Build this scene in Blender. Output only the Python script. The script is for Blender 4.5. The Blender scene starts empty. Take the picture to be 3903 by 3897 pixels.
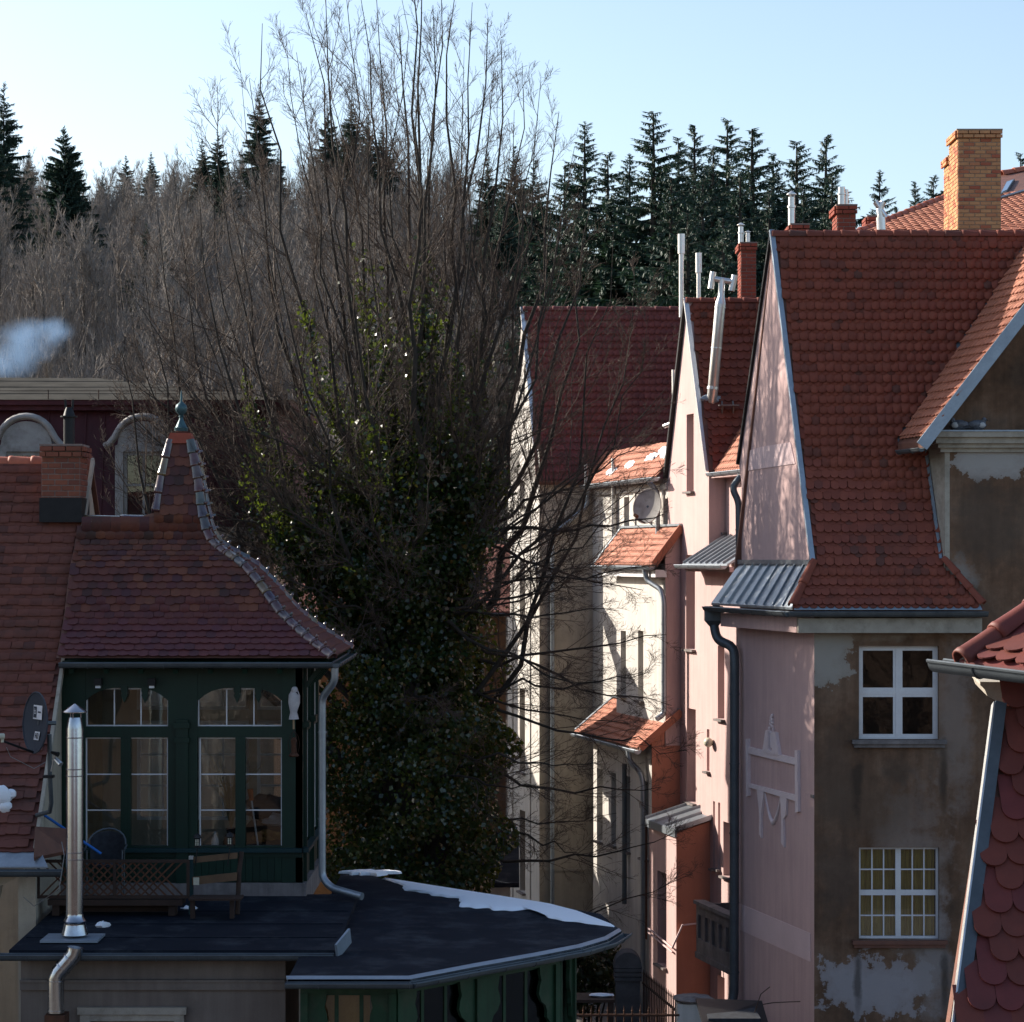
import bpy, math, random
import numpy as np
from mathutils import Vector as V, Matrix as M4
random.seed(7); rng = np.random.default_rng(7)
sc = bpy.context.scene; col = sc.collection
# ---------------------------------------------------------------- camera, sky, sun, exposure
F = 9215.0; CX = 1951.5; HY = 2130.0; CZ = 10.0          # focal length in photo pixels, centre column, horizon row, eye height
cam = bpy.data.cameras.new('camera'); cam_o = bpy.data.objects.new('camera', cam); col.objects.link(cam_o)
cam_o.location = (0, 0, CZ); cam_o.rotation_euler = (math.pi/2, 0, 0)
cam.sensor_width = 36.0; cam.lens = 36.0*F/3903.0; cam.shift_y = (HY-1948.5)/3903.0
cam.clip_start = 0.5; cam.clip_end = 3000
sc.camera = cam_o
SUN_EL = math.radians(26.5); SUN_H = V((-0.86, 0.51, 0)).normalized()     # horizontal direction towards the sun
world = bpy.data.worlds.new('World'); sc.world = world; world.use_nodes = True
wn = world.node_tree.nodes; wn.clear()
wo = wn.new('ShaderNodeOutputWorld'); bg = wn.new('ShaderNodeBackground'); sky = wn.new('ShaderNodeTexSky')
sky.sky_type = 'NISHITA'; sky.sun_disc = False; sky.sun_elevation = SUN_EL
sky.sun_rotation = math.atan2(SUN_H.x, SUN_H.y); sky.altitude = 300; sky.air_density = 1.0; sky.dust_density = 1.7; sky.ozone_density = 1.0
bg.inputs['Strength'].default_value = 0.115
world.node_tree.links.new(sky.outputs[0], bg.inputs['Color']); world.node_tree.links.new(bg.outputs[0], wo.inputs['Surface'])
sun = bpy.data.lights.new('sun', 'SUN'); sun.energy = 5.0; sun.angle = math.radians(0.5); sun.color = (1.0, 0.92, 0.80)
sun_o = bpy.data.objects.new('sun', sun); col.objects.link(sun_o); sun_o.location = (-60, 60, 60)
sdir = V((SUN_H.x*math.cos(SUN_EL), SUN_H.y*math.cos(SUN_EL), math.sin(SUN_EL)))
sun_o.rotation_euler = sdir.to_track_quat('Z', 'Y').to_euler()
sc.view_settings.view_transform = 'Standard'; sc.view_settings.look = 'None'
sc.view_settings.exposure = 0.92; sc.view_settings.gamma = 1.0; sc.view_settings.use_curve_mapping = False
sc.cycles.use_denoising = True
sc.cycles.max_bounces = 8; sc.cycles.transparent_max_bounces = 24
sc.cycles.caustics_reflective = False; sc.cycles.caustics_refractive = False
sc.render.film_transparent = False

# ---------------------------------------------------------------- helpers
def at(px, py, d):
    return V(((px-CX)/F*d, d, CZ+(HY-py)/F*d))
def on_z(px, py, z):                                       # where the sight line through a pixel meets the level z
    d = F*(CZ-z)/(py-HY); return V(((px-CX)/F*d, d, z))
def to_px(p): return (CX+F*p[0]/p[1], HY-F*(p[2]-CZ)/p[1])
class Fr:                                                  # an upright wall plane: a along it, z up, b out of it
    def __init__(s, o, u):
        s.o = V((o[0], o[1])); s.u = V((u[0], u[1])).normalized(); s.n = V((s.u.y, -s.u.x))
    def p(s, a, z, b=0.0):
        q = s.o + s.u*a + s.n*b; return V((q.x, q.y, z))
    def hit(s, px, py, b=0.0):
        r = V(((px-CX)/F, 1.0)); t = (s.o.dot(s.n)+b)/r.dot(s.n); q = r*t
        return ((q-s.o).dot(s.u), CZ+(HY-py)/F*t)
    def off(s, b): return Fr(s.o+s.n*b, s.u)
class MB:
    def __init__(s): s.v = []; s.f = []
    def add(s, vs, fs):
        k = len(s.v); s.v += [tuple(x) for x in vs]; s.f += [tuple(i+k for i in f) for f in fs]; return s
    def poly(s, pts): return s.add(pts, [tuple(range(len(pts)))])
    def hexa(s, p):                                        # 4 bottom points, 4 top points
        return s.add(p, [(3,2,1,0),(4,5,6,7),(0,1,5,4),(1,2,6,5),(2,3,7,6),(3,0,4,7)])
    def box(s, fr, a0, a1, z0, z1, b0, b1):
        return s.hexa([fr.p(a0,z0,b1),fr.p(a1,z0,b1),fr.p(a1,z0,b0),fr.p(a0,z0,b0),fr.p(a0,z1,b1),fr.p(a1,z1,b1),fr.p(a1,z1,b0),fr.p(a0,z1,b0)])
    def cube(s, x0, x1, y0, y1, z0, z1):
        return s.hexa([(x0,y0,z0),(x1,y0,z0),(x1,y1,z0),(x0,y1,z0),(x0,y0,z1),(x1,y0,z1),(x1,y1,z1),(x0,y1,z1)])
    def prism(s, front, back):
        n = len(front); k = [tuple(range(n)), tuple(range(2*n-1, n-1, -1))]
        k += [(i, i+n, (i+1) % n+n, (i+1) % n) for i in range(n)]
        return s.add(list(front)+list(back), k)
    def extr(s, fr, pts, b0, b1): return s.prism([fr.p(a, z, b1) for a, z in pts], [fr.p(a, z, b0) for a, z in pts])
    def bar(s, p, q, w, h, up=V((0,0,1))):                 # rectangular bar between two points
        p = V(p); q = V(q); d = (q-p).normalized(); x = d.cross(up)
        x = x.normalized() if x.length > 1e-4 else V((1,0,0)); y = x.cross(d)
        c = [(-w/2,-h/2),(w/2,-h/2),(w/2,h/2),(-w/2,h/2)]
        return s.prism([p+x*a+y*b for a, b in c], [q+x*a+y*b for a, b in c])
    def tube(s, path, r, n=10, caps=True):
        path = [V(p) for p in path]; rs = r if isinstance(r, (list, tuple)) else [r]*len(path)
        vs = []; x = None
        for i, p in enumerate(path):
            d = (path[min(i+1, len(path)-1)]-path[max(i-1, 0)]).normalized()
            if x is None:
                x = d.cross(V((0.3, 0.9, 0.2)));  x = x if x.length > .05 else d.cross(V((1, 0, 0)))
            x = (x - d*x.dot(d)).normalized(); y = d.cross(x)
            vs += [p + (x*math.cos(6.28319*k/n)+y*math.sin(6.28319*k/n))*rs[i] for k in range(n)]
        fs = [(i*n+k, i*n+(k+1) % n, (i+1)*n+(k+1) % n, (i+1)*n+k) for i in range(len(path)-1) for k in range(n)]
        if caps: fs += [tuple(range(n-1, -1, -1)), tuple((len(path)-1)*n+k for k in range(n))]
        return s.add(vs, fs)
    def lathe(s, c, prof, n=16):
        vs = [(c[0]+r*math.cos(6.28319*k/n), c[1]+r*math.sin(6.28319*k/n), c[2]+z) for r, z in prof for k in range(n)]
        fs = [(i*n+k, i*n+(k+1) % n, (i+1)*n+(k+1) % n, (i+1)*n+k) for i in range(len(prof)-1) for k in range(n)]
        return s.add(vs, fs+[tuple(range(n-1, -1, -1)), tuple((len(prof)-1)*n+k for k in range(n))])
    def blob(s, c, r, seed=0, n=10, m=7, amp=.25):
        R = random.Random(seed); c = V(c); r = V(r) if not isinstance(r, (int, float)) else V((r, r, r)); vs = []
        for i in range(m+1):
            th = math.pi*i/m
            for k in range(n):
                q = 1+R.uniform(-amp, amp) if 0 < i < m else 1
                vs.append(c+V((r.x*q*math.sin(th)*math.cos(6.28319*k/n), r.y*q*math.sin(th)*math.sin(6.28319*k/n), r.z*q*math.cos(th))))
        return s.add(vs, [(i*n+k, (i+1)*n+k, (i+1)*n+(k+1) % n, i*n+(k+1) % n) for i in range(m) for k in range(n)])
    def build(s, name, mat, parent=None, smooth=False, loc=None):
        me = bpy.data.meshes.new(name); L = V(loc) if loc is not None else V((0,0,0))
        me.from_pydata([tuple(V(x)-L) for x in s.v], [], s.f); me.validate(); me.update()
        if smooth:
            me.polygons.foreach_set('use_smooth', [True]*len(me.polygons))
            try: me.set_sharp_from_angle(angle=math.radians(40))
            except Exception: pass
        return link(name, me, mat, parent, M4.Translation(L))
def link(name, me, mat, parent=None, mw=None):
    if mat is not None and not me.materials: me.materials.append(MT[mat])
    o = bpy.data.objects.new(name, me); col.objects.link(o); mw = mw if mw is not None else M4()
    if parent is not None:
        o.parent = parent
        if parent.type == 'EMPTY': mw = M4.Translation(-parent.location) @ mw
    o.matrix_local = mw
    return o
def tag(o, label, cat, group=None):
    o['label'] = label; o['category'] = cat
    if group: o['group'] = group
    return o
def thing(name, label, cat, loc, group=None):
    o = bpy.data.objects.new(name, None); col.objects.link(o); o.location = V(loc); o.empty_display_size = .2
    return tag(o, label, cat, group)
def struct(o): o['kind'] = 'structure'; return o
def stuff(o): o['kind'] = 'stuff'; return o
def np_mesh(name, verts, faces_per, loops):               # verts (n,3), loop totals, flat loop vertex indices
    me = bpy.data.meshes.new(name); verts = np.asarray(verts, np.float32)
    lt = np.asarray(faces_per, np.int32); lo = np.asarray(loops, np.int32)
    me.vertices.add(len(verts)); me.vertices.foreach_set('co', verts.ravel())
    me.loops.add(len(lo)); me.loops.foreach_set('vertex_index', lo)
    me.polygons.add(len(lt)); me.polygons.foreach_set('loop_start', np.concatenate([[0], np.cumsum(lt)[:-1]]).astype(np.int32))
    me.polygons.foreach_set('loop_total', lt); me.update(calc_edges=True); return me
def join_copies(name, me, mats):                           # many copies of a small mesh as one mesh
    nv = len(me.vertices); co = np.empty(nv*3); me.vertices.foreach_get('co', co); co = np.c_[co.reshape(-1, 3), np.ones(nv)]
    li = np.empty(len(me.loops), np.int32); me.loops.foreach_get('vertex_index', li)
    lt = np.empty(len(me.polygons), np.int32); me.polygons.foreach_get('loop_total', lt)
    A = np.array([[list(r) for r in m] for m in mats]); vs = np.einsum('nij,vj->nvi', A, co)[:, :, :3].reshape(-1, 3)
    n = len(mats); return np_mesh(name, vs, np.tile(lt, n), (li[None]+np.arange(n)[:, None]*nv).ravel())
def in_poly(pt, poly):
    x, y = pt; c = False; j = len(poly)-1
    for i in range(len(poly)):
        (xi, yi), (xj, yj) = poly[i], poly[j]
        if (yi > y) != (yj > y) and x < (xj-xi)*(y-yi)/(yj-yi)+xi: c = not c
        j = i
    return c

# ---------------------------------------------------------------- materials (all node based)
MT = {}
def newmat(name):
    m = bpy.data.materials.new(name); m.use_nodes = True; MT[name] = m; nt = m.node_tree
    return m, nt, nt.nodes['Principled BSDF']
def nd(nt, typ, **kw):
    n = nt.nodes.new(typ)
    for k, v in kw.items():
        if k.startswith('i_'):
            key = k[2:]; n.inputs[int(key) if key.isdigit() else key].default_value = v
        else: setattr(n, k, v)
    return n
def posn(nt, scale=(1,1,1)):
    g = nd(nt, 'ShaderNodeNewGeometry'); mp = nd(nt, 'ShaderNodeMapping'); mp.inputs['Scale'].default_value = scale
    nt.links.new(g.outputs['Position'], mp.inputs['Vector']); return mp.outputs[0]
def noise(nt, scale, detail=5, rough=.6, vec=None, stretch=(1,1,1)):
    n = nd(nt, 'ShaderNodeTexNoise'); n.inputs['Scale'].default_value = scale; n.inputs['Detail'].default_value = detail; n.inputs['Roughness'].default_value = rough
    nt.links.new(vec if vec is not None else posn(nt, stretch), n.inputs['Vector']); return n.outputs['Fac']
def ramp(nt, fac, stops, interp='LINEAR'):
    r = nd(nt, 'ShaderNodeValToRGB'); r.color_ramp.interpolation = interp; e = r.color_ramp.elements
    while len(e) < len(stops): e.new(.5)
    for i, (p, c) in enumerate(stops):
        e[i].position = p; c = c if isinstance(c, (tuple, list)) else (c, c, c); e[i].color = (*c, 1)
    nt.links.new(fac, r.inputs[0]); return r.outputs[0]
def math_(nt, op, a, b=0.0):
    m = nd(nt, 'ShaderNodeMath', operation=op)
    for i, x in enumerate((a, b)):
        if isinstance(x, (int, float)): m.inputs[i].default_value = x
        else: nt.links.new(x, m.inputs[i])
    return m.outputs[0]
def mix(nt, fac, a, b, typ='MIX'):
    m = nd(nt, 'ShaderNodeMix', data_type='RGBA', blend_type=typ)
    for k, x in ((0, fac), (6, a), (7, b)):
        if isinstance(x, (int, float)): m.inputs[k].default_value = x
        elif isinstance(x, (tuple, list)): m.inputs[k].default_value = (*x, 1)
        else: nt.links.new(x, m.inputs[k])
    return m.outputs[2]
def bump(nt, bs, h, strength=.3, dist=.01):
    b = nd(nt, 'ShaderNodeBump'); b.inputs['Strength'].default_value = strength; b.inputs['Distance'].default_value = dist
    nt.links.new(h, b.inputs['Height']); nt.links.new(b.outputs[0], bs.inputs['Normal'])
def surf(name, c1, c2=None, scale=3.0, rough=.8, metal=0.0, streak=0.0, bmp=.25, bdist=.006, fine=40, spec=.3, dirt=None, dirt_amt=.5, coat=0.0):
    m, nt, bs = newmat(name); c2 = c2 or tuple(x*.8 for x in c1)
    f = noise(nt, scale); c = ramp(nt, f, [(.3, c1), (.7, c2)])
    g = noise(nt, fine, 3); c = mix(nt, .25, c, ramp(nt, g, [(.3, .55), (.7, 1.0)]), 'MULTIPLY')
    if streak:
        s = noise(nt, 2.6, 4, .6, None, (3, 3, .22)); c = mix(nt, streak, c, ramp(nt, s, [(.35, .5), (.62, 1.0)]), 'MULTIPLY')
    if dirt:
        d = noise(nt, scale*.6+.7, 8, .7); c = mix(nt, ramp(nt, d, [(.5, 0.0), (.68, dirt_amt)]), c, dirt)
    nt.links.new(c, bs.inputs['Base Color']); bs.inputs['Roughness'].default_value = rough; bs.inputs['Metallic'].default_value = metal
    bs.inputs['Specular IOR Level'].default_value = spec
    if coat: bs.inputs['Coat Weight'].default_value = coat; bs.inputs['Coat Roughness'].default_value = .25
    if bmp: bump(nt, bs, noise(nt, fine*1.5, 4), bmp, bdist)
    return m
def rnd_fac(nt):                                           # one random number for each tile, brick or leaf
    g = nd(nt, 'ShaderNodeNewGeometry'); o = nd(nt, 'ShaderNodeObjectInfo')
    return math_(nt, 'FRACT', math_(nt, 'ADD', g.outputs['Random Per Island'], o.outputs['Random']))
def pieces(name, stops, rough=.75, spec=.3, bmp=.2, dirt=None, dirt_amt=.4, coat=0.0, dscale=2.0, var=.3):
    m, nt, bs = newmat(name); r = rnd_fac(nt); c = ramp(nt, r, stops)
    c = mix(nt, var, c, ramp(nt, noise(nt, 9, 4), [(.3, .5), (.7, 1.15)]), 'MULTIPLY')
    if dirt: c = mix(nt, ramp(nt, noise(nt, dscale, 7, .7), [(.5, 0.0), (.7, dirt_amt)]), c, dirt)
    nt.links.new(c, bs.inputs['Base Color']); bs.inputs['Roughness'].default_value = rough; bs.inputs['Specular IOR Level'].default_value = spec
    if coat: bs.inputs['Coat Weight'].default_value = coat; bs.inputs['Coat Roughness'].default_value = .2
    if bmp: bump(nt, bs, noise(nt, 60, 4), bmp, .004)
    return m
def leafmat(name, c, trans, rough=.4, spec=.5, tw=.35):
    m, nt, bs = newmat(name); r = rnd_fac(nt); cc = ramp(nt, r, c); nt.links.new(cc, bs.inputs['Base Color'])
    bs.inputs['Roughness'].default_value = rough; bs.inputs['Specular IOR Level'].default_value = spec
    t = nd(nt, 'ShaderNodeBsdfTranslucent'); t.inputs['Color'].default_value = (*trans, 1)
    x = nd(nt, 'ShaderNodeMixShader'); x.inputs[0].default_value = tw
    nt.links.new(bs.outputs[0], x.inputs[1]); nt.links.new(t.outputs[0], x.inputs[2]); nt.links.new(x.outputs[0], nt.nodes['Material Output'].inputs['Surface'])
    return m

surf('pink', (.62,.43,.405), (.56,.385,.365), 1.1, .9, streak=.22, fine=70, dirt=(.34,.22,.2), dirt_amt=.12)
surf('pink_light', (.72,.54,.53), (.66,.49,.48), 2, .9, fine=70)
surf('salmon', (.56,.235,.155), (.5,.2,.13), 1.5, .9, streak=.12, fine=70)
surf('white_stucco', (.6,.565,.525), (.53,.5,.465), 1.3, .9, streak=.3, fine=70, dirt=(.36,.33,.29), dirt_amt=.25)
surf('cream_stucco', (.55,.47,.37), (.47,.4,.31), 1.3, .9, streak=.3, fine=60, dirt=(.25,.21,.17), dirt_amt=.4)
surf('grey_stucco', (.24,.2,.17), (.18,.145,.125), .9, .92, streak=.35, fine=60, dirt=(.12,.1,.085), dirt_amt=.6)
surf('old_plaster', (.45,.4,.33), (.33,.29,.24), 3, .95, fine=60, bmp=.5, dirt=(.15,.13,.1), dirt_amt=.6)
surf('concrete', (.27,.235,.225), (.18,.155,.15), 3, .95, streak=.5, fine=50, bmp=.4, dirt=(.08,.075,.07), dirt_amt=.6)
surf('dark_stone', (.105,.1,.1), (.06,.058,.058), 5, .95, fine=45, bmp=.5)
surf('zinc', (.40,.44,.48), (.30,.34,.38), 2.5, .42, .75, streak=.25, fine=25, bmp=.12)
surf('zinc_dark', (.13,.15,.165), (.09,.105,.12), 3, .5, .5, streak=.2, fine=25, bmp=.12)
surf('lead', (.34,.40,.47), (.26,.31,.37), 3, .5, .55, fine=25, bmp=.15)
surf('steel', (.46,.47,.5), (.38,.39,.42), 3, .22, 1.0, fine=20, bmp=.06)
surf('steel_pale', (.78,.76,.74), (.65,.64,.63), 3, .35, .8, fine=20, bmp=.06)
surf('copper_brown', (.22,.1,.07), (.14,.07,.055), 5, .6, .3, fine=40)
surf('black_metal', (.02,.02,.022), (.012,.012,.014), 8, .5, .3, fine=40, bmp=.1)
surf('iron', (.03,.026,.024), (.07,.03,.016), 9, .7, .3, fine=40)
surf('rust_iron', (.13,.055,.03), (.06,.03,.02), 9, .85, .1, fine=40)
surf('tar', (.015,.019,.028), (.01,.013,.02), 1.4, .85, fine=120, bmp=.5, bdist=.004, dirt=(.06,.066,.076), dirt_amt=.6, spec=.08)
surf('tar_grey', (.1,.094,.084), (.065,.062,.056), 1.4, 1.0, fine=40, dirt=(.04,.04,.036), dirt_amt=.5, spec=0.0)
surf('green_paint', (.0028,.027,.0155), (.002,.019,.011), 3, .5, fine=60, streak=.3, bmp=.15, spec=.35)
surf('green_light', (.015,.062,.03), (.01,.04,.02), 3, .55, fine=60, streak=.5, bmp=.15, dirt=(.06,.065,.045), dirt_amt=.45)
surf('teal_paint', (.008,.036,.04), (.006,.026,.03), 3, .5, fine=60, bmp=.1)
surf('white_paint', (.74,.72,.72), (.66,.64,.65), 5, .5, fine=60, bmp=.1)
surf('grey_paint', (.42,.4,.37), (.3,.28,.26), 5, .6, fine=60, bmp=.1, dirt=(.14,.12,.1), dirt_amt=.6)
surf('dark_brick', (.085,.055,.042), (.06,.04,.032), 2, .95, fine=40)
surf('room', (.33,.28,.23), (.27,.23,.19), 2, .95, fine=30, bmp=0)
surf('room_dark', (.05,.042,.037), (.04,.034,.03), 2, .95, fine=30, bmp=0)
surf('wood', (.17,.1,.055), (.11,.065,.038), 4, .7, streak=.3, fine=50)
surf('wood_pale', (.36,.25,.15), (.27,.18,.11), 4, .7, streak=.3, fine=50)
surf('wood_dark', (.05,.028,.02), (.03,.018,.014), 5, .75, fine=50)
surf('red_metal', (.1,.021,.026), (.075,.016,.02), 1.2, .6, .1, streak=.4, fine=30, bmp=.1, dirt=(.05,.015,.018), dirt_amt=.5)
surf('bark', (.06,.05,.04), (.03,.026,.022), 7, .95, fine=50, bmp=.5)
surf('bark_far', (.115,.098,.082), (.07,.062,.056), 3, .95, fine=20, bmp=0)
surf('twig', (.115,.08,.06), (.065,.047,.037), 5, .8, fine=30, bmp=0)
surf('twig_far', (.32,.275,.24), (.21,.185,.165), .25, .95, fine=3, bmp=0)  # lightened: the haze of distance is put into the twig colour
surf('ground', (.09,.085,.07), (.055,.055,.045), .6, .98, fine=8, bmp=.4, dirt=(.04,.05,.025), dirt_amt=.5)
surf('forest_floor', (.11,.092,.078), (.065,.057,.052), .12, 1.0, fine=2, bmp=0, dirt=(.03,.035,.025), dirt_amt=.5)
surf('gravel', (.22,.2,.18), (.15,.135,.12), 4, .95, fine=60, bmp=.5)
surf('blue_plastic', (.02,.15,.5), (.02,.12,.42), 5, .35, fine=30, bmp=0)
surf('dish_grey', (.045,.053,.07), (.038,.045,.06), 5, .7, fine=30, bmp=0)
surf('ink', (.03,.035,.05), (.025,.03,.045), 5, .5, fine=30, bmp=0)
surf('plastic_cream', (.6,.57,.44), (.5,.48,.38), 5, .45, fine=30, bmp=0)
surf('plastic_white', (.75,.75,.78), (.7,.7,.73), 5, .4, fine=30, bmp=0)
surf('cable', (.25,.24,.23), (.18,.17,.17), 5, .5, fine=30, bmp=0)
surf('pigeon', (.16,.17,.2), (.07,.075,.09), 30, .7, fine=60, bmp=0)
surf('pigeon_white', (.5,.5,.5), (.4,.4,.4), 30, .7, fine=60, bmp=0)
surf('cloth_white', (.5,.47,.47), (.38,.35,.36), 8, .95, fine=60)
surf('cloth_ochre', (.34,.18,.05), (.2,.1,.04), 12, .95, fine=60)
surf('cloth_dark', (.04,.045,.055), (.02,.02,.025), 12, .95, fine=60)
surf('dry_grass', (.4,.3,.15), (.28,.2,.1), 12, .9, fine=60, bmp=0)
surf('orange', (.6,.13,.02), (.5,.1,.02), 12, .6, fine=60, bmp=0)
surf('verdigris', (.07,.135,.15), (.04,.085,.1), 9, .45, .4, fine=30)
surf('mortar', (.34,.27,.2), (.26,.2,.15), 8, .98, fine=60)
surf('mortar_grey', (.3,.22,.19), (.2,.15,.13), 8, .98, fine=60)
surf('relief', (.78,.66,.66), (.7,.58,.58), 4, .9, fine=60)
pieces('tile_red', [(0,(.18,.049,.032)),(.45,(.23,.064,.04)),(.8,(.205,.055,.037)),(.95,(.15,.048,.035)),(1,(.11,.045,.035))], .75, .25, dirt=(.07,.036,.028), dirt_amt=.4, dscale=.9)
pieces('tile_lit', [(0,(.38,.145,.09)),(.5,(.43,.17,.108)),(1,(.35,.125,.075))], .75, .3, dirt=(.1,.05,.035), dirt_amt=.3)  # red tile with sunlit brightness put into its colour
pieces('tile_crimson', [(0,(.15,.038,.034)),(.5,(.18,.046,.04)),(1,(.125,.033,.031))], .7, .3)
pieces('tile_old', [(0,(.14,.053,.042)),(.4,(.17,.063,.047)),(.8,(.155,.056,.044)),(1,(.1,.044,.038))], .8, .25, dirt=(.06,.042,.036), dirt_amt=.55, dscale=1.6)
pieces('tile_big', [(0,(.135,.034,.024)),(.5,(.165,.04,.026)),(.8,(.15,.03,.03)),(1,(.12,.034,.027))], .6, .35, dirt=(.05,.025,.02), dirt_amt=.3)
pieces('tile_mix', [(0,(.05,.018,.015)),(.25,(.085,.025,.019)),(.45,(.11,.03,.02)),(.7,(.15,.048,.024)),(.8,(.09,.024,.022)),(.92,(.06,.02,.024)),(1,(.13,.04,.021))], .6, .3, coat=.08, dirt=(.025,.02,.016), dirt_amt=.7, dscale=1.6)
pieces('tile_purple', [(0,(.09,.024,.024)),(.5,(.11,.028,.027)),(.8,(.09,.024,.03)),(1,(.065,.02,.024))], .6, .3, coat=.08)
pieces('hip_glazed', [(0,(.03,.04,.05)),(.25,(.09,.022,.018)),(.45,(.05,.025,.045)),(.6,(.15,.09,.02)),(.72,(.03,.05,.055)),(.86,(.12,.03,.02)),(1,(.05,.03,.05))], .25, .6, coat=.6, dirt=(.08,.085,.06), dirt_amt=.5, dscale=6)
pieces('ridge_orange', [(0,(.44,.13,.07)),(1,(.38,.105,.06))], .6, .35)
pieces('brick_red', [(0,(.25,.055,.036)),(.5,(.3,.07,.042)),(1,(.2,.05,.034))], .85, .25, dirt=(.1,.04,.03), dirt_amt=.4)
pieces('brick_brown', [(0,(.2,.068,.042)),(.5,(.26,.085,.05)),(1,(.17,.06,.042))], .85, .25, dirt=(.08,.04,.03), dirt_amt=.4)
pieces('brick_orange', [(0,(.5,.24,.11)),(.35,(.58,.3,.14)),(.7,(.52,.25,.12)),(.9,(.42,.13,.07)),(1,(.36,.1,.06))], .85, .25, dirt=(.25,.11,.06), dirt_amt=.4)
pieces('plank_green', [(0,(.003,.029,.0165)),(1,(.002,.02,.012))], .5, .35, bmp=.15)
leafmat('ivy', [(0,(.012,.03,.012)),(.5,(.02,.045,.015)),(.8,(.032,.062,.02)),(.93,(.07,.07,.02)),(1,(.16,.08,.02))], (.15,.2,.02), .25, .7, .32)
leafmat('needles', [(0,(.024,.052,.042)),(.6,(.034,.072,.055)),(1,(.05,.085,.056))], (.03,.06,.03), .6, .3, .15)  # paler and bluer, with air haze put into the colour
leafmat('needles_far', [(0,(.03,.055,.045)),(.6,(.04,.072,.056)),(1,(.055,.08,.056))], (.03,.06,.03), .7, .2, .15)  # distance haze put into the needle colour
leafmat('bush', [(0,(.02,.035,.012)),(.6,(.035,.05,.018)),(1,(.08,.07,.025))], (.1,.1,.02), .45, .4, .25)
def _snow():
    m, nt, bs = newmat('snow'); bs.inputs['Base Color'].default_value = (.8,.83,.88,1); bs.inputs['Roughness'].default_value = .7
    bs.inputs['Subsurface Weight'].default_value = .15; bs.inputs['Subsurface Radius'].default_value = (.05,.06,.07); bump(nt, bs, noise(nt, 30, 5), .5, .02)
_snow()
def _glass(name, tint, gl=.06):
    m, nt, bs = newmat(name); t = nd(nt, 'ShaderNodeBsdfTransparent'); t.inputs[0].default_value = (*tint, 1)
    g = nd(nt, 'ShaderNodeBsdfGlossy'); g.inputs['Roughness'].default_value = .02
    f = nd(nt, 'ShaderNodeFresnel'); f.inputs[0].default_value = 1.5
    bump_n = nd(nt, 'ShaderNodeBump'); bump_n.inputs['Strength'].default_value = .04; bump_n.inputs['Distance'].default_value = .02
    nt.links.new(noise(nt, 2.5, 2), bump_n.inputs['Height']); nt.links.new(bump_n.outputs[0], g.inputs['Normal'])
    x = nd(nt, 'ShaderNodeMixShader'); nt.links.new(math_(nt, 'ADD', math_(nt, 'MULTIPLY', f.outputs[0], 1.7), gl-.06), x.inputs[0])
    nt.links.new(t.outputs[0], x.inputs[1]); nt.links.new(g.outputs[0], x.inputs[2]); nt.links.new(x.outputs[0], nt.nodes['Material Output'].inputs['Surface'])
_glass('glass', (.86,.88,.88)); _glass('glass_blue', (.5,.6,.7), .3)
def _curtain():
    m, nt, bs = newmat('curtain'); c = ramp(nt, noise(nt, 3, 4, .5, None, (9, 1, .5)), [(.3, (.3,.19,.03)), (.55, (.6,.42,.08)), (.75, (.36,.33,.1))])
    nt.links.new(c, bs.inputs['Base Color']); bs.inputs['Roughness'].default_value = .9
_curtain()
surf('amber_reflection', (.72,.4,.12), (.55,.28,.08), 2, .95, streak=.4, fine=30, bmp=0)  # amber window reflection as a plain colour
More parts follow.
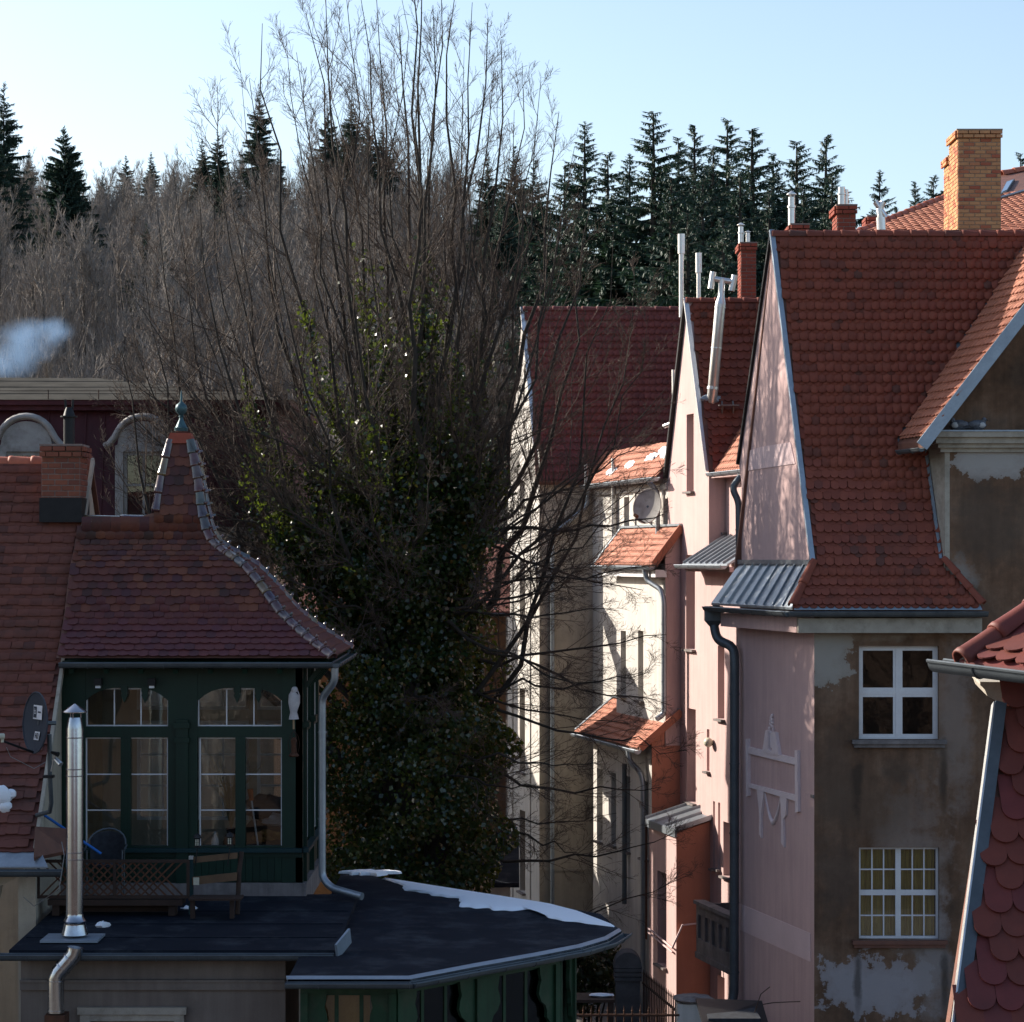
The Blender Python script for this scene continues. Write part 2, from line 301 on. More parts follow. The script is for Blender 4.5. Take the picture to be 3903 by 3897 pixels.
def _brown():                                              # soot-brown render, patched and bleached
    m, nt, bs = newmat('brown_stucco'); pos = posn(nt)
    n1 = noise(nt, .8, 6, .65); n2 = noise(nt, 2.3, 8, .7); n3 = noise(nt, 7, 6, .7); st = noise(nt, 1.8, 5, .6, None, (2.5, 1, .25))
    c = ramp(nt, n1, [(.34, (.11,.072,.05)), (.46, (.17,.098,.062)), (.56, (.21,.13,.086)), (.68, (.165,.115,.085))])
    c = mix(nt, .6, c, ramp(nt, n3, [(.3, .62), (.7, 1.12)]), 'MULTIPLY')
    c = mix(nt, .55, c, ramp(nt, st, [(.36, .5), (.6, 1.05)]), 'MULTIPLY')
    def blob(cx, cz, rx, rz, lo, hi, tint, soft=.55, crisp=False):
        nonlocal c
        s = nd(nt, 'ShaderNodeVectorMath', operation='SUBTRACT'); nt.links.new(pos, s.inputs[0]); s.inputs[1].default_value = (cx, 40, cz)
        q = nd(nt, 'ShaderNodeVectorMath', operation='MULTIPLY'); nt.links.new(s.outputs[0], q.inputs[0]); q.inputs[1].default_value = (1/rx, 0, 1/rz)
        L = nd(nt, 'ShaderNodeVectorMath', operation='LENGTH'); nt.links.new(q.outputs[0], L.inputs[0])
        v = math_(nt, 'ADD', math_(nt, 'SUBTRACT', 1.0, L.outputs['Value']), math_(nt, 'MULTIPLY', math_(nt, 'SUBTRACT', n2, .5), 2.4))
        c = mix(nt, ramp(nt, v, [(lo+.02, 0.0), (lo+.07, soft*.8), (hi+.2, soft)] if crisp else [(lo-.1, 0.0), (lo+.08, soft*.35), (hi+.25, soft)]), c, tint)
    for (px, py, rx, rz, tint, soft) in ((3330,3760,1.15,.6,(.38,.355,.365),.8),(3480,3330,.75,1.7,(.25,.195,.165),.7),(3160,2470,.45,.75,(.36,.33,.29),.85),
        (3640,2750,.35,1.8,(.25,.195,.165),.65),(3790,1760,.9,.35,(.42,.4,.38),.8),(3250,2400,1.5,.25,(.3,.25,.2),.6),(3640,2230,.4,.55,(.34,.31,.28),.8),
        (3180,2950,.5,.9,(.1,.068,.05),.6),(3300,3080,1.1,.7,(.12,.082,.058),.5),(3780,2000,.9,.9,(.085,.064,.05),.65),(3190,3330,.5,.8,(.085,.064,.052),.5),(3560,3650,.35,1.4,(.3,.27,.26),.7),(3268,2980,.1,.75,(.055,.04,.03),.75),(3598,2960,.09,.7,(.055,.04,.03),.75),(3270,3740,.09,.6,(.05,.04,.033),.7),(3600,3740,.09,.6,(.05,.04,.033),.7),(3420,2940,.3,.35,(.07,.05,.038),.6),(3330,2390,1.6,.12,(.06,.045,.035),.6)):
        w = at(px, py, 40); blob(w.x, w.z, rx, rz, .12, .34, tint, soft, py in (3760, 2470, 1760))
    nt.links.new(c, bs.inputs['Base Color']); bs.inputs['Roughness'].default_value = .95; bs.inputs['Specular IOR Level'].default_value = .15
    bump(nt, bs, math_(nt, 'ADD', noise(nt, 90, 4), math_(nt, 'MULTIPLY', n2, 1.5)), .45, .012)
_brown()
# ---------------------------------------------------------------- builders shared by the houses
def wall(fr, a0, a1, z0, z1, holes=(), t=.22, b=0.0, mb=None, back=False):
    """wall face with real openings and reveals; holes are (a0,a1,z0,z1)"""
    mb = mb or MB(); A = sorted({a0, a1, *[x for h in holes for x in h[:2]]}); Z = sorted({z0, z1, *[x for h in holes for x in h[2:4]]})
    for i in range(len(A)-1):
        for j in range(len(Z)-1):
            am, zm = (A[i]+A[i+1])/2, (Z[j]+Z[j+1])/2
            if any(h[0] < am < h[1] and h[2] < zm < h[3] for h in holes): continue
            mb.poly([fr.p(A[i],Z[j],b), fr.p(A[i+1],Z[j],b), fr.p(A[i+1],Z[j+1],b), fr.p(A[i],Z[j+1],b)])
    for h in holes:
        x0, x1, y0, y1 = h[:4]
        for e, q in enumerate((((x0,y0),(x1,y0)), ((x1,y0),(x1,y1)), ((x1,y1),(x0,y1)), ((x0,y1),(x0,y0)))):
            if e == 2 and len(h) > 4: continue
            mb.poly([fr.p(*q[0],b), fr.p(*q[0],b-t), fr.p(*q[1],b-t), fr.p(*q[1],b)])
    return mb
def pxhole(fr, x0, y0, x1, y1, b=0.0):                     # opening from two photo corners that lie on the wall plane
    xm = (x0+x1)/2; a0 = fr.hit(x0, y0, b)[0]; a1 = fr.hit(x1, y0, b)[0]
    return (a0, a1, fr.hit(xm, y1, b)[1], fr.hit(xm, y0, b)[1])
def window(house, fr, h, b=-.14, nx=2, ny=1, fw=.06, mw=.03, mat='white_paint', room='room', cross=None, sill=None, curtain=None, name='window', glass='glass', sash=False):
    a0, a1, z0, z1 = h[:4]; mb = MB(); t = .05
    mb.box(fr,a0,a0+fw,z0,z1,b-t,b); mb.box(fr,a1-fw,a1,z0,z1,b-t,b); mb.box(fr,a0+fw,a1-fw,z0,z0+fw,b-t,b); mb.box(fr,a0+fw,a1-fw,z1-fw,z1,b-t,b)
    cells = [(a0+fw, a1-fw, z0+fw, z1-fw)]
    def split(cells, n, w, ax, bb):
        out = []
        for c in cells:
            lo, hi = (c[0], c[1]) if ax == 0 else (c[2], c[3]); step = (hi-lo)/n; prev = lo
            for k in range(1, n+1):
                e = hi if k == n else lo+step*k-w/2
                out.append((prev, e, c[2], c[3]) if ax == 0 else (c[0], c[1], prev, e))
                if k < n:
                    if ax == 0: mb.box(fr, e, e+w, c[2], c[3], b-t, bb)
                    else: mb.box(fr, c[0], c[1], e, e+w, b-t, bb)
                    prev = e+w
        return out
    if cross:                                              # heavy mullion and transom, then each sash
        cells = split(cells, 2, cross, 0, b-.004); cells = split(cells, 2, cross, 1, b-.007)
        if sash:
            cc = []
            for c in cells:
                w = .045
                mb.box(fr,c[0],c[0]+w,c[2],c[3],b-t,b-.014); mb.box(fr,c[1]-w,c[1],c[2],c[3],b-t,b-.014)
                mb.box(fr,c[0]+w,c[1]-w,c[2],c[2]+w,b-t,b-.014); mb.box(fr,c[0]+w,c[1]-w,c[3]-w,c[3],b-t,b-.014)
                cc.append((c[0]+w,c[1]-w,c[2]+w,c[3]-w))
            cells = cc
    if nx > 1: cells = split(cells, nx, mw, 0, b-.02)
    if ny > 1: cells = split(cells, ny, mw, 1, b-.022)
    o = mb.build(name, mat, house)
    for c in cells:
        MB().box(fr, c[0], c[1], c[2], c[3], b-.04, b-.034).build('pane', glass, o)
    if room:
        r = MB(); d0, d1 = b-t-.01, b-1.6; e = .12
        A0, A1, Z0, Z1 = a0-e, a1+e, z0-e, z1+e
        r.poly([fr.p(A0,Z0,d1),fr.p(A1,Z0,d1),fr.p(A1,Z1,d1),fr.p(A0,Z1,d1)])
        for q in (((A0,Z0),(A1,Z0)), ((A1,Z0),(A1,Z1)), ((A1,Z1),(A0,Z1)), ((A0,Z1),(A0,Z0))):
            r.poly([fr.p(*q[0],d0), fr.p(*q[0],d1), fr.p(*q[1],d1), fr.p(*q[1],d0)])
        for (u0,u1,w0,w1) in ((A0,a0,Z0,Z1),(a1,A1,Z0,Z1),(a0,a1,Z0,z0),(a0,a1,z1,Z1)):
            r.poly([fr.p(u0,w0,d0),fr.p(u1,w0,d0),fr.p(u1,w1,d0),fr.p(u0,w1,d0)])
        r.build('room_niche', room, o)
    if curtain:
        c = MB(); n = 48; vs = []
        for i in range(n+1):
            a = a0+fw+(a1-a0-2*fw)*i/n; d = b-.16+.025*math.sin(i*1.15)+.012*math.sin(i*2.9)
            vs += [fr.p(a, z0+.02, d), fr.p(a, z1-.02, d)]
        c.add(vs, [(2*i, 2*i+2, 2*i+3, 2*i+1) for i in range(n)]); c.build('curtain', curtain, o, smooth=True)
    if sill:
        s = MB(); bw, zt, th, outw = .12, z0, .07, .12
        s.box(fr, a0-bw, a1+bw, zt-th, zt-.005, -.05, outw); s.box(fr, a0-bw+.03, a1+bw-.03, zt-th-.06, zt-th, -.05, outw-.04); s.build('window_sill', sill, house)
    return o
def simple_slit(house, fr, h, dark='room_dark', sill='concrete', frame='grey_paint', b=-.2, fw=.035):
    o = window(house, fr, h, b=b, nx=1, ny=2, fw=fw, mw=.025, mat=frame, room=dark)
    if sill: MB().box(fr, h[0]-.05, h[1]+.05, h[2]-.05, h[2]-.004, -.1, .09).build('window_sill', sill, house)
    return o
_tile_cache = {}
def tile_mesh(w, l, th, round_):
    k = (round(w,4), round(l,4), round(th,4), round_)
    if k in _tile_cache: return _tile_cache[k]
    g = 0.0; h = w/2-g/2; d = w*round_; n = 10 if w > .16 and round_ > .45 else 6; out = []
    for i in range(n+1):
        f = -1+2*i/n; out.append((h*math.sin(f*math.pi/2), d*(1-math.cos(f*math.pi/2))) if round_ > .2 else (h*f, d*f*f))
    out += [(h, l), (-h, l)]
    zt = lambda y: th*2.3*(1-y/l)
    m = len(out); vs = [(x, y, zt(y)) for x, y in out] + [(x, y, zt(y)-th) for x, y in out]
    fs = [tuple(range(m))] + [(i, i+m, (i+1) % m+m, (i+1) % m) for i in range(n)]
    me = bpy.data.meshes.new('roof_tile'); me.from_pydata(vs, [], fs); me.update(); _tile_cache[k] = me; return me
def spread(parent, me, mats, mat, nobj, name, keep):
    """the pieces that show largest become objects, the rest one joined part"""
    mats = sorted(mats, key=keep) if keep else mats
    if not me.materials: me.materials.append(MT[mat])
    elif me.materials[0] != MT[mat]: me = me.copy(); me.materials[0] = MT[mat]
    for m in mats[:nobj]: link(name, me, None, parent, m)
    if len(mats) > nobj:
        j = join_copies(name+'_mass', me, mats[nobj:]); j.materials.append(MT[mat]); stuff(link(name+'_mass', j, None, parent))
def tiles(parent, O, u, v, ext, w, exp, th, mat, inside, nobj=300, crown=False, round_=.42, name='roof_tile', lfac=1.9, lift=.0, jit=1.0, keep=None, seed=1):
    """tile courses on a slope: O eave corner, u along the eave, v up the slope, ext (s0,s1,t1)"""
    R = random.Random(seed); O = V(O); u = V(u).normalized(); v = V(v).normalized(); n = u.cross(v).normalized()
    me = tile_mesh(w, exp*(1.25 if crown else lfac), th, round_); s0, s1, t1 = ext; mats = []; r = 0; t = 0.0
    while t < t1:
        for layer in ((1, 0) if crown else (0,)):
            o = (w/2 if ((r+layer) % 2 if not crown else layer) else 0)
            tt = t - (exp*.27 if layer else 0)
            k0 = int((s0-o)/w)-1; k1 = int((s1-o)/w)+2
            for k in range(k0, k1):
                s = o+k*w
                if s < s0-w*.3 or s > s1+w*.3: continue
                p = O+u*s+v*(tt+exp*.5)
                if not inside(p, s, tt+exp*.5): continue
                p = O+u*(s+R.gauss(0,.002)*jit)+v*(tt+R.gauss(0,.004)*jit)+n*(lift+(0 if layer else th*1.1)+abs(R.gauss(0,.002))*jit)
                a = R.gauss(0,.012)*jit; uu = u*math.cos(a)+v*math.sin(a); vv = v*math.cos(a)-u*math.sin(a)
                e = R.gauss(0,.01)*jit; v2 = (vv+n*e).normalized(); n2 = uu.cross(v2)
                mats.append(M4(((uu.x,v2.x,n2.x,p.x),(uu.y,v2.y,n2.y,p.y),(uu.z,v2.z,n2.z,p.z),(0,0,0,1))))
        r += 1; t += exp
    spread(parent, me, mats, mat, nobj, name, keep or (lambda m: (m.translation-V((0,0,CZ))).length))
_half = {}
def half_mesh(r, l, th, taper=.82, collar=True):
    k = (round(r,4), round(l,4), round(th,4), taper, collar)
    if k in _half: return _half[k]
    n = 9; vs = []; prof = [(0, 1.0), (.12, 1.06 if collar else 1.0), (.16, 1.0), (.5, 1-(1-taper)*.5), (1.0, taper)]
    for x, q in prof:
        for i in range(n):
            an = -.15+(math.pi+.3)*i/(n-1); vs.append((x*l, r*q*math.cos(an), r*q*math.sin(an)))
    for x, q in ((0, 1.0), (.3, .97)):
        for i in range(n):
            an = -.15+(math.pi+.3)*i/(n-1); vs.append((x*l, (r*q-th)*math.cos(an), (r*q-th)*math.sin(an)))
    m = len(prof); fs = [(i*n+k2, i*n+k2+1, (i+1)*n+k2+1, (i+1)*n+k2) for i in range(m-1) for k2 in range(n-1)]
    fs += [(k2+1, k2, m*n+k2, m*n+k2+1) for k2 in range(n-1)]+[(m*n+k2+1, m*n+k2, (m+1)*n+k2, (m+1)*n+k2+1) for k2 in range(n-1)]
    me = bpy.data.meshes.new('ridge_tile'); me.from_pydata(vs, [], fs); me.update()
    me.polygons.foreach_set('use_smooth', [True]*len(me.polygons)); _half[k] = me; return me
def ridge(parent, path, r, piece, mat, th=.015, up=V((0,0,1)), name='ridge_tile', knob=0.0, taper=.82, nobj=300):
    path = [V(p) for p in path]; me = half_mesh(r, piece*1.1, th, taper); mats = []; acc = 0.0
    if knob:
        b = bpy.data.meshes.new('ridge_tile'); mb = MB(); mb.add([v.co for v in me.vertices], [tuple(p.vertices) for p in me.polygons])
        mb.blob((piece*.12, 0, r*1.25), (knob*.8, knob*.8, knob*1.3), 3, 8, 5, 0); b.from_pydata(mb.v, [], mb.f); b.update(); b.polygons.foreach_set('use_smooth', [True]*len(b.polygons)); me = b
    seg = [(path[i], path[i+1]) for i in range(len(path)-1)]; L = sum((q-p).length for p, q in seg); N = max(1, round(L/piece)); st = L/N
    def pt(s):
        for p, q in seg:
            l = (q-p).length
            if s <= l+1e-6: return p+(q-p)*(s/l), (q-p).normalized()
            s -= l
        return path[-1], (path[-1]-path[-2]).normalized()
    for k in range(N):
        p, d = pt(k*st); p2, _ = pt(min((k+1)*st, L)); d = (p2-p).normalized() if (p2-p).length > 1e-4 else d
        y = up.cross(d).normalized(); z = d.cross(y); sx = st/piece
        R = random.gauss(0, .012); p = p+z*abs(R)*.3
        mats.append(M4(((d.x*sx,y.x,z.x,p.x),(d.y*sx,y.y,z.y,p.y),(d.z*sx,y.z,z.z,p.z),(0,0,0,1))))
    spread(parent, me, mats, mat, nobj, name, None)
_brick = {}
def brick_mesh(l, h, d):
    k = (round(l,3), round(h,3), round(d,3))
    if k not in _brick:
        e = .004; mb = MB(); x, y, z = l/2, d, h/2
        mb.add([(-x,0,-z),(x,0,-z),(x,0,z),(-x,0,z),(-x+e,-y,-z+e),(x-e,-y,-z+e),(x-e,-y,z-e),(-x+e,-y,z-e)], [(4,5,6,7),(0,1,5,4),(1,2,6,5),(2,3,7,6),(3,0,4,7)])
        me = bpy.data.meshes.new('brick'); me.from_pydata(mb.v, [], mb.f); me.update(); _brick[k] = me
    return _brick[k]
def chimney(house, fr, a0, a1, dep, z0, z1, mat, bl=.22, bh=.075, cap=3, mortar='mortar', side='left', name='chimney', step=None, faces=None):
    """brick stack: every brick on the faces in sight; fr = frame of its front face"""
    core = MB().box(fr, a0, a1, z0, z1-.002, -dep, 0)
    o = core.build(name, mortar, house); n = int((z1-z0)/bh); j = .012; R = random.Random(int(z1*100))
    u3 = V((fr.u.x, fr.u.y, 0)); n3 = V((fr.n.x, fr.n.y, 0)); up = V((0,0,1))
    for k in range(n):
        zc = z1-bh*(k+.5); q = .028 if k < cap else 0.0
        fl = [(u3, n3, fr.p(a0, zc, 0), a1-a0, True)]
        if side in ('left', 'both'): fl.append((-n3, -u3, fr.p(a0, zc, -dep), dep, False)) if False else fl.append((n3, -u3, fr.p(a0, zc, -dep), dep, False))
        if side in ('right', 'both'): fl.append((-n3, u3, fr.p(a1, zc, 0), dep, False))
        for (uu, nn, P, W, front) in fl:
            W2 = W+2*q; s = -q; first = True; half = (k % 2 == 0) != front
            while s < W2-q-.02:
                L = bl*.5 if (first and half) else bl
                L = min(L, W2-q-s); first = False
                if W2-q-s-L < .04: L = W2-q-s
                c = P+uu*(s+L/2)+nn*(q+R.uniform(-.003,.003)); s += L
                m = brick_mesh(bl-j, bh-j, .010+q); sx = (L-j)/(bl-j)
                x = uu*sx; y = -nn
                if not m.materials: m.materials.append(MT[mat])
                elif m.materials[0] != MT[mat]:
                    key = ('m', m.name, mat)
                    if key not in _brick: _brick[key] = m.copy(); _brick[key].materials[0] = MT[mat]
                    m = _brick[key]
                link('brick', m, None, o, M4(((x.x,y.x,0,c.x),(x.y,y.y,0,c.y),(0,0,1,c.z),(0,0,0,1))))
    # the corbelled head sits on top as a slab
    MB().box(fr, a0-.03, a1+.03, z1, z1+.03, -dep-.03, .03).build('chimney_cap', mortar, o)
    return o
def pot(house, p, r, h, mat='steel_pale', cap=True, name='flue_pipe'):
    x, y, z = p; mb = MB(); mb.lathe((x,y,z), [(r,0),(r,h*.62),(r*1.25,h*.63),(r*1.25,h*.7),(r*.95,h*.71),(r*.95,h)], 14)
    if cap: mb.lathe((x,y,z), [(r*.2,h*1.02),(r*1.5,h*1.08),(r*1.5,h*1.11),(r*.2,h*1.22)], 14)
    return mb.build(name, mat, house, smooth=True)
def gutter(house, p, q, r=.07, mat='zinc', name='gutter', n=8, rings=0, out=None):
    """half-round gutter between two points, open at the top"""
    p = V(p); q = V(q); d = (q-p).normalized(); y = V((0,0,1)); x = d.cross(y).normalized(); vs = []; mb = MB()
    for e in (p, q):
        for k in range(n+1):
            an = math.pi+math.pi*k/n; vs.append(e+x*math.cos(an)*r+y*math.sin(an)*r)
        for k in range(n, -1, -1):
            an = math.pi+math.pi*k/n; vs.append(e+x*math.cos(an)*(r-.006)+y*(math.sin(an)*(r-.006)))
    m = 2*(n+1); mb.add(vs, [(k, (k+1) % m, (k+1) % m+m, k+m) for k in range(m)]+[tuple(range(m)), tuple(range(2*m-1, m-1, -1))])
    for e in (p, q): mb.add([e+x*math.cos(math.pi+math.pi*k/n)*r+y*math.sin(math.pi+math.pi*k/n)*r for k in range(n+1)], [tuple(range(n+1))])
    mb.tube([p+x*r*1.0+V((0,0,.004)), q+x*r*1.0+V((0,0,.004))], .012, 6); mb.tube([p-x*r*1.0+V((0,0,.004)), q-x*r*1.0+V((0,0,.004))], .012, 6)
    L = (q-p).length; k = .4
    while k < L:                                            # bracket straps
        c = p+d*k; mb.tube([c+x*math.cos(math.pi+math.pi*i/8)*(r+.004)+y*math.sin(math.pi+math.pi*i/8)*(r+.004) for i in range(9)], .006, 4); k += .55
    return mb.build(name, mat, house, smooth=True)
def pipe(house, pts, r, mat='zinc', name='downpipe', rings=True):
    """downpipe with rounded bends"""
    pts = [V(p) for p in pts]; path = [pts[0]]
    for i in range(1, len(pts)-1):
        a, b, c = pts[i-1], pts[i], pts[i+1]; k = min(r*1.8, (a-b).length*.45, (c-b).length*.45)
        s, e = b+(a-b).normalized()*k, b+(c-b).normalized()*k
        path += [s*(1-t)**2+b*2*t*(1-t)+e*t*t for t in (0,.25,.5,.75,1)]
    path.append(pts[-1]); mb = MB().tube(path, r, 12)
    if rings:
        for i in range(len(pts)-1):
            L = (pts[i+1]-pts[i]).length; d = (pts[i+1]-pts[i]).normalized(); k = .5
            while k < L-.3: c = pts[i]+d*k; mb.tube([c-d*.012, c+d*.012], r*1.13, 12); k += 1.25
    return mb.build(name, mat, house, smooth=True)
def slope_slab(fr_pts, th=.06): 
    f = [V(p) for p in fr_pts]; n = (f[1]-f[0]).cross(f[2]-f[0]).normalized()
    return MB().prism(f, [p-n*th for p in f])
# ================================================================ ground and hill
def hill(x, y):
    if y < 80: return 0.0
    t = min(max((y-82)/108.0, 0), 1); z = 36*(t*t*(3-2*t))*.5+36*t*.5
    k = min(max((x+14)/34.0, 0), 1); z *= 1.0-.5*k*k*(3-2*k)+.10*math.sin(x*.05+1.0)*t
    return z+(.8*math.sin(x*.13)+.7*math.sin(y*.11+x*.05))*min(1, t*6)
gv = []; xs = [-600,-300,-160]+list(range(-110, 115, 5))+[160,300,600]; ys = [-200,-60,0,20,40,60,72]+list(range(80, 230, 5))+[300,500,1500]
for y in ys:
    for x in xs: gv.append((x, y, hill(x, y) if y > 80 else 0.0))
nx_ = len(xs); mb = MB(); mb.add(gv, [(j*nx_+i, j*nx_+i+1, (j+1)*nx_+i+1, (j+1)*nx_+i) for j in range(len(ys)-1) for i in range(nx_-1)])
struct(mb.build('ground', 'forest_floor', smooth=True))
yd = MB(); yd.cube(-30, 30, 12, 70, -.2, .03); struct(yd.build('courtyard', 'gravel'))

UF = (0.237, -0.971)                                       # the long side of the row runs this way towards the eye
LB = V((-0.237, 0.971, 0)).normalized()
# ================================================================ corner house: brown front, pink flank
H1 = thing('corner_house', 'corner house with brown weathered front, pink flank wall and steep red scale tiled roof', 'house', (6, 42, 0))
FB = Fr((5.0, 40.0), (1, 0)); FP = Fr((5-.2371*3.74, 40+.9715*3.74), UF); PW = 3.74
w1 = pxhole(FB, 3274, 2463, 3578, 2819); w2 = pxhole(FB, 3274, 3231, 3580, 3581)
mb = wall(FB, 0, 6.5, -1, 8.9, [w1, w2], .2); wall(FB, 2.155, 6.5, 8.9, 11.9, [], mb=mb); wall(FB, 0, 2.155, 8.9, 9.7, [], mb=mb)
mb.build('front_wall', 'brown_stucco', H1)
wall(FP, 0, PW, -1, 9.9).build('flank_wall', 'pink', H1)
MB().box(FP, -.35, 0, -1, 9.0, -3, -.05).build('rear_wall', 'pink', H1)
o1 = window(H1, FB, w1, b=-.1, nx=1, ny=1, fw=.035, cross=.065, sash=True, sill='concrete', room='room_dark')
o2 = window(H1, FB, w2, b=-.1, nx=3, ny=2, fw=.04, mw=.022, cross=.09, sill='copper_brown', room='room_dark', curtain='curtain')
# relief on the flank wall
def rel(pts, b=.03): return [FP.hit(2700+x/2.7556, 2600+y/2.7556) for x, y in pts]
mb = MB()
for pts, b in (([(418,600),(440,595),(446,1195),(424,1205)],.03), ([(935,718),(963,715),(968,1362),(940,1370)],.03), ([(440,680),(932,800),(925,868),(445,752)],.025),
        ([(446,1065),(935,1188),(938,1252),(446,1106)],.025), ([(600,722),(632,510),(655,500),(655,700),(690,735),(700,710),(715,520),(735,530),(772,770),(690,760)],.035),
        ([(655,520),(715,530),(712,700),(660,690)],.015), ([(528,1130),(600,1150),(585,1300),(572,1420),(575,1640),(552,1600),(556,1420),(545,1290)],.022),
        ([(768,1190),(842,1212),(830,1400),(806,1440),(812,1735),(782,1690),(786,1420),(778,1300)],.022)):
    mb.extr(FP, rel(pts), -.01, b*1.7)
gp = [(603,1170),(618,1260),(640,1360),(662,1430),(690,1480),(716,1440),(738,1360),(756,1270),(768,1200)]
mb.tube([FP.p(*q, .012) for q in rel(gp)], [.012,.017,.022,.032,.045,.032,.022,.017,.012], 8)
for i in range(13):
    q = rel([(682+random.uniform(-38,38)*(1-i/16), 530-i*15)])[0]; mb.blob(FP.p(*q, .015), (.03,.03,.032), i, 7, 5)
for q in rel([(595,740),(762,772),(428,770),(948,910)]): mb.blob(FP.p(*q, .02), .028, 5, 7, 5, .1)
mb.build('stucco_cartouche', 'relief', H1, smooth=True)
zb0 = (FP.hit(2830,3545)[1]+FP.hit(3079,3665)[1])/2; zb1 = zb0+.47
MB().box(FP, .02, PW-.16, zb0, zb1, -.01, .012).build('plaster_band', 'pink_light', H1)
MB().box(FP, PW-.14, PW-.004, FP.hit(3090,3040)[1], FP.hit(3090,3028)[1], -.01, .015).build('wall_anchor', 'concrete', H1)
# gable
aG = (43.634-41.95)/.9715; zR = 15.65
pA, pB = FP.hit(2816, 1770), FP.hit(2826, 2160)
gab = [(pB[0], 9.9), (PW-.05, 9.9), (aG, zR), (aG-.03, zR), pA, (pB[0], FP.hit(2824,1840)[1])]
MB().extr(FP, gab, -.2, -.002).build('gable_wall', 'pink', H1)
MB().extr(FP, [FP.hit(*q) for q in ((2843,1796),(3032,1768),(3014,1686),(2905,1704),(2850,1720))], -.01, .012).build('plaster_panel', 'pink_light', H1)
# main roof, its kick at the eave and its rear slope
E0 = V((4.985, 40.05, 9.87)); RT = V((4.524, 41.95, zR)); vs_ = (V((0, 1.90, zR-9.87))).normalized()
rf = slope_slab([E0, (8.9,40.05,9.87), (10.2,41.95,zR), RT], .08)
rf.prism([V((4.6,39.66,9.2)),V((7.75,39.66,9.2)),V((7.1,40.05,9.85)),V((4.985,40.05,9.85))], [V((4.6,39.66,9.15)),V((7.75,39.66,9.15)),V((7.1,40.05,9.8)),V((4.985,40.05,9.8))])
rf.prism([RT, V((10.4,41.95,zR)), V((10.4,44.2,9.2)), V((4.02,43.85,9.8))], [RT-V((0,0,.1)), V((10.4,41.95,zR-.1)), V((10.4,44.1,9.1)), V((4.02,43.75,9.7))])
roof1 = rf.build('roof', 'copper_brown', H1)
P1 = at(3540, 1660, 39.6); EV = V((.611, 0, .791)).normalized(); XN = (EV.cross(LB)).normalized()
def bval(z): return (.45+(z-9.87)*.3287)/.971
def in_main(p, s, t):
    if (V((p.x,p.y))-FP.o).dot(FP.n) > -.085 or p.z > zR-.06: return False
    if p.z < 11.95: return p.x < 7.155-.244*(p.y-40)-.02
    a = (p.z-P1.z)/EV.z; b = (p.y-P1.y)/LB.y; xv = P1.x+EV.x*a+LB.x*b
    return p.x < xv-.02
tiles(roof1, E0-V((.695,0,0)), (1,0,0), vs_, (0, 5.8, 6.05), .139, .192, .02, 'tile_red', in_main, 230, True, .42, seed=3, jit=1.7)
tiles(roof1, V((4.6,39.66,9.21)), (1,0,0), V((0,.39,.65)), (0, 3.2, .72), .139, .185, .02, 'tile_red', lambda p, s, t: 4.64+(p.y-39.66)*.97 < p.x < 7.70-(p.y-39.66)*1.5, 70, True, .42, seed=4)
ridge(roof1, [(4.50,41.95,zR-.05),(9.9,41.95,zR-.05)], .1, .30, 'tile_red')
ridge(roof1, [(4.60,39.66,9.22),(4.99,40.04,9.93)], .085, .38, 'tile_red', name='hip_tile'); ridge(roof1, [(7.72,39.68,9.25),(7.15,40.02,9.98)], .085, .34, 'tile_red', name='hip_tile')
MB().prism([V((4.62,39.60,9.17)),V((7.7,39.60,9.17)),V((7.66,39.70,9.3)),V((4.68,39.70,9.3))], [V((4.62,39.6,9.16)),V((7.7,39.6,9.16)),V((7.66,39.7,9.29)),V((4.68,39.7,9.29))]).build('eave_flashing', 'lead', roof1)
n3 = V((FP.n.x, FP.n.y, 0))
mb = MB(); mb.bar(RT+n3*.02+V((0,0,.05)), V((5.0,40.03,9.9))+n3*.02, .05, .085, n3); mb.build('verge_flashing', 'lead', roof1)
mb = MB(); mb.bar(RT+n3*.02+V((0,0,.05)), FP.p(*pA, .02), .05, .06, n3); mb.build('verge_board', 'black_metal', roof1)
# seamed metal skirt below the gable
sk = MB(); TL, TR, BR, BL = FP.p(-.05,9.9,0), FP.p(PW-.02,9.9,0), V((4.6,39.66,9.2)), FP.p(-.22,9.2,.47)
sk.prism([BL,BR,TR,TL], [q-V((0,0,.04)) for q in (BL,BR,TR,TL)])
for k in range(1, 9):
    f = k/9; a, b = TL.lerp(TR, f), BL.lerp(BR, f); sk.bar(a+V((0,0,.02)), b+V((0,0,.02)), .02, .05)
sk.bar(TL+n3*.02+V((0,0,.04)), TR+n3*.02+V((0,0,.04)), .03, .08); sk.build('metal_skirt', 'zinc', H1)
gc = V((4.53, 39.58, 9.12)); g0 = FP.p(-.3, 9.12, .54); g2 = V(((3765-CX)/F*39.58, 39.58, 9.12))
gutter(H1, gc+(g0-gc)*1.0, gc, .075, 'zinc_dark'); gutter(H1, gc, g2, .075, 'zinc_dark')
mb = MB(); mb.box(FB, -.3, 2.72, 8.78, 9.02, 0.002, .3); mb.build('eave_cornice', 'old_plaster', H1)
mb = MB(); mb.box(FP, -.1, PW+.05, 8.78, 9.02, 0.002, .33); mb.build('eave_cornice', 'pink', H1)
hp = g0+V((0,0,-.1)); dd = 43.6
mb = MB(); q = at(2720, 2345, hp.y); mb.add([q+V((x*.16,y*.14,z)) for z, k in ((.16,1),(-.1,1),(-.2,.5)) for x, y in ((-k,-k),(k,-k),(k,k),(-k,k))], [(0,1,5,4),(1,2,6,5),(2,3,7,6),(3,0,4,7),(4,5,9,8),(5,6,10,9),(6,7,11,10),(7,4,8,11),(0,3,2,1),(8,9,10,11)])
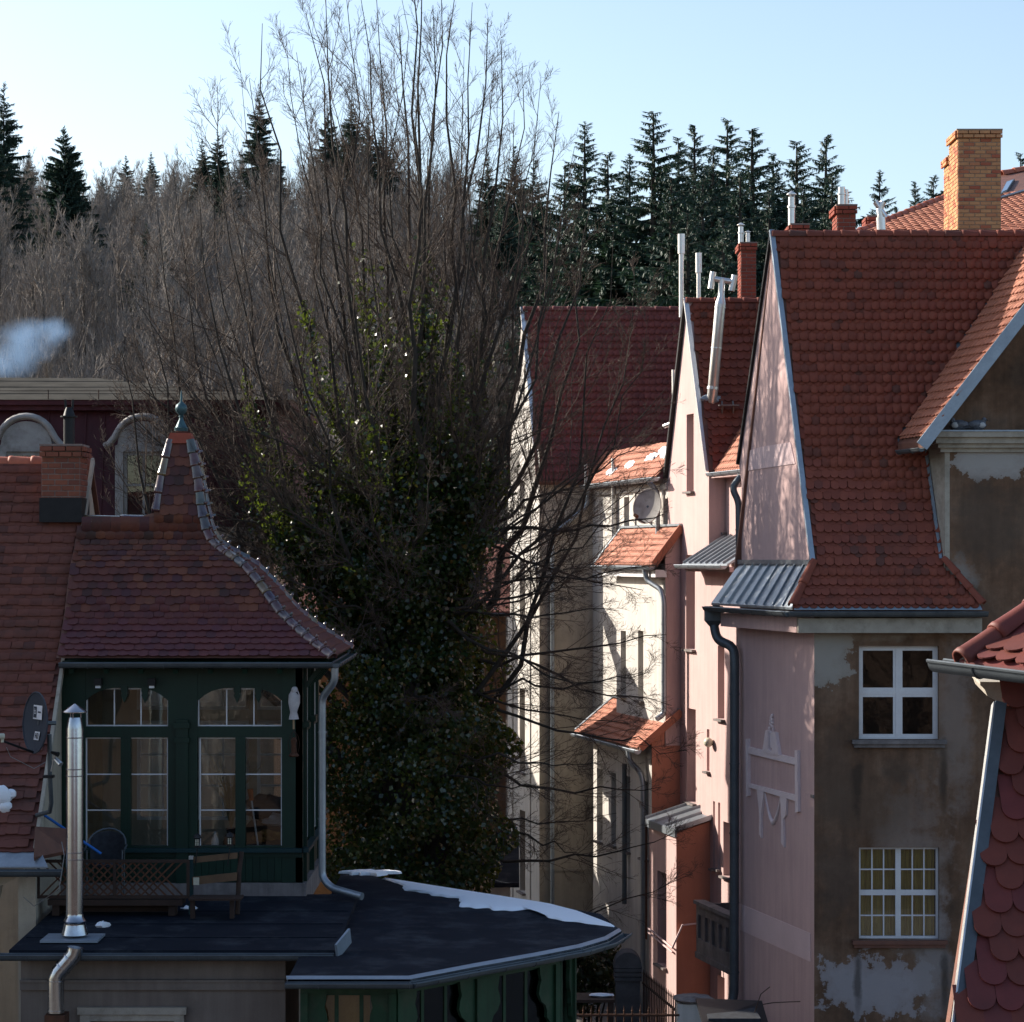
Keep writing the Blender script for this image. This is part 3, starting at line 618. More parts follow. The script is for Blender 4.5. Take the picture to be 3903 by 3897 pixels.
mb.build('hopper_head', 'zinc_dark', H1)
pipe(H1, [at(2720,2375,hp.y), at(2732,2440,43.7), at(2798,2466,43.5), at(2800,2540,43.45), at(2798,3790,43.45), at(2780,3850,43.4)], .085, 'zinc_dark')
pipe(H1, [at(2824,1815,43.9), at(2790,1860,43.9), at(2816,1915,43.85), at(2818,2185,43.8), at(2724,2315,hp.y)], .062, 'zinc_dark')
# upper wing with its own cornice and cross gable
FS = Fr((7.155-.2371*1.3, 40+.9715*1.3), UF)
mb = wall(FS, 0, 1.3, 9.0, 11.9); mb.box(FB, 2.157, 2.24, 9.95, 11.87, .002, .012); mb.build('wing_side_wall', 'old_plaster', H1)
mb = MB(); mb.box(FB, 1.93, 6.5, 12.0, 12.09, -.5, .27); mb.box(FB, 1.98, 6.5, 11.9, 12.0, -.5, .2); mb.box(FB, 2.03, 6.5, 11.83, 11.9, -.5, .13); mb.box(FB, 2.08, 6.5, 11.76, 11.83, -.4, .06); mb.build('wing_cornice', 'old_plaster', H1)
MB().box(FB, 1.92, 6.5, 12.09, 12.115, -.3, .29).build('cornice_flashing', 'lead', H1)
MB().extr(FB, [(2.0,12.1),(6.5,12.1),(6.5,16.5),(5.2,16.5)], -.3, -.1).build('wing_gable_wall', 'brown_stucco', H1)
mb = MB()
for z0, z1 in ((9.98, 12.0),):
    f = lambda z: V((7.155-.244*(.05+(z-9.87)*.3287), 40.05+(z-9.87)*.3287, z))
    mb.bar(f(z0)+V((-.035,-.03,.02)), f(z1)+V((-.035,-.03,.02)), .05, .05)
mb.build('wall_flashing', 'lead', H1)
top = 4.2; pl = [P1-EV*.12, P1+EV*top, P1+EV*top+LB*bval(P1.z+EV.z*top), P1-EV*.12+LB*bval(P1.z)]
cr = MB().prism(pl, [q-V((0,0,.1)) for q in pl]).build('cross_roof', 'copper_brown', H1)
NX = V((-XN.x,-XN.y,-XN.z)) if XN.z < 0 else XN
v2_ = (EV-LB*EV.dot(LB)).normalized()
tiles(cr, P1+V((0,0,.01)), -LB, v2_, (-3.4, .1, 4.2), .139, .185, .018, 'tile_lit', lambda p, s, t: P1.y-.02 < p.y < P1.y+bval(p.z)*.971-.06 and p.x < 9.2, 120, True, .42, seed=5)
mb = MB(); mb.bar(P1-EV*.2+V((0,-.05,-.02)), P1+EV*top+V((0,-.05,-.02)), .05, .2); mb.build('verge_board', 'lead', cr)
mb = MB(); a, b = P1-EV*.15+LB*(bval(P1.z)+.02), P1+EV*top+LB*(bval(P1.z+EV.z*top)+.02); mb.bar(a+V((-.05,-.03,.03)), b+V((-.05,-.03,.03)), .17, .02, V((-.3,-.8,.4)).normalized()); mb.build('valley_flashing', 'zinc_dark', cr)
gutter(H1, P1-EV*.2+V((0,-.05,-.06)), P1-EV*.2+LB*.95+V((0,0,-.06)), .055, 'zinc_dark')
# pigeons on the cornice ledge
def pigeon(px, py, flip, label):
    p = at(px, py, 39.9); t = thing('pigeon', label, 'pigeon', (p.x, p.y, 12.115), 'pigeons on the cornice'); s = -1 if flip else 1
    b = MB().blob(V((p.x,p.y,12.205)), (.15,.075,.085), 2, 12, 8, .04); b.blob(V((p.x-s*.04,p.y-.03,12.215)), (.13,.06,.06), 4, 10, 7, .05); b.build('body', 'pigeon', t, smooth=True)
    h = MB().blob(V((p.x+s*.11,p.y-.01,12.29)), (.042,.038,.042), 1, 9, 6, 0); h.tube([V((p.x+s*.09,p.y,12.24)),V((p.x+s*.11,p.y,12.29))], [.05,.035], 8); h.build('head', 'pigeon', t, smooth=True)
    k = MB(); k.tube([V((p.x+s*.145,p.y-.01,12.29)), V((p.x+s*.18,p.y-.01,12.28))], [.01,.003], 6); k.build('beak', 'black_metal', t)
    MB().tube([V((p.x-s*.11,p.y,12.2)), V((p.x-s*.24,p.y,12.165))], [.05,.03], 6).build('tail', 'pigeon', t)
    MB().blob(V((p.x+s*.07,p.y-.055,12.2)), (.06,.03,.05), 3, 8, 6, .1).build('breast', 'pigeon_white', t, smooth=True)
    for q in (-.02, .03): MB().tube([V((p.x+q,p.y-.02,12.14)), V((p.x+q+s*.015,p.y-.03,12.114))], .009, 5).build('leg', 'copper_brown', t)
pigeon(3655, 1625, True, 'pigeon with pale breast on the cornice ledge, the one nearer the metal verge')
pigeon(3725, 1630, False, 'dark-headed pigeon on the cornice ledge, the one farther from the metal verge')

# ================================================================ pink gabled house behind it
FA = Fr((2.0, 60.0), UF)
aP0 = FA.hit(2546,1797)[0]; aP1 = FA.hit(2702,1768)[0]; c1 = FA.p(aP1, 0); ap = FA.hit(2618,1147); apw = FA.p(*ap)
H2 = thing('pink_house', 'narrow pink gabled house with steep red roof and slanting steel T flue', 'house', (c1.x+1, c1.y, 0))
wh = [pxhole(FA,2617,1579,2644,1873), pxhole(FA,2615,2116,2649,2475), pxhole(FA,2618,2702,2652,3059)]
wt = wh[0]; wall(FA, aP0, aP1, -1, 11.9, [(wt[0],wt[1],wt[2],11.9,1)]+wh[1:], .25).build('flank_wall', 'pink', H2)
for h in wh: simple_slit(H2, FA, h, frame='white_paint')
gl = lambda z: aP0+(ap[0]-aP0)*(z-11.9)/(ap[1]-11.9); gr = lambda z: aP1+(ap[0]-aP1)*(z-11.9)/(ap[1]-11.9); zh = wt[3]
mb = MB(); mb.extr(FA, [(aP0,11.9),(wt[0],11.9),(wt[0],zh),(gl(zh),zh)], -.25, 0); mb.extr(FA, [(wt[1],11.9),(aP1,11.9),(gr(zh),zh),(wt[1],zh)], -.25, 0); mb.extr(FA, [(gl(zh),zh),(gr(zh),zh),(ap[0]+.03,ap[1]),(ap[0]-.03,ap[1])], -.25, 0); mb.build('gable_wall', 'pink', H2)
FF = Fr((c1.x, c1.y), (1, 0)); wall(FF, 0, .5, -1, 11.9, b=-.004).build('side_wall', 'pink', H2)
R0, R1 = V((c1.x,c1.y-.05,11.85)), V((apw.x,apw.y,ap[1])); vv = (R1-R0); vv.x = 0
rb = MB(); rb.prism([R0, V((8,R0.y,R0.z)), V((8,R1.y,R1.z)), R1], [q-V((0,-.08,.08)) for q in (R0, V((8,R0.y,R0.z)), V((8,R1.y,R1.z)), R1)])
bk = FA.p(aP0, 11.9); rb.prism([R1, V((8,R1.y,R1.z)), V((8.5,bk.y+.3,11.9)), bk], [q-V((0,0,.08)) for q in (R1, V((8,R1.y,R1.z)), V((8.5,bk.y+.3,11.9)), bk)])
roof2 = rb.build('roof', 'copper_brown', H2)
def in_pink(p, s, t): return (V((p.x,p.y))-FA.o).dot(FA.n) < -.09 and p.x < 5.55 and p.z < ap[1]-.05
tiles(roof2, R0-V((.9,0,0)), (1,0,0), vv, (0, 3.2, vv.length), .15, .2, .02, 'tile_red', in_pink, 300, True, .42, seed=6)
ridge(roof2, [R1+V((-.03,0,-.03)), V((7.5,R1.y,R1.z-.03))], .1, .32, 'tile_red')
na = V((FA.n.x, FA.n.y, 0))
mb = MB(); mb.bar(R1+na*.03+V((0,0,.05)), FA.p(aP1, 11.85, .03), .05, .1, na); mb.build('verge_flashing', 'steel_pale', roof2)
mb = MB(); mb.bar(R1+na*.03+V((0,0,.04)), FA.p(aP0-.05, 11.8, .05), .07, .1, na); mb.build('verge_board', 'black_metal', roof2)
# flue with a T head
def on_roof2(px, py):
    r = V(((px-CX)/F, 1, (HY-py)/F)); n = V((1,0,0)).cross(vv).normalized(); t = (R0-V((0,0,CZ))).dot(n)/r.dot(n); return r*t+V((0,0,CZ))
fb = on_roof2(2712,1528); d_ = fb.y-.12
mb = MB(); mb.tube([fb+V((0,.1,-.1)), at(2716,1500,d_), at(2746,1160,d_)], .115, 16); mb.tube([at(2746,1160,d_), at(2749,1130,d_), at(2752,1064,d_)], [.115,.07,.07], 14)
mb.tube([at(2717,1475,d_), at(2716,1485,d_)], .125, 16); mb.tube([at(2745,1175,d_), at(2745.4,1170,d_)], .125, 16); mb.tube([at(2731,1330,d_), at(2731.4,1325,d_)], .122, 16)
mb.tube([at(2722,1064,d_), at(2798,1076,d_)], .06, 12); mb.tube([at(2709,1102,d_), at(2719,1037,d_)], .068, 12); mb.tube([at(2788,1110,d_), at(2801,1050,d_)], .068, 12)
fl = mb.build('flue_pipe', 'steel_pale', H2, smooth=True)
mb = MB(); q = fb+V((0,-.03,.04)); mb.blob(q, (.22,.06,.09), 4, 14, 6, .3); mb.build('flue_collar', 'lead', H2)
mb = MB(); q0, q1 = on_roof2(2736,1552)+V((0,-.22,.02)), on_roof2(2812,1552)+V((0,-.22,.02)); mb.bar(q0, q1, .2, .025)
for f in (.2, .75): w = q0.lerp(q1, f); mb.bar(w, w+V((0,.16,-.2)), .03, .03); mb.bar(w+V((0,.1,0)), w+V((0,.2,.1)), .03, .03)
mb.build('roof_step', 'concrete', H2)
for px, w, zt, zb, h in ((2597, 34, 893, 1150, 0), (2663, 30, 965, 1150, 1)):      # two tall slim flues behind the ridge
    d = apw.y+1.2; r = w/2/F*d*.55; mb = MB(); mb.tube([at(px,zb+60,d), at(px,zt+60,d)], r, 12); mb.tube([at(px,zt+75,d), at(px,zt,d)], r*1.5, 12); mb.build('slim_flue', 'steel_pale', H2, smooth=True)
mb = MB(); pipe(H2, [FA.p(aP0+.05,FA.hit(2580,1620)[1],.1), at(2571,1610,53.6), at(2568,1410,53.6)], .05, 'steel_pale', 'vent_pipe', False)
# linking wall between the two houses, with its little lit roof, gutter, canopy and bay
FC = Fr((c1.x+.35, c1.y), UF)
wc = pxhole(FC, 2730, 1830, 2768, 2030)
wall(FC, 0, 7.6, -1, 11.75, [wc], .2).build('link_wall', 'pink', H2); simple_slit(H2, FC, wc, frame='grey_paint')
e0, ev_ = FC.p(-.4, 11.85, .22), V((-FC.n.x*.57, -FC.n.y*.57, .82)).normalized(); u3 = V((FC.u.x, FC.u.y, 0))
lr = MB().prism([e0, e0+u3*6, e0+u3*6+ev_*1.1, e0+ev_*1.1], [q-V((0,0,.06)) for q in (e0, e0+u3*6, e0+u3*6+ev_*1.1, e0+ev_*1.1)]).build('link_roof', 'copper_brown', H2)
kk = vv.y/vv.z
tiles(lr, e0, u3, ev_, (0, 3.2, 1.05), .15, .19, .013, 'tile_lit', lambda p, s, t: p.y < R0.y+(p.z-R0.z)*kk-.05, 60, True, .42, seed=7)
gutter(H2, FC.p(-.2,11.8,.3), FC.p(2.6,11.8,.3), .075, 'zinc')
mb = MB(); mb.bar(FC.p(.0,11.75,.16), FC.p(3,11.75,.16), .3, .1); mb.build('eave_board', 'pink', H2)
FCb = FC.off(.55)
bw = [pxhole(FCb,2736,2462,2761,2741), pxhole(FCb,2694,2780,2704,2940), pxhole(FCb,2718,3055,2725,3310), pxhole(FCb,2737,3060,2745,3312), pxhole(FCb,2757,3135,2781,3342), pxhole(FCb,2735,3722,2762,3860)]
wall(FCb, 0, 6.3, -1, 9.75, bw, .2).build('bay_wall', 'pink', H2)
for h in bw: simple_slit(H2, FCb, h, sill='concrete')
wall(Fr(FCb.p(6.3,0).xy, (1,0)), 0, .6, -1, 9.75).build('bay_side_wall', 'pink', H2)
zt = FC.hit(2715,2045)[1]; z_e = FCb.hit(2640,2150,.4)[1]
cp = MB(); A0, A1 = -.05, 2.9; q = [FC.p(A0,z_e,.95), FC.p(A1,z_e,.95), FC.p(A1,zt,.01), FC.p(A0,zt,.01)]; cp.prism(q, [w-V((0,0,.05)) for w in q])
for k in range(8): f = (k+.3)/8; cp.bar(q[0].lerp(q[1],f)+V((0,0,.02)), q[3].lerp(q[2],f)+V((0,0,.02)), .022, .06)
cp.build('metal_canopy', 'zinc', H2); gutter(H2, FC.p(A0-.1,z_e-.03,1.02), FC.p(A1,z_e-.03,1.02), .075, 'zinc')
MB().box(FC, A0+.05, A1, z_e-.16, z_e-.06, .551, .9).build('canopy_soffit', 'pink', H2)
lamp = FCb.hit(2717,2830); mb = MB().blob(FCb.p(lamp[0],lamp[1],.1), (.1,.12,.1), 2, 12, 8, 0); mb.build('wall_lamp', 'plastic_cream', H2, smooth=True)
# balcony with sunk panels
FK = FC.off(1.3); ba0, ba1 = 2.0, 4.35; zk1 = FK.hit(2700,3465)[1]; zk0 = FK.hit(2700,3640)[1]-.05
n = 5; hs = [(ba0+.12+(ba1-ba0-.2)*k/n, ba0+.12+(ba1-ba0-.2)*(k+.72)/n, zk0+.28, zk1-.2) for k in range(n)]
mb = wall(FK, ba0, ba1, zk0, zk1, hs, .05)
for h in hs: mb.poly([FK.p(h[0],h[2],-.05),FK.p(h[1],h[2],-.05),FK.p(h[1],h[3],-.05),FK.p(h[0],h[3],-.05)])
mb.box(FK, ba0, ba1, zk0, zk1-.001, -.16, -.06); mb.box(FK, ba0, ba1, zk0-.12, zk0-.001, -.75, .03); mb.box(FK, ba0-.04, ba1, zk1, zk1+.07, -.18, .05)
for a in (ba0, ba1-.1): mb.box(FK, a, a+.1, zk0, zk1-.002, -.75, -.161)
mb.build('balcony', 'concrete', H2)

# ================================================================ white house with wing, annexes and dish
H3 = thing('white_house', 'pale stucco house with tall crimson roof, sunlit gable end and tiled lean-to annexes', 'house', (2, 60, 0))
FWg = Fr((.68-.2371*3.35, 60+.9715*3.35), UF); FWf = Fr((.68, 60.0), (1, 0)); zE, zW = 11.98, 16.36
gh = [pxhole(FWg,1981,1724,2000,1927), pxhole(FWg,1981,2130,2002,2442), pxhole(FWg,1981,2625,2001,2943), pxhole(FWg,1981,3090,2002,3400)]
wall(FWg, 0, 3.35, -1, zE, gh, .25).build('gable_end_wall', 'white_stucco', H3)
for h in gh: simple_slit(H3, FWg, h)
mb = MB()
for x0, x1 in ((1945,1957),(2012,2024)): a0, a1 = FWg.hit(x0,2500)[0], FWg.hit(x1,2500)[0]; mb.box(FWg, a0, a1, 1, zE-.3, -.01, .03)
mb.build('pilaster_strips', 'white_stucco', H3)
MB().extr(FWg, [(.001,zE),(3.349,zE),(1.70,zW),(1.64,zW)], -.25, 0).build('gable_wall', 'white_stucco', H3)
wall(FWf, 0, 1.45, -1, zE).build('front_wall', 'cream_stucco', H3)
S0, S1 = V((.6,59.92,zE-.05)), V((.68-.2371*1.68,61.63,zW)); v3 = V((0,S1.y-S0.y,S1.z-S0.z))
pl = [S0, V((6,S0.y,S0.z)), V((6,S1.y,S1.z)), S1]; rb = MB().prism(pl, [q-V((0,-.06,.08)) for q in pl])
bk = FWg.p(0, zE); pl = [S1, V((6,S1.y,S1.z)), V((6.5,63.4,zE)), bk]; rb.prism(pl, [q-V((0,0,.08)) for q in pl]); roof3 = rb.build('roof', 'copper_brown', H3)
tiles(roof3, S0-V((.5,0,0)), (1,0,0), v3, (0, 4.6, v3.length), .15, .2, .02, 'tile_crimson', lambda p, s, t: (V((p.x,p.y))-FWg.o).dot(FWg.n) < -.09 and p.z < zW-.05, 300, True, .42, seed=8)
ridge(roof3, [S1+V((0,0,-.03)), V((5.5,S1.y,S1.z-.03))], .1, .36, 'tile_crimson')
ng = V((FWg.n.x,FWg.n.y,0)); mb = MB(); mb.bar(S1+ng*.03+V((0,0,.05)), FWg.p(3.35,zE,.03), .05, .1, ng); mb.build('verge_flashing', 'steel_pale', roof3)
gutter(H3, (.62,59.85,zE-.08), (2.1,59.85,zE-.08), .075, 'copper_brown')
pipe(H3, [(1.92,59.88,zE-.15), (1.85,59.9,11.3), (1.2,59.9,10.75), (1.0,59.88,10.5), (1.0,59.88,0)], .055, 'zinc')
mb = MB(); mb.tube([at(2236,1870,59.7), at(2236,1770,59.7)], .06, 10); mb.build('vent_pipe', 'steel_pale', H3, smooth=True)
pipe(H3, [FA.p(2.2,10.3,.1), FA.p(2.2,12.4,.1)], .055, 'steel_pale', 'vent_pipe', False)
MB().box(FWf, 0, 1.4, FWf.hit(2100,3310)[1]-.06, FWf.hit(2100,3310)[1], -.01, .04).build('string_course', 'cream_stucco', H3)
for (x0,y0,x1,y1) in ((2268,2060,2290,2085),(2292,2480,2330,2660)):
    h = pxhole(FWf, min(x0,2255), y0, min(x1,2258), y1)
# linking wall of the white house
lw = [pxhole(FA,2378,1895,2398,2010), pxhole(FA,2535,1900,2560,2010)]
wall(FA, 0, aP0, -1, 11.8, lw, .2, b=-.003).build('link_wall', 'white_stucco', H3)
for h in lw: window(H3, FA, h, b=-.12, nx=1, ny=2, fw=.05, mat='white_paint', room='room_dark')
mb = MB()
for px in (2350, 2420, 2480, 2528): a = FA.hit(px,1900)[0]; mb.box(FA, a, a+.1, 9.9, 11.7, -.01, .035)
mb.box(FA, .3, aP0, 11.55, 11.7, -.01, .05); mb.build('facade_strips', 'white_stucco', H3)
e0 = FA.p(-.4, 11.86, .22); ev2 = V((-FA.n.x*.6,-FA.n.y*.6,.8)).normalized(); ua = V((FA.u.x,FA.u.y,0)); La = aP0+.3
pl = [e0, e0+ua*La, e0+ua*La+ev2*.95, e0+ev2*.95]; lr3 = MB().prism(pl, [q-V((0,0,.06)) for q in pl]).build('link_roof', 'copper_brown', H3)
k3 = v3.y/v3.z
tiles(lr3, e0, ua, ev2, (0, La, .9), .15, .19, .013, 'tile_lit', lambda p, s, t: p.y < S0.y+(p.z-S0.z)*k3-.05, 60, True, .42, seed=9)
gutter(H3, FA.p(.1,11.8,.3), FA.p(aP0+.1,11.8,.3), .08, 'zinc')
pipe(H3, [FA.p(aP0-.5,11.72,.3), FA.p(aP0-.45,11.5,.1), FA.p(aP0-.45,10.1,.1), FA.p(aP0-.3,10.0,.3)], .055, 'zinc')
for i, (px, py, rx, ry) in enumerate(((2345,1800,.35,.12),(2400,1775,.4,.1),(2470,1745,.5,.13),(2520,1735,.4,.12),(2500,1720,.4,.1))):
    a, z = FA.hit(px, py); t = (z-11.86)/ev2.z; q = FA.p(a,0,.22)+V((0,0,11.86))+ev2*t; nq = ua.cross(ev2).normalized(); mb = MB().blob((0,0,0), (.17+rx*.42,.06+ry*.45,.03), i+3, 20, 8, .3)
    mb.v = [tuple(q+ua*x+ev2*y+nq*(w+.045)) for x, y, w in mb.v]
    tag(mb.build('snow_patch', 'snow', None, True, loc=q), 'thawing snow patch on the sunlit tiles above the white linking wall', 'snow', 'snow patches on the sunlit link roof')
# satellite dish on that wall
def dish(name, c, n, r, rz, mat, label, arm, lnb='black_metal', text=None):
    t = thing(name, label, 'satellite dish', c); n = V(n).normalized(); x = V((0,0,1)).cross(n).normalized(); y = n.cross(x); c = V(c); vs = []; m = 28; K = 6
    for i in range(K+1):
        q = i/K
        for k in range(m): an = 6.28319*k/m; vs.append(c+x*(r*q*math.cos(an))+y*(rz*q*math.sin(an))+n*(.12*r*(q*q-1)))
    mb = MB().add(vs, [(i*m+k, i*m+(k+1) % m, (i+1)*m+(k+1) % m, (i+1)*m+k) for i in range(K) for k in range(m)])
    mb.tube([c+x*(r*math.cos(6.28319*k/m))+y*(rz*math.sin(6.28319*k/m)) for k in range(m+1)], .012, 6); mb.build('reflector', mat, t, smooth=True)
    foot = c-y*rz*.98; tip = c-y*rz*arm[1]+n*arm[0]; MB().tube([foot, tip], .016, 8).build('feed_arm', 'black_metal', t)
    b = MB(); b.tube([tip-n*.02+V((0,0,.06)), tip+n*.1+V((0,0,.06))], .04, 12); b.tube([tip+V((0,0,-.02)), tip+V((0,0,.08))], .022, 8); b.build('feed_horn', lnb, t, smooth=True)
    MB().tube([c-n*.1*r, c-n*(.1*r+.25)], .03, 8).build('back_bracket', 'zinc_dark', t)
    return t, x, y
qd = FA.hit(2466, 1930, .4); dish('satellite_dish', FA.p(qd[0],qd[1],.4), (-.45,-.8,.25), .34, .4, 'grey_paint', 'pale round satellite dish on the white linking wall', (.42,1.05), 'rust_iron')
def annex(house, fr, aE0, aE1, bw, be, ze, zt, z0, wmat, emat, wins, roof, a0w=None, endt=None):
    a0w = aE0+.25 if a0w is None else a0w; a1w = aE1-.12; fw_ = fr.off(bw)
    wall(fw_, a0w, a1w, z0, ze-.02, wins, .2).build('annex_wall', wmat, house)
    for h in wins: simple_slit(house, fw_, h)
    fe = Fr(fr.p(a1w,0,bw).xy, (-fr.n.x,-fr.n.y)); sl = (zt-ze)/be
    MB().extr(fe, [(0.002,z0),(bw-.002,z0),(bw-.002,zt-.1),(0.002,ze-.1+sl*(be-bw))], -.1, 0).build('annex_end_wall', emat, house)
    pl = [fr.p(aE0,ze,be), fr.p(aE1,ze,be), fr.p(aE1,zt,.003), fr.p(aE0,zt,.003)]
    rb = MB().prism(pl, [q-V((0,0,.05)) for q in pl])
    up = (pl[3]-pl[0]); uu = (pl[1]-pl[0])
    if roof == 'tile':
        r = rb.build('annex_roof', 'copper_brown', house)
        tiles(r, pl[0]+V((0,0,.005)), uu, up, (.06, uu.length-.1, up.length), .15, .17, .012, 'tile_lit', lambda p, s, t: t < up.length-.06, 40, True, .42, seed=int(ze*10))
        mb = MB(); mb.bar(pl[0]+V((0,0,.03)), pl[3]+V((0,0,.03)), .12, .07); mb.bar(pl[3]+V((0,0,.05)), pl[2]+V((0,0,.05)), .14, .05); mb.build('roof_flashing', 'zinc', r)
        mb = MB(); mb.bar(pl[1]+V((0,0,.0)), pl[2]+V((0,0,.0)), .05, .16); mb.build('verge_board', 'tile_lit', r)
    else:
        for k in range(4): f = k/3; rb.bar(pl[0].lerp(pl[1],f)+V((0,0,.025)), pl[3].lerp(pl[2],f)+V((0,0,.025)), .03, .06)
        rb.box(fr, aE0, aE1, ze-.16, ze-.002, be-.04, be+.01); rb.build('annex_roof', 'zinc', house)
    return pl
uA, uB = FA.hit(2270,2145,.65), FA.hit(2492,2158,.65); zu = (uA[1]+uB[1])/2
annex(H3, FA, uA[0], uB[0], .35, .65, zu, FA.hit(2460,2015)[1], 5.9, 'white_stucco', 'pink', [pxhole(FA.off(.35),*q) for q in ((2366,2405,2386,2650),(2432,2405,2452,2670),(2552,2410,2572,2700))][:2], 'tile', a0w=FA.hit(2350,2300,.35)[0])
gutter(H3, FA.p(uA[0]-.05,zu-.05,.7), FA.p(uB[0],zu-.05,.7), .075, 'zinc'); MB().box(FA, uA[0]+.4, uB[0]-.05, zu-.28, zu-.12, .34, .6).build('eave_board', 'white_paint', H3)
pipe(H3, [FA.p(uB[0]-.55,zu-.1,.7), FA.p(uB[0]-.5,zu-.35,.66), FA.p(uB[0]-.1,zu-.55,.45), FA.p(uB[0],zu-.8,.42), FA.p(uB[0],6.6,.42), FA.p(uB[0]+.05,6.5,.6)], .06, 'zinc')
lA, lB = FA.hit(2199,2790,.95), FA.hit(2440,2852,.95); zl = (lA[1]+lB[1])/2; zlt = FA.hit(2560,2700)[1]
annex(H3, FA, lA[0]-.1, lB[0], .65, .95, zl, (FA.hit(2590,2706)[1]+FA.hit(2360,2672)[1])/2, -1, 'white_stucco', 'salmon', [pxhole(FA.off(.65),*q) for q in ((2275,2931,2297,3207),(2330,2947,2348,3222),(2387,2959,2402,3246),(2447,2978,2470,3273))], 'tile', a0w=FA.hit(2262,3000,.65)[0])
gutter(H3, FA.p(lA[0]-.15,zl-.05,1.0), FA.p(lB[0],zl-.05,1.0), .08, 'zinc')
pipe(H3, [FA.p(lB[0]-.75,zl-.1,1.0), FA.p(lB[0]-.7,zl-.35,.98), FA.p(lB[0]-.5,zl-.55,.8), FA.p(lB[0]-.45,zl-.8,.75), FA.p(lB[0]-.45,0,.75)], .06, 'zinc')
pipe(H3, [FA.p(lB[0]-1.9,zl-.5,.75), FA.p(lB[0]-1.9,2.2,.75)], .055, 'zinc_dark')
# lower pink annex with metal roof
fa2 = .95; n0, n1 = FA.hit(2474,3140,fa2)[0], FA.hit(2577,3165,fa2)[0]; zn = FA.hit(2540,3150,fa2+.05)[1]
f2 = FA.off(fa2); hw = pxhole(f2, 2506,3325,2540,3680)
annex(H2, FA, n0-.08, n1+.13, fa2, fa2+.06, zn, FA.hit(2640,3068,0)[1], -1, 'pink', 'salmon', [hw], 'metal', a0w=n0)
mb = MB()
for dz in (0, .09):
    mb.tube([f2.p(n0+.05,2.05-dz,.04), f2.p(n1-.1,1.9-dz,.05)], .02, 6)
mb.tube([f2.p(n1-.1,1.9,.05), f2.p(n1+.08,1.95,.1), f2.p(n1+.12,2.4,-.1), f2.p(n1+.12,2.45,-.8)], .022, 6); mb.build('gas_pipe', 'pink_light', H2)
mb = MB()
for dx in (0, .07): mb.tube([f2.p(n0-.05+dx,1.8,.06), f2.p(n0-.05+dx,4.2,.06), f2.p(n0-.01,4.35,.02)], .012, 6)
for k in range(12): mb.tube([f2.p(n0-.05,2+k*.18,.06), f2.p(n0+.02,2+k*.18,.06)], .008, 4)
mb.build('cable_ladder', 'rust_iron', H2)

# ================================================================ chimneys and far roofs
HB = thing('back_range', 'long orange tiled roof with skylight rising behind the corner house ridge', 'house', (8, 52, 0))
A_, B_, D_ = at(3230,912,50), at(3625,752,53.5), at(3990,930,46.5)
nn_ = (B_-A_).cross(D_-A_).normalized(); C_ = at(3990,640,49)
def on_pl(px, py):
    r = V(((px-CX)/F, 1, (HY-py)/F)); t = (A_-V((0,0,CZ))).dot(nn_)/r.dot(nn_); return r*t+V((0,0,CZ))
low = [on_pl(3180,1150), on_pl(4350,1150), on_pl(4350,560), on_pl(3820,668), on_pl(3620,752), on_pl(3250,900)]
rbk = MB().prism(low, [q+V((.1,.3,-.3)) for q in low]).build('roof', 'copper_brown', HB)
if nn_.y > 0: nn_ = -nn_
uh = V((-nn_.y, nn_.x, 0)).normalized(); uh = uh if uh.x > 0 else -uh; vh = nn_.cross(uh); vh = vh if vh.z > 0 else -vh
ppx = [(3190,925),(4350,925),(4350,568),(3820,676),(3620,760),(3250,905)]
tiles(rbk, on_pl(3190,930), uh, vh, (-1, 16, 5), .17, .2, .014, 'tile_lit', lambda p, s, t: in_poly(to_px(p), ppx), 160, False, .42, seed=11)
ridge(rbk, [on_pl(3250,896)+V((0,-.05,0)), on_pl(3620,748)+V((0,-.05,0))], .09, .3, 'ridge_orange'); ridge(rbk, [on_pl(3815,668)+V((0,-.05,0)), on_pl(4350,556)+V((0,-.05,0))], .1, .34, 'ridge_orange')
q = [on_pl(3838,700), on_pl(3868,690), on_pl(3838,738), on_pl(3812,750)]; q = [p+nn_*.05 for p in q]
sk = MB().prism(q, [p-nn_*.08 for p in q]).build('skylight', 'zinc_dark', HB); q2 = [sum(q, V())/4+(p-sum(q, V())/4)*.8+nn_*.012 for p in q]; MB().poly(q2).build('pane', 'glass_blue', sk)
gutter(HB, on_pl(3806,765)+nn_*.06, on_pl(4350,606)+nn_*.06, .06, 'zinc')
FH = lambda p: Fr((p.x, p.y), (1, 0))
def stack(house, xl, xr, yt, yb, d, dep, mat, bl, bh, side='left', cap=2, name='chimney', mortar='mortar_grey'):
    p, q = at(xl, yt, d), at(xr, yb, d); return chimney(house, Fr((p.x, d), (1, 0)), 0, q.x-p.x, dep, q.z, p.z, mat, bl, bh, cap, mortar, side, name), p, q
o, p, q = stack(HB, 3652, 3815, 498, 930, 47.0, .95, 'brick_orange', .215, .0765, mortar='mortar')
chimney(HB, Fr((p.x,47.97),(1,0)), 0, .6, .55, q.z, at(0,600,48).z, 'brick_orange', .215, .0765, 2, 'mortar', 'left', 'chimney_shoulder')
o, p, q = stack(H2, 2825, 2882, 928, 1230, 55.0, .75, 'brick_red', .24, .08)
pot(H2, at(2824,935,55.3), .06, .42); pot(H2, at(2850,925,55.2), .05, .22)
o, p, q = stack(HB, 3018, 3080, 858, 960, 46.0, .7, 'brick_red', .24, .08); pot(HB, at(3017,862,46.3), .065, .55)
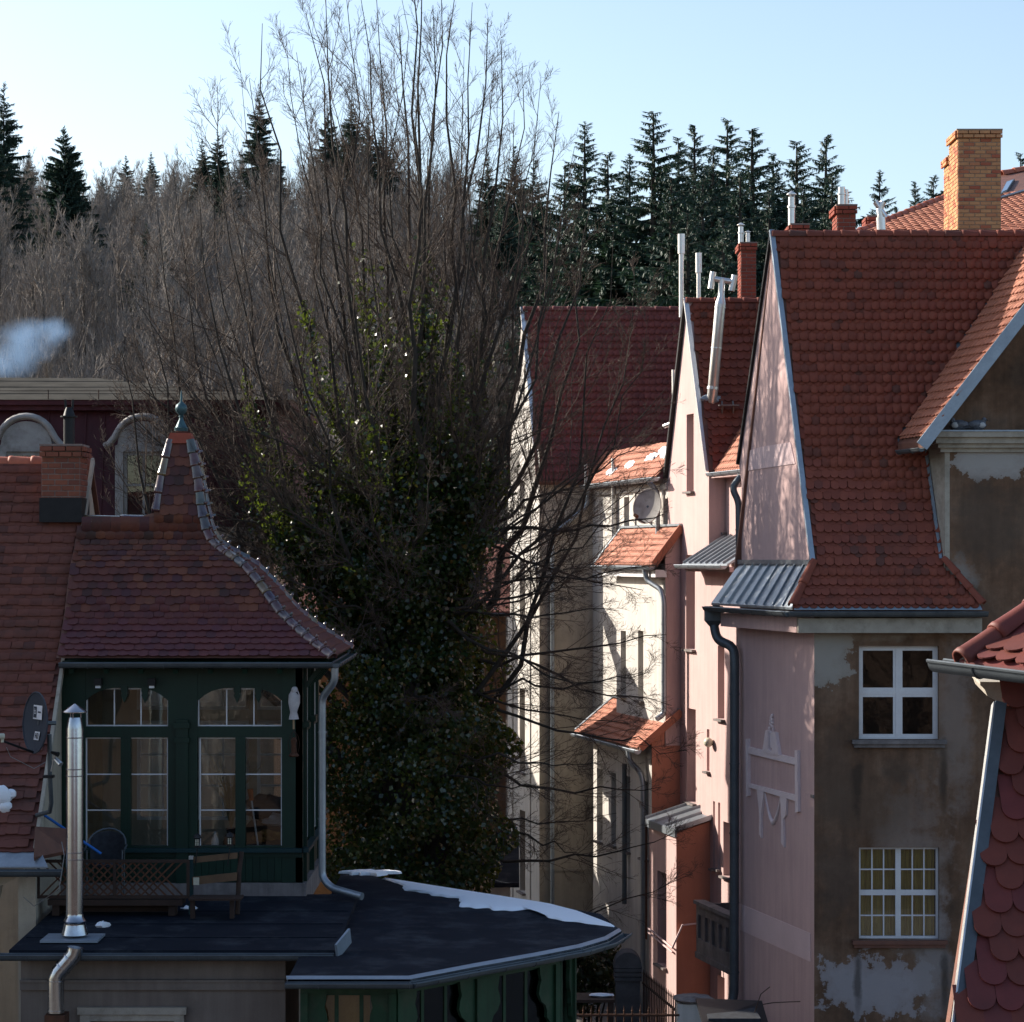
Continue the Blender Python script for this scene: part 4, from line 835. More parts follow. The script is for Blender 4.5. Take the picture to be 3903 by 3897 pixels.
o, p, q = stack(HB, 3192, 3262, 785, 960, 46.5, .7, 'brick_red', .24, .08); pot(HB, at(3208,790,46.8), .07, .38, cap=False); pot(HB, at(3224,790,46.9), .05, .34, cap=False)
mb = MB(); d = 46.0; mb.tube([at(3361,905,d), at(3357,830,d)], .09, 12); mb.tube([at(3357,838,d), at(3352,800,d), at(3366,770,d)], .06, 10); mb.tube([at(3336,770,d), at(3376,830,d)], .055, 10); mb.build('slanting_cowl', 'steel_pale', HB, smooth=True)
o, p, q = stack(HB, 3310, 3390, 828, 940, 52, .5, 'brick_red', .24, .08)
# ================================================================ gabled house with brick chimney
XV = -6.5
HL = thing('gabled_house', 'white walled house with brown plain tile roof and small brick chimney', 'house', (-9, 35, 0))
yE, zEl, yR, zRl = 33.0, 6.0, 37.5, 11.5
pl = [V((-13,yE,zEl)), V((XV,yE,zEl)), V((XV,yR,zRl)), V((-13,yR,zRl))]
rb = MB().prism(pl, [q-V((0,-.08,.1)) for q in pl]); pl2 = [V((-13,yR,zRl)), V((XV,yR,zRl)), V((XV,42,6)), V((-13,42,6))]; rb.prism(pl2, [q-V((0,0,.1)) for q in pl2])
roofL = rb.build('roof', 'copper_brown', HL); vl = V((0, yR-yE, zRl-zEl))
tiles(roofL, pl[0]+V((.03,0,.02)), (1,0,0), vl, (4.0, 6.42, vl.length), .17, .2, .022, 'tile_old', lambda p, s, t: p.x < XV-.04 and t < vl.length-.05, 290, True, .06, lfac=1.7, seed=21, jit=1.6)
ridge(roofL, [(-9.2,yR,zRl-.02),(-7.1,yR,zRl-.02)], .11, .33, 'ridge_orange')
FLf = Fr((-13, 33.25), (1, 0)); wall(FLf, 0, 5.95, 5.0-.4, 6.05).build('front_wall', 'white_stucco', HL); wall(FLf, 0, 5.9, -1, 4.6, b=.03).build('plinth_wall', 'grey_stucco', HL)
FLg = Fr((XV-.08, 42), (0, -1)); 
# flank wall seen edge-on beside the verge
mb = MB(); mb.prism([V((XV-.06,33.3,-1)),V((XV-.06,33.3,6.1)),V((XV-.06,37.5,11.3)),V((XV-.06,42,6)),V((XV-.06,42,-1))], [V((XV-.3,33.3,-1)),V((XV-.3,33.3,6.1)),V((XV-.3,37.5,11.3)),V((XV-.3,42,6)),V((XV-.3,42,-1))]); mb.build('gable_wall', 'cream_stucco', HL)
mb = MB(); mb.bar((XV,yE-.02,zEl+.03),(XV,yR,zRl+.03), .05, .1); mb.build('verge_mortar', 'old_plaster', roofL)
mb = MB(); mb.prism([V((-13,32.72,5.83)),V((-6.28,32.72,5.83)),V((-6.45,33.0,6.05)),V((-13,33.0,6.05))], [V((-13,32.72,5.81)),V((-6.28,32.72,5.81)),V((-6.45,33.0,6.03)),V((-13,33.0,6.03))]); mb.build('eave_flashing', 'zinc', roofL)
gutter(HL, (-13,32.65,5.78), (-6.08,32.65,5.78), .08, 'zinc_dark')
mb = MB(); mb.prism([V((-6.5,32.95,6.35)),V((-6.48,32.75,5.95)),V((-6.12,33.3,5.98)),V((-6.2,33.6,6.25))], [V((-6.5,33.0,6.3)),V((-6.48,32.8,5.9)),V((-6.12,33.35,5.93)),V((-6.2,33.65,6.2))]); mb.build('valley_sheet', 'copper_brown', HL)
mb = MB(); mb.extr(Fr((-7.2,33.25),(1,0)), [(0,5.2),(.12,5.3),(.16,5.5),(.4,5.62),(.5,5.7),(.5,5.8),(0,5.8)], -.2, .12); mb.build('eave_bracket', 'cream_stucco', HL)
pch = at(178, 1705, 36.9); oc = chimney(HL, Fr((pch.x,36.5),(1,0)), 0, .58, .62, 10.6, pch.z, 'brick_brown', .2, .085, 2, 'mortar_grey', 'right')
MB().box(Fr((pch.x,36.5),(1,0)), -.03, .61, 10.55, 10.92, -.65, .03).build('chimney_flashing', 'black_metal', HL)
mb = MB(); x, y = pch.x+.36, 36.8; mb.tube([(x,y,pch.z),(x,y,pch.z+.47)], .085, 14); mb.tube([(x,y,pch.z+.45),(x,y,pch.z+.47)], .13, 14); mb.tube([(x,y,pch.z+.47),(x,y,pch.z+.6)], [.09,.05], 12); mb.tube([(x-.05,y,pch.z+.58),(x-.06,y,pch.z+.72)], .02, 6); mb.tube([(x+.05,y,pch.z+.58),(x+.06,y,pch.z+.72)], .02, 6); mb.build('stove_pipe', 'black_metal', HL, smooth=True)
q = at(0, 3055, 33.2); q.x = -7.0; q.y = 33.3; q.z = 6.6
tag(MB().blob(V((-7.05,33.38,6.72)), (.16,.09,.15), 11, 10, 8, .12).blob(V((-6.93,33.4,6.75)), (.09,.07,.07), 12, 10, 8, .12).blob(V((-7.0,33.36,6.58)), (.1,.07,.09), 13, 10, 8, .12).build('snow_clump', 'snow', None, True, loc=(-7.02,33.35,6.72)), 'lump of old snow clinging to the brown plain tile roof', 'snow')

# ================================================================ green timber pavilion
PV = thing('garden_pavilion', 'dark green timber pavilion with arched windows under a spired tile roof', 'pavilion', (-4.8, 36.5, 5.1))
Fp = Fr((-6.55, 35.2), (1, 0)); Fs = Fr((-3.05, 35.2), (0, 1)); W = 3.5; DP = 3.0; zF = 5.28
def PX(px): return (px-CX)/F*35.2+6.55
def PZ(py): return CZ+(HY-py)/F*35.2
gz_ = PZ(2524); zt, zar, ztr, zs0 = PZ(2545), PZ(2630), PZ(2770), PZ(3232)
mb = MB()
posts = [(0, PX(325)), (PX(640), PX(752)), (PX(1074), W)]
for a0, a1 in posts: mb.box(Fp, a0, a1, zF, zt, -.1, 0)
mb.box(Fp, -.01, W+.01, zt, zt+.22, -.14, .03)
for a0, a1 in ((PX(325), PX(640)), (PX(752), PX(1074))):
    mb.box(Fp, a0, a1, PZ(2812), ztr, -.09, -.005); mb.box(Fp, a0, a1, zs0, PZ(3225), -.09, -.005)
    h = a1-a0; arch = [(a0, ztr+.3)]
    for k in range(0, 13):
        f = k/12; arch.append((a0+h*f, zar+.03-.19*abs(2*f-1)**3.2))
    arch += [(a1, ztr+.3)]
    mb.extr(Fp, [(a0, zt), (a0, ztr+.28)]+[(x, z) for x, z in arch[1:-1]]+[(a1, ztr+.28), (a1, zt)], -.07, -.012)
    for f in (.47, .72): x = a0+h*f; mb.extr(Fp, [(x-.05,zar+.06),(x+.05,zar+.06),(x+.05,zar-.02),(x+.035,zar-.05),(x+.05,zar-.08),(x,zar-.19),(x-.05,zar-.08),(x-.035,zar-.05),(x-.05,zar-.02)], -.075, .004)
for a0, a1 in ((PX(460), PX(498)), (PX(897), PX(935))): mb.box(Fp, a0, a1, zs0, PZ(2812), -.085, .006)
mb.box(Fp, PX(672), PX(718), zF, ztr+.1, 0, .06); mb.box(Fp, PX(665), PX(725), ztr-.02, ztr+.06, 0, .085); mb.box(Fp, PX(665), PX(725), PZ(2830), PZ(2812), 0, .08)
for k in range(7): a = .5*k+.2; mb.bar(Fp.p(a, zt+.1, .02), Fp.p(a, gz_-.12, .36), .07, .07)
mb.build('timber_frame', 'green_paint', PV)
mb = MB(); mb.box(Fp, -.0, W+.02, zs0-.06, zs0-.002, -.02, .09); mb.box(Fp, W+.002, W+.1, zs0-.06, zs0-.002, -DP, .09); mb.build('window_sill', 'teal_paint', PV)
plk = MB().cube(0, .1, -.02, 0, 0, zs0-.12-zF); pm = bpy.data.meshes.new('plank'); pm.from_pydata(plk.v, [], plk.f); pm.materials.append(MT['plank_green'])
pnl = MB().box(Fp, .0, W, zF, zs0-.06, -.1, -.03).build('base_panel', 'green_paint', PV)
for k in range(33):
    a = .02+k*.106
    if a < W-.1: link('plank', pm, None, pnl, M4.Translation(Fp.p(a, zF+.03, -.022+random.uniform(-.003,.003))))
mb = MB(); mb.box(Fp, 0, W, zs0-.14, zs0-.07, -.03, .02); mb.build('base_rail', 'green_paint', PV)
MB().box(Fp, -.05, W+.06, 4.95, zF, -DP-.05, .06).build('stone_base', 'concrete', PV)
def light(fr, a0, a1, z0, z1, nx, ny, b=-.045, mat='grey_paint', parent=PV, name='window'):
    return window(parent, fr, (a0, a1, z0, z1), b=b, nx=nx, ny=ny, fw=.018, mw=.018, mat='white_paint', room=None, name=name)
for x0, x1 in ((330,460),(498,634),(764,897),(935,1069)): light(Fp, PX(x0)-.02, PX(x1)+.02, zs0, PZ(2812), 1, 3)
for x0, x1 in ((325,640),(752,1074)): light(Fp, PX(x0), PX(x1), ztr, zar+.02, 3, 1, b=-.08)
mb = MB()
for a0, a1 in ((0,.2),(DP/2-.08,DP/2+.08),(DP-.15,DP)): mb.box(Fs, a0, a1, zF, zt, -.1, .001)
mb.box(Fs, -.0, DP, zt, zt+.22, -.1, .03); mb.box(Fs, .2, DP-.15, ztr-.12, ztr, -.09, -.01); mb.box(Fs, .2, DP-.15, zF, zs0-.06, -.09, -.015)
for a in (.18, .85, 1.4, 2.1, 2.7):
    mb.bar(Fs.p(a, zt-.3, .02), Fs.p(a, zt+.2, .4), .05, .06)
for a in (.2, DP/2): mb.box(Fs, a-.03, a+.04, zF, zt, 0.001, .05)
mb.box(Fs, .05, .2, ztr-.02, ztr+.06, 0, .1); mb.box(Fs, DP/2-.1, DP/2+.1, ztr-.02, ztr+.06, 0, .08); mb.build('side_frame', 'green_paint', PV)
for a0, a1 in ((.2, DP/2-.08), (DP/2+.08, DP-.15)):
    light(Fs, a0, a1, zs0, ztr-.12, 2, 3); light(Fs, a0, a1, ztr, zt, 2, 1)
# rear wall of the pavilion room with white casements, floor, ceiling, papered inner wall
Fb = Fr((-6.55, 35.2+DP), (1, 0)); mb = MB(); bz0, bz1 = zs0+.08, zt-.12; op = []
for k in range(3):
    a0 = .62+k*.95; op += [(a0, a0+.82, bz0, PZ(2800)), (a0, a0+.82, PZ(2755), bz1)]
mb = wall(Fb, 0, W, zF, zt+.1, op, .1); mb.build('rear_wall', 'cream_stucco', PV)
for h in op: window(PV, Fb, h, b=-.02, nx=2, ny=(3 if h[2] < 7 else 1), fw=.05, mw=.03, mat='white_paint', room=None)
MB().cube(-6.5,-3.1,35.25,38.1,zF-.02,zF+.02).build('floor', 'wood', PV); MB().cube(-6.5,-3.1,35.3,38.15,zt+.12,zt+.16).build('ceiling', 'wood_pale', PV)
MB().cube(-6.52,-6.46,35.3,38.15,zF,zt).build('inner_wall', 'wood_pale', PV)
# things inside
t = thing('broom', 'white broom stick with orange head leaning inside the pavilion window', 'broom', Fp.p(PX(985),zF+.02,-.35)); a = Fp.p(PX(990),zF+.02,-.4); b = Fp.p(PX(950),PZ(3060),-.3); MB().tube([a,b],.014,8).build('stick','plastic_white',t); MB().tube([b,b+V((-.02,0,.17))],[.03,.045],10).build('head','orange',t)
t = thing('day_bed', 'low couch heaped with ochre and white blankets behind the pavilion glass', 'couch', Fp.p(PX(1010),zF+.02,-.9))
MB().box(Fp,PX(915),PX(1130),zF+.02,zF+.75,-1.5,-.55).build('base','wood_dark',t); mb = MB(); mb.blob(Fp.p(PX(1020),PZ(3200),-.7),(.3,.22,.1),4,14,8,.2); mb.blob(Fp.p(PX(985),PZ(3212),-.62),(.2,.15,.06),5,14,8,.2); mb.build('blanket','cloth_ochre',t,True)
MB().blob(Fp.p(PX(1045),PZ(3160),-.85),(.26,.2,.13),8,14,8,.22).build('pillow','cloth_white',t,True); MB().blob(Fp.p(PX(990),PZ(3110),-1.1),(.33,.2,.2),9,14,8,.22).build('cover','cloth_dark',t,True)
t = thing('spray_bottle', 'white plastic bottle on the pavilion inner sill', 'bottle', Fp.p(PX(812),zs0,-.25)); q = Fp.p(PX(812),zs0,-.25); MB().lathe(q,[(.05,0),(.06,.05),(.05,.1),(.02,.16),(.018,.2),(.008,.21)],12).build('body','plastic_white',t,True); MB().box(Fp,PX(760),PX(930),zs0-.03,zs0-.001,-.4,-.1).build('shelf','wood',t)
t = thing('grass_vase', 'vase of tall dry grasses behind the pavilion glass', 'vase', Fp.p(PX(860),zF,-.7)); q = Fp.p(PX(860),zF+.02,-.7); MB().lathe(q,[(.1,0),(.14,.2),(.12,.5),(.06,.62),(.08,.7)],14).build('vase','cloth_dark',t,True)
mb = MB()
for k in range(46):
    an = random.uniform(0,6.28); l = random.uniform(.7,1.35); r = random.uniform(.1,.55); c = q+V((0,0,.68)); mb.tube([c, c+V((r*.3*math.cos(an),r*.3*math.sin(an),l*.6)), c+V((r*math.cos(an),r*math.sin(an)*.6,l))],[.005,.006,.002],4,False)
mb.build('grasses','dry_grass',t)
# roof profile read along the hip: plan runs from the spire axis to the eave corner
AX, AY, EX, EY = -5.02, 36.7, -2.58, 34.8; prof = []
for px, py in ((725,1683),(740,1760),(754,1835),(768,1951),(793,2052),(841,2096),(928,2154),(1007,2248),(1072,2342),(1159,2422),(1297,2509)):
    lo, hi = 0.0, 1.0
    for _ in range(40):
        m = (lo+hi)/2; x, y = AX+(EX-AX)*m, AY+(EY-AY)*m
        if CX+F*x/y < px: lo = m
        else: hi = m
    y = AY+(EY-AY)*m; prof.append((m, CZ+(HY-py)/F*y))
prof[-1] = (1.0, prof[-1][1]); zRd = CZ+(HY-1985)/F*AY
def zs(s):
    for (s0, z0), (s1, z1) in zip(prof, prof[1:]):
        if s <= s1: return z0+(z1-z0)*(s-s0)/(s1-s0)
    return prof[-1][1]
ss = [prof[0][0]]+[s for s, _ in prof[1:]]; XL = -6.56
def fp_(s, side):                                          # point of the front slope on its left or hip end
    y = AY+(EY-AY)*s; z = zs(s); xr = AX+(EX-AX)*s; xl = AX-(EX-AX)*s if z > zRd+.02 else XL
    return V((xr if side else xl, y, z))
mb = MB()
for s0, s1 in zip(ss, ss[1:]):
    mb.poly([fp_(s1,0) if zs(s1) > zRd or s0 == ss[0] else V((XL,AY+(EY-AY)*s1,zs(s1))), fp_(s1,1), fp_(s0,1), fp_(s0,0)])
    r = lambda s, k: V((AX+(EX-AX)*s, AY+(k)*(EY-AY)*s, zs(s)))
    mb.poly([r(s1,1), r(s1,-1), r(s0,-1), r(s0,1)])                                      # right slope
    mb.poly([V((AX-(EX-AX)*s1 if zs(s1)>zRd else XL, AY-(EY-AY)*s1, zs(s1))), r(s1,-1), r(s0,-1), V((AX-(EX-AX)*s0 if zs(s0)>zRd else XL, AY-(EY-AY)*s0, zs(s0)))])
    if zs(s1) > zRd: l = lambda s, k: V((AX-(EX-AX)*s, AY+k*(EY-AY)*s, zs(s))); mb.poly([l(s0,1), l(s0,-1), l(s1,-1), l(s1,1)])
roofP = mb.build('roof', 'copper_brown', PV)
def prof_rows(exp):                                        # equal steps down the curved slope
    out = []; s = 1.0; 
    while s > prof[0][0]+.004:
        out.append(s); a = V((AY+(EY-AY)*s, zs(s))); ds = .002; k = s
        while k > prof[0][0] and (V((AY+(EY-AY)*k, zs(k)))-a).length < exp: k -= ds
        s = k
    return out
rows = prof_rows(.125); buck = {'tile_purple': [], 'tile_mix': [], 'spire': []}; R = random.Random(5); tw = .145
mats_side = []
for i, s in enumerate(rows[:-1]):
    s2 = rows[i+1]; P, Q = V((0, AY+(EY-AY)*s, zs(s))), V((0, AY+(EY-AY)*s2, zs(s2))); vvv = (Q-P).normalized(); u = V((1,0,0)); n = u.cross(vvv)
    xr = AX+(EX-AX)*(s+s2)/2; spire = zs(s2) > zRd-.02; xl = AX-(EX-AX)*(s+s2)/2 if spire else XL
    k = int((xl-AX)/tw)-2
    while AX+k*tw < xr+tw:
        x = AX+k*tw+(tw/2 if i % 2 else 0); k += 1
        if x < xl+.02 or x > xr-.01: continue
        p = V((x+R.gauss(0,.003), P.y, P.z))+n*(.012+abs(R.gauss(0,.003)))+vvv*R.gauss(0,.006); a = R.gauss(0,.02); uu = u*math.cos(a)+vvv*math.sin(a); v_ = n.cross(uu)
        m = M4(((uu.x,v_.x,n.x,p.x),(uu.y,v_.y,n.y,p.y),(uu.z,v_.z,n.z,p.z),(0,0,0,1)))
        buck['spire' if zs(s) > zRd else ('tile_purple' if i < 7 or (i < 9 and R.random() < .4) else 'tile_mix')].append(m)
    # the slope on the garden side
    P2, Q2 = V((AX+(EX-AX)*s, 0, zs(s))), V((AX+(EX-AX)*s2, 0, zs(s2))); v2 = (Q2-P2).normalized(); u2 = V((0,1,0)); n2 = u2.cross(v2); hy_ = (AY-EY)*(s+s2)/2
    k = int(-hy_/tw)-1
    while k*tw < hy_:
        y = AY+k*tw; k += 1
        if abs(y-AY) > hy_: continue
        p = V((P2.x, y, P2.z))+n2*.012; mats_side.append(M4(((u2.x,v2.x,n2.x,p.x),(u2.y,v2.y,n2.y,p.y),(u2.z,v2.z,n2.z,p.z),(0,0,0,1))))
me = tile_mesh(tw, .235, .014, .16)
for nm, lim in (('tile_purple', 130), ('tile_mix', 130), ('spire', 40)):
    spread(roofP, me, buck[nm], 'tile_mix' if nm == 'spire' else nm, lim, 'roof_tile', lambda m: m.translation.y)
j = join_copies('roof_tile_mass', me, mats_side); j.materials.append(MT['tile_purple']); stuff(link('roof_tile_mass', j, None, roofP))
hipR = [V((AX+(EX-AX)*s, AY+(EY-AY)*s, zs(s)+.0)) for s in reversed(ss)]
ridge(roofP, [p+V((.0,-.0,.0)) for p in hipR], .085, .2, 'hip_glazed', name='hip_tile', knob=.03, taper=.85)
hipL = [V((AX-(EX-AX)*s, AY+(EY-AY)*s, zs(s))) for s in reversed(ss) if zs(s) > zRd-.15]
ridge(roofP, hipL, .075, .3, 'hip_glazed', name='hip_tile', taper=.8)
hipB = [V((AX+(EX-AX)*s, AY-(EY-AY)*s, zs(s))) for s in reversed(ss)]; ridge(roofP, hipB, .085, .2, 'hip_glazed', name='hip_tile', knob=.03, taper=.85)
ridge(roofP, [V((XL+.05,AY,zRd+.0)), V((AX-.36,AY,zRd+.0))], .085, .5, 'hip_glazed', name='ridge_tile')
mb = MB(); mb.prism([V((XL,AY-.02,zRd-.02)),V((AX-.35,AY-.02,zRd-.02)),V((AX-.35,AY-.32,zRd-.42)),V((XL,AY-.32,zRd-.42))], [V((XL,AY+.3,zRd-.1)),V((AX-.35,AY+.3,zRd-.1)),V((AX-.35,AY-.3,zRd-.5)),V((XL,AY-.3,zRd-.5))]); mb.build('saddle', 'tile_purple', roofP)
tp = zs(ss[0]); c = (AX, AY, 0); r0 = (EX-AX)*ss[0]+.06; hh = (AY-EY)*ss[0]+.06
mb = MB(); mb.hexa([V((AX-r0,AY-hh,tp-.03)),V((AX+r0,AY-hh,tp-.03)),V((AX+r0,AY+hh,tp-.03)),V((AX-r0,AY+hh,tp-.03)),V((AX-r0*.72,AY-hh*.72,tp+.13)),V((AX+r0*.72,AY-hh*.72,tp+.13)),V((AX+r0*.72,AY+hh*.72,tp+.13)),V((AX-r0*.72,AY+hh*.72,tp+.13))]); mb.build('spire_cap', 'brick_red', PV)
zf_ = lambda py: CZ+(HY-py)/F*AY
mb = MB().lathe((AX,AY,0), [(.10,zf_(1645)),(.11,zf_(1632)),(.09,zf_(1630)),(.075,zf_(1622)),(.035,zf_(1600)),(.03,zf_(1592)),(.05,zf_(1589)),(.03,zf_(1585)),(.045,zf_(1580)),(.08,zf_(1570)),(.093,zf_(1558)),(.08,zf_(1546)),(.045,zf_(1538)),(.02,zf_(1532)),(.012,zf_(1500)),(.003,zf_(1488))], 18); mb.build('finial', 'verdigris', PV, True)
gz = PZ(2524); gutter(PV, (-6.5,34.72,gz), (-2.58,34.72,gz), .07, 'zinc_dark'); gutter(PV, (-2.53,34.68,gz), (-2.53,38.3,gz), .07, 'zinc_dark')
mb = MB(); mb.prism([V((-6.5,34.78,gz-.04)),V((-2.5,34.78,gz-.04)),V((-3.0,35.2,zt+.2)),V((-6.5,35.2,zt+.2))], [V((-6.5,34.78,gz-.06)),V((-2.5,34.78,gz-.06)),V((-3.0,35.2,zt+.18)),V((-6.5,35.2,zt+.18))])
mb.prism([V((-2.5,34.78,gz-.04)),V((-2.5,38.3,gz-.04)),V((-3.04,38.3,zt+.2)),V((-3.04,35.2,zt+.2))], [V((-2.5,34.78,gz-.06)),V((-2.5,38.3,gz-.06)),V((-3.04,38.3,zt+.18)),V((-3.04,35.2,zt+.18))]); mb.build('eave_soffit', 'green_paint', PV)
g = V((-2.55,34.75,gz-.06)); pipe(PV, [g, g+V((0,.03,-.2)), at(1228,2660,35.0), at(1228,3345,35.0), at(1262,3385,34.9), at(1380,3418,34.6)], .055, 'zinc')
# bird figure and wire lantern hanging on the corner post
t = thing('bird_decoy', 'pale plastic parrot figure hanging on the pavilion corner post', 'figurine', at(1120,2740,34.95)); q = at(1120,2720,34.95)
mb = MB(); mb.tube([at(1120,2742,34.9),at(1119,2715,34.9),at(1121,2680,34.88),at(1122,2650,34.88),at(1123,2630,34.88),at(1121,2620,34.88)],[.075,.05,.085,.082,.045,.03],12); mb.blob(at(1123,2632,34.86),(.05,.05,.055),2,10,7,.05); mb.build('body','cloth_white',t,True); MB().tube([at(1130,2640,34.84),at(1137,2648,34.83)],[.02,.004],6).build('beak','black_metal',t); MB().tube([at(1119,2740,34.95),at(1119,2780,34.95)],.015,6).build('perch','wood_pale',t)
t = thing('wire_lantern', 'small rusty wire lantern hanging below the parrot figure', 'lantern', at(1120,2880,34.95)); mb = MB()
for k in range(6):
    an = 6.28*k/6; mb.tube([at(1120,2785,34.95)]+[at(1120,2785+h,34.95)+V((r*math.cos(an),r*math.sin(an),0)) for h, r in ((20,.06),(50,.085),(75,.07),(88,.05))],.004,4)
mb.build('cage','iron',t); MB().lathe(at(1120,2885,34.95),[(.06,0),(.08,.02),(.04,.06),(.035,.2),(.05,.24),(.01,.28)],10).build('burner','rust_iron',t,True)

# ================================================================ low wing: tar roof, stucco front and bow veranda
LW = thing('veranda_wing', 'low wing with dark tar roof, stucco wall and green glazed bow veranda', 'building', (-3, 32, 0))
zA = 5.12
slab = [V((-6.45,31.0,4.98)), V((-2.25,31.0,4.98)), V((-2.25,35.3,5.10)), V((-6.45,35.3,5.10))]
MB().prism(slab, [q-V((0,0,.14)) for q in slab]).build('terrace_roof', 'tar', LW)
z5 = 5.0
for y in (31.9,32.9,33.9): MB().box(Fr((-6.4,y),(1,0)),0,4.1,4.98+(y-31)*.028+.001,4.98+(y-31)*.028+.009,0,.05).build('felt_lap','tar',LW)
edge = [(-2.72,29.3),(-1.23,29.3),(-.45,30.2),(.30,31.0),(.9,31.7),(1.27,32.35),(1.5,33.1)]
far = [(1.25,34.15),(.6,35.0),(-.3,36.0),(-1.3,37.1),(-2.1,38.0),(-2.2,39.0),(-2.72,39.0)]
ap_ = V((-2.2,35.6,5.0)); pts = [V((x,y,4.9)) for x, y in edge]+[V((x,y,4.98)) for x, y in far]; mb = MB()
mb.add([ap_+V((0,0,.0))]+pts, [(0,i,i+1) for i in range(1,len(pts))]+[(0,len(pts),1)]); mb.add([q-V((0,0,.1)) for q in pts]+pts, [(i,i+1,i+1+len(pts),i+len(pts)) for i in range(len(pts)-1)]); mb.build('bow_roof', 'tar', LW)
mb = MB()
for (x0,y0),(x1,y1) in zip(edge, edge[1:]):
    a, b = V((x0,y0,4.93)), V((x1,y1,4.93)); a, b = a+V((0,0,-.025)), b+V((0,0,-.025)); mb.prism([a+V((0,0,-.03)),b+V((0,0,-.03)),b,a],[q+V((-.03,.12,0)) for q in (a+V((0,0,-.01)),b+V((0,0,-.01)),b+V((0,0,.02)),a+V((0,0,.02)))])
mb.build('eave_flashing', 'lead', LW)
off = [(-2.74,29.2),(-1.2,29.2),(-.38,30.13),(.38,30.94),(.98,31.64),(1.36,32.31),(1.58,33.1)]
for a, b in zip(off, off[1:]): gutter(LW, (*a,4.865), (*b,4.865), .062, 'zinc_dark')
gutter(LW, (-6.6,30.92,4.93), (-2.28,30.92,4.93), .075, 'zinc_dark')
mb = MB(); mb.bar((-2.24,30.85,4.98),(-2.1,31.3,5.12),.03,.2); mb.build('upstand','lead',LW)
pipe(LW, [(-2.5,30.95,4.85),(-2.5,30.97,4.6),(-2.5,30.97,4.1),(-2.55,30.97,4.0),(-2.85,31.05,3.85),(-2.9,31.08,3.2)], .065, 'zinc'); mb = MB().lathe((-2.5,30.95,4.62),[(.065,0),(.12,.13),(.125,.22)],12); mb.build('hopper_head','zinc',LW,True)
FL = Fr((-6.35, 31.25), (1, 0)); hx = (FL.hit(352,3890)[0], FL.hit(665,3890)[0], 2.5, FL.hit(500,3885)[1])
wall(FL, 0, 3.42, -1, 4.9, [hx], .2).build('stucco_wall', 'grey_stucco', LW); window(LW, FL, hx, b=-.12, nx=2, ny=2, mat='wood_pale', room='room_dark')
wall(Fr((-2.93,31.25),(0,1)), 0, 4, -1, 4.9).build('stucco_side_wall', 'grey_stucco', LW)
mb = MB(); zz = FL.hit(500,3757)[1]; mb.box(FL,0,3.42,zz-.05,zz+.05,.002,.05); mb.box(FL,0,3.42,zz+.05,zz+.08,.002,.07); mb.build('string_course','grey_stucco',LW)
mb = MB(); h0,h1,zt_ = FL.hit(298,3890)[0],FL.hit(712,3890)[0],FL.hit(500,3838)[1]; mb.box(FL,h0,h1,zt_-.09,zt_,.002,.07); mb.box(FL,h0+.03,h0+.16,1,zt_-.09,.002,.05); mb.box(FL,h1-.16,h1-.03,1,zt_-.09,.002,.05); mb.box(FL,h0+.16,h1-.16,zt_-.18,zt_-.09,.002,.04); mb.build('window_surround','old_plaster',LW)
# bow veranda walls
vz0, vzt, vzm = 0.5, 4.74, 3.72; vp = [V((-2.6,29.72)), V((-1.42,29.72)), V((.62,31.9)), V((.85,32.9)), V((.4,34.2))]
for k in range(4):
    a, b = vp[k], vp[k+1]; L = (b-a).length; fr = Fr(a, (b-a)); n = (1, 2, 1, 1)[k]
    mb = MB(); mb.box(fr,0,L,vzt-.08,vzt+.1,-.12,.02); mb.box(fr,0,L,vzm-.62,vzm-.5,-.1,.05); mb.box(fr,0,L,vzm-.68,vzm-.62,-.1,.08); mb.box(fr,0,L,vz0,vzm-1.5,-.1,0)
    for i in range(n+1):
        x = L*i/n; mb.box(fr,max(x-.09,0),min(x+.09,L),vz0,vzt-.08,-.12,.03); mb.box(fr,max(x-.12,0),min(x+.12,L),vzm-.5,vzm-.4,0,.1)
    mb.build('veranda_frame','green_light',LW)
    for i in range(n):
        x0, x1 = L*i/n+.09, L*(i+1)/n-.09; 
        cur = [(0,0),(.34,0),(.33,-.1),(.3,-.18),(.34,-.26),(.36,-.36),(.3,-.46),(.2,-.52),(.16,-.6),(.17,-.68),(.1,-.74),(.08,-.86),(0,-.92)]
        sc_ = min(.8, (x1-x0)*.68)
        
        for e_, sg in ((x0,1),(x1,-1)): MB().extr(fr,[(e_+sg*u*sc_,vzt-.08+w) for u,w in cur],-.06,-.01).build('scroll_bracket','green_light',LW)
        wn_ = window(LW,fr,(x0,x1,vzm-.5,vzt-.08),b=-.07,nx=3,ny=1,fw=.04,mw=.05,mat='green_light',room='room')
        MB().box(fr,x0+.05,x1-.05,vzm-.45,vzt-.12,-.3,-.28).build('curtain','amber_reflection' if k != 1 or i == 0 else 'wood',wn_)  # coloured sheet behind the glass, standing in for the amber reflection
        window(LW,fr,(x0,x1,vzm-1.5,vzm-.68),b=-.07,nx=3,ny=1,fw=.04,mw=.05,mat='green_light',room='room_dark')
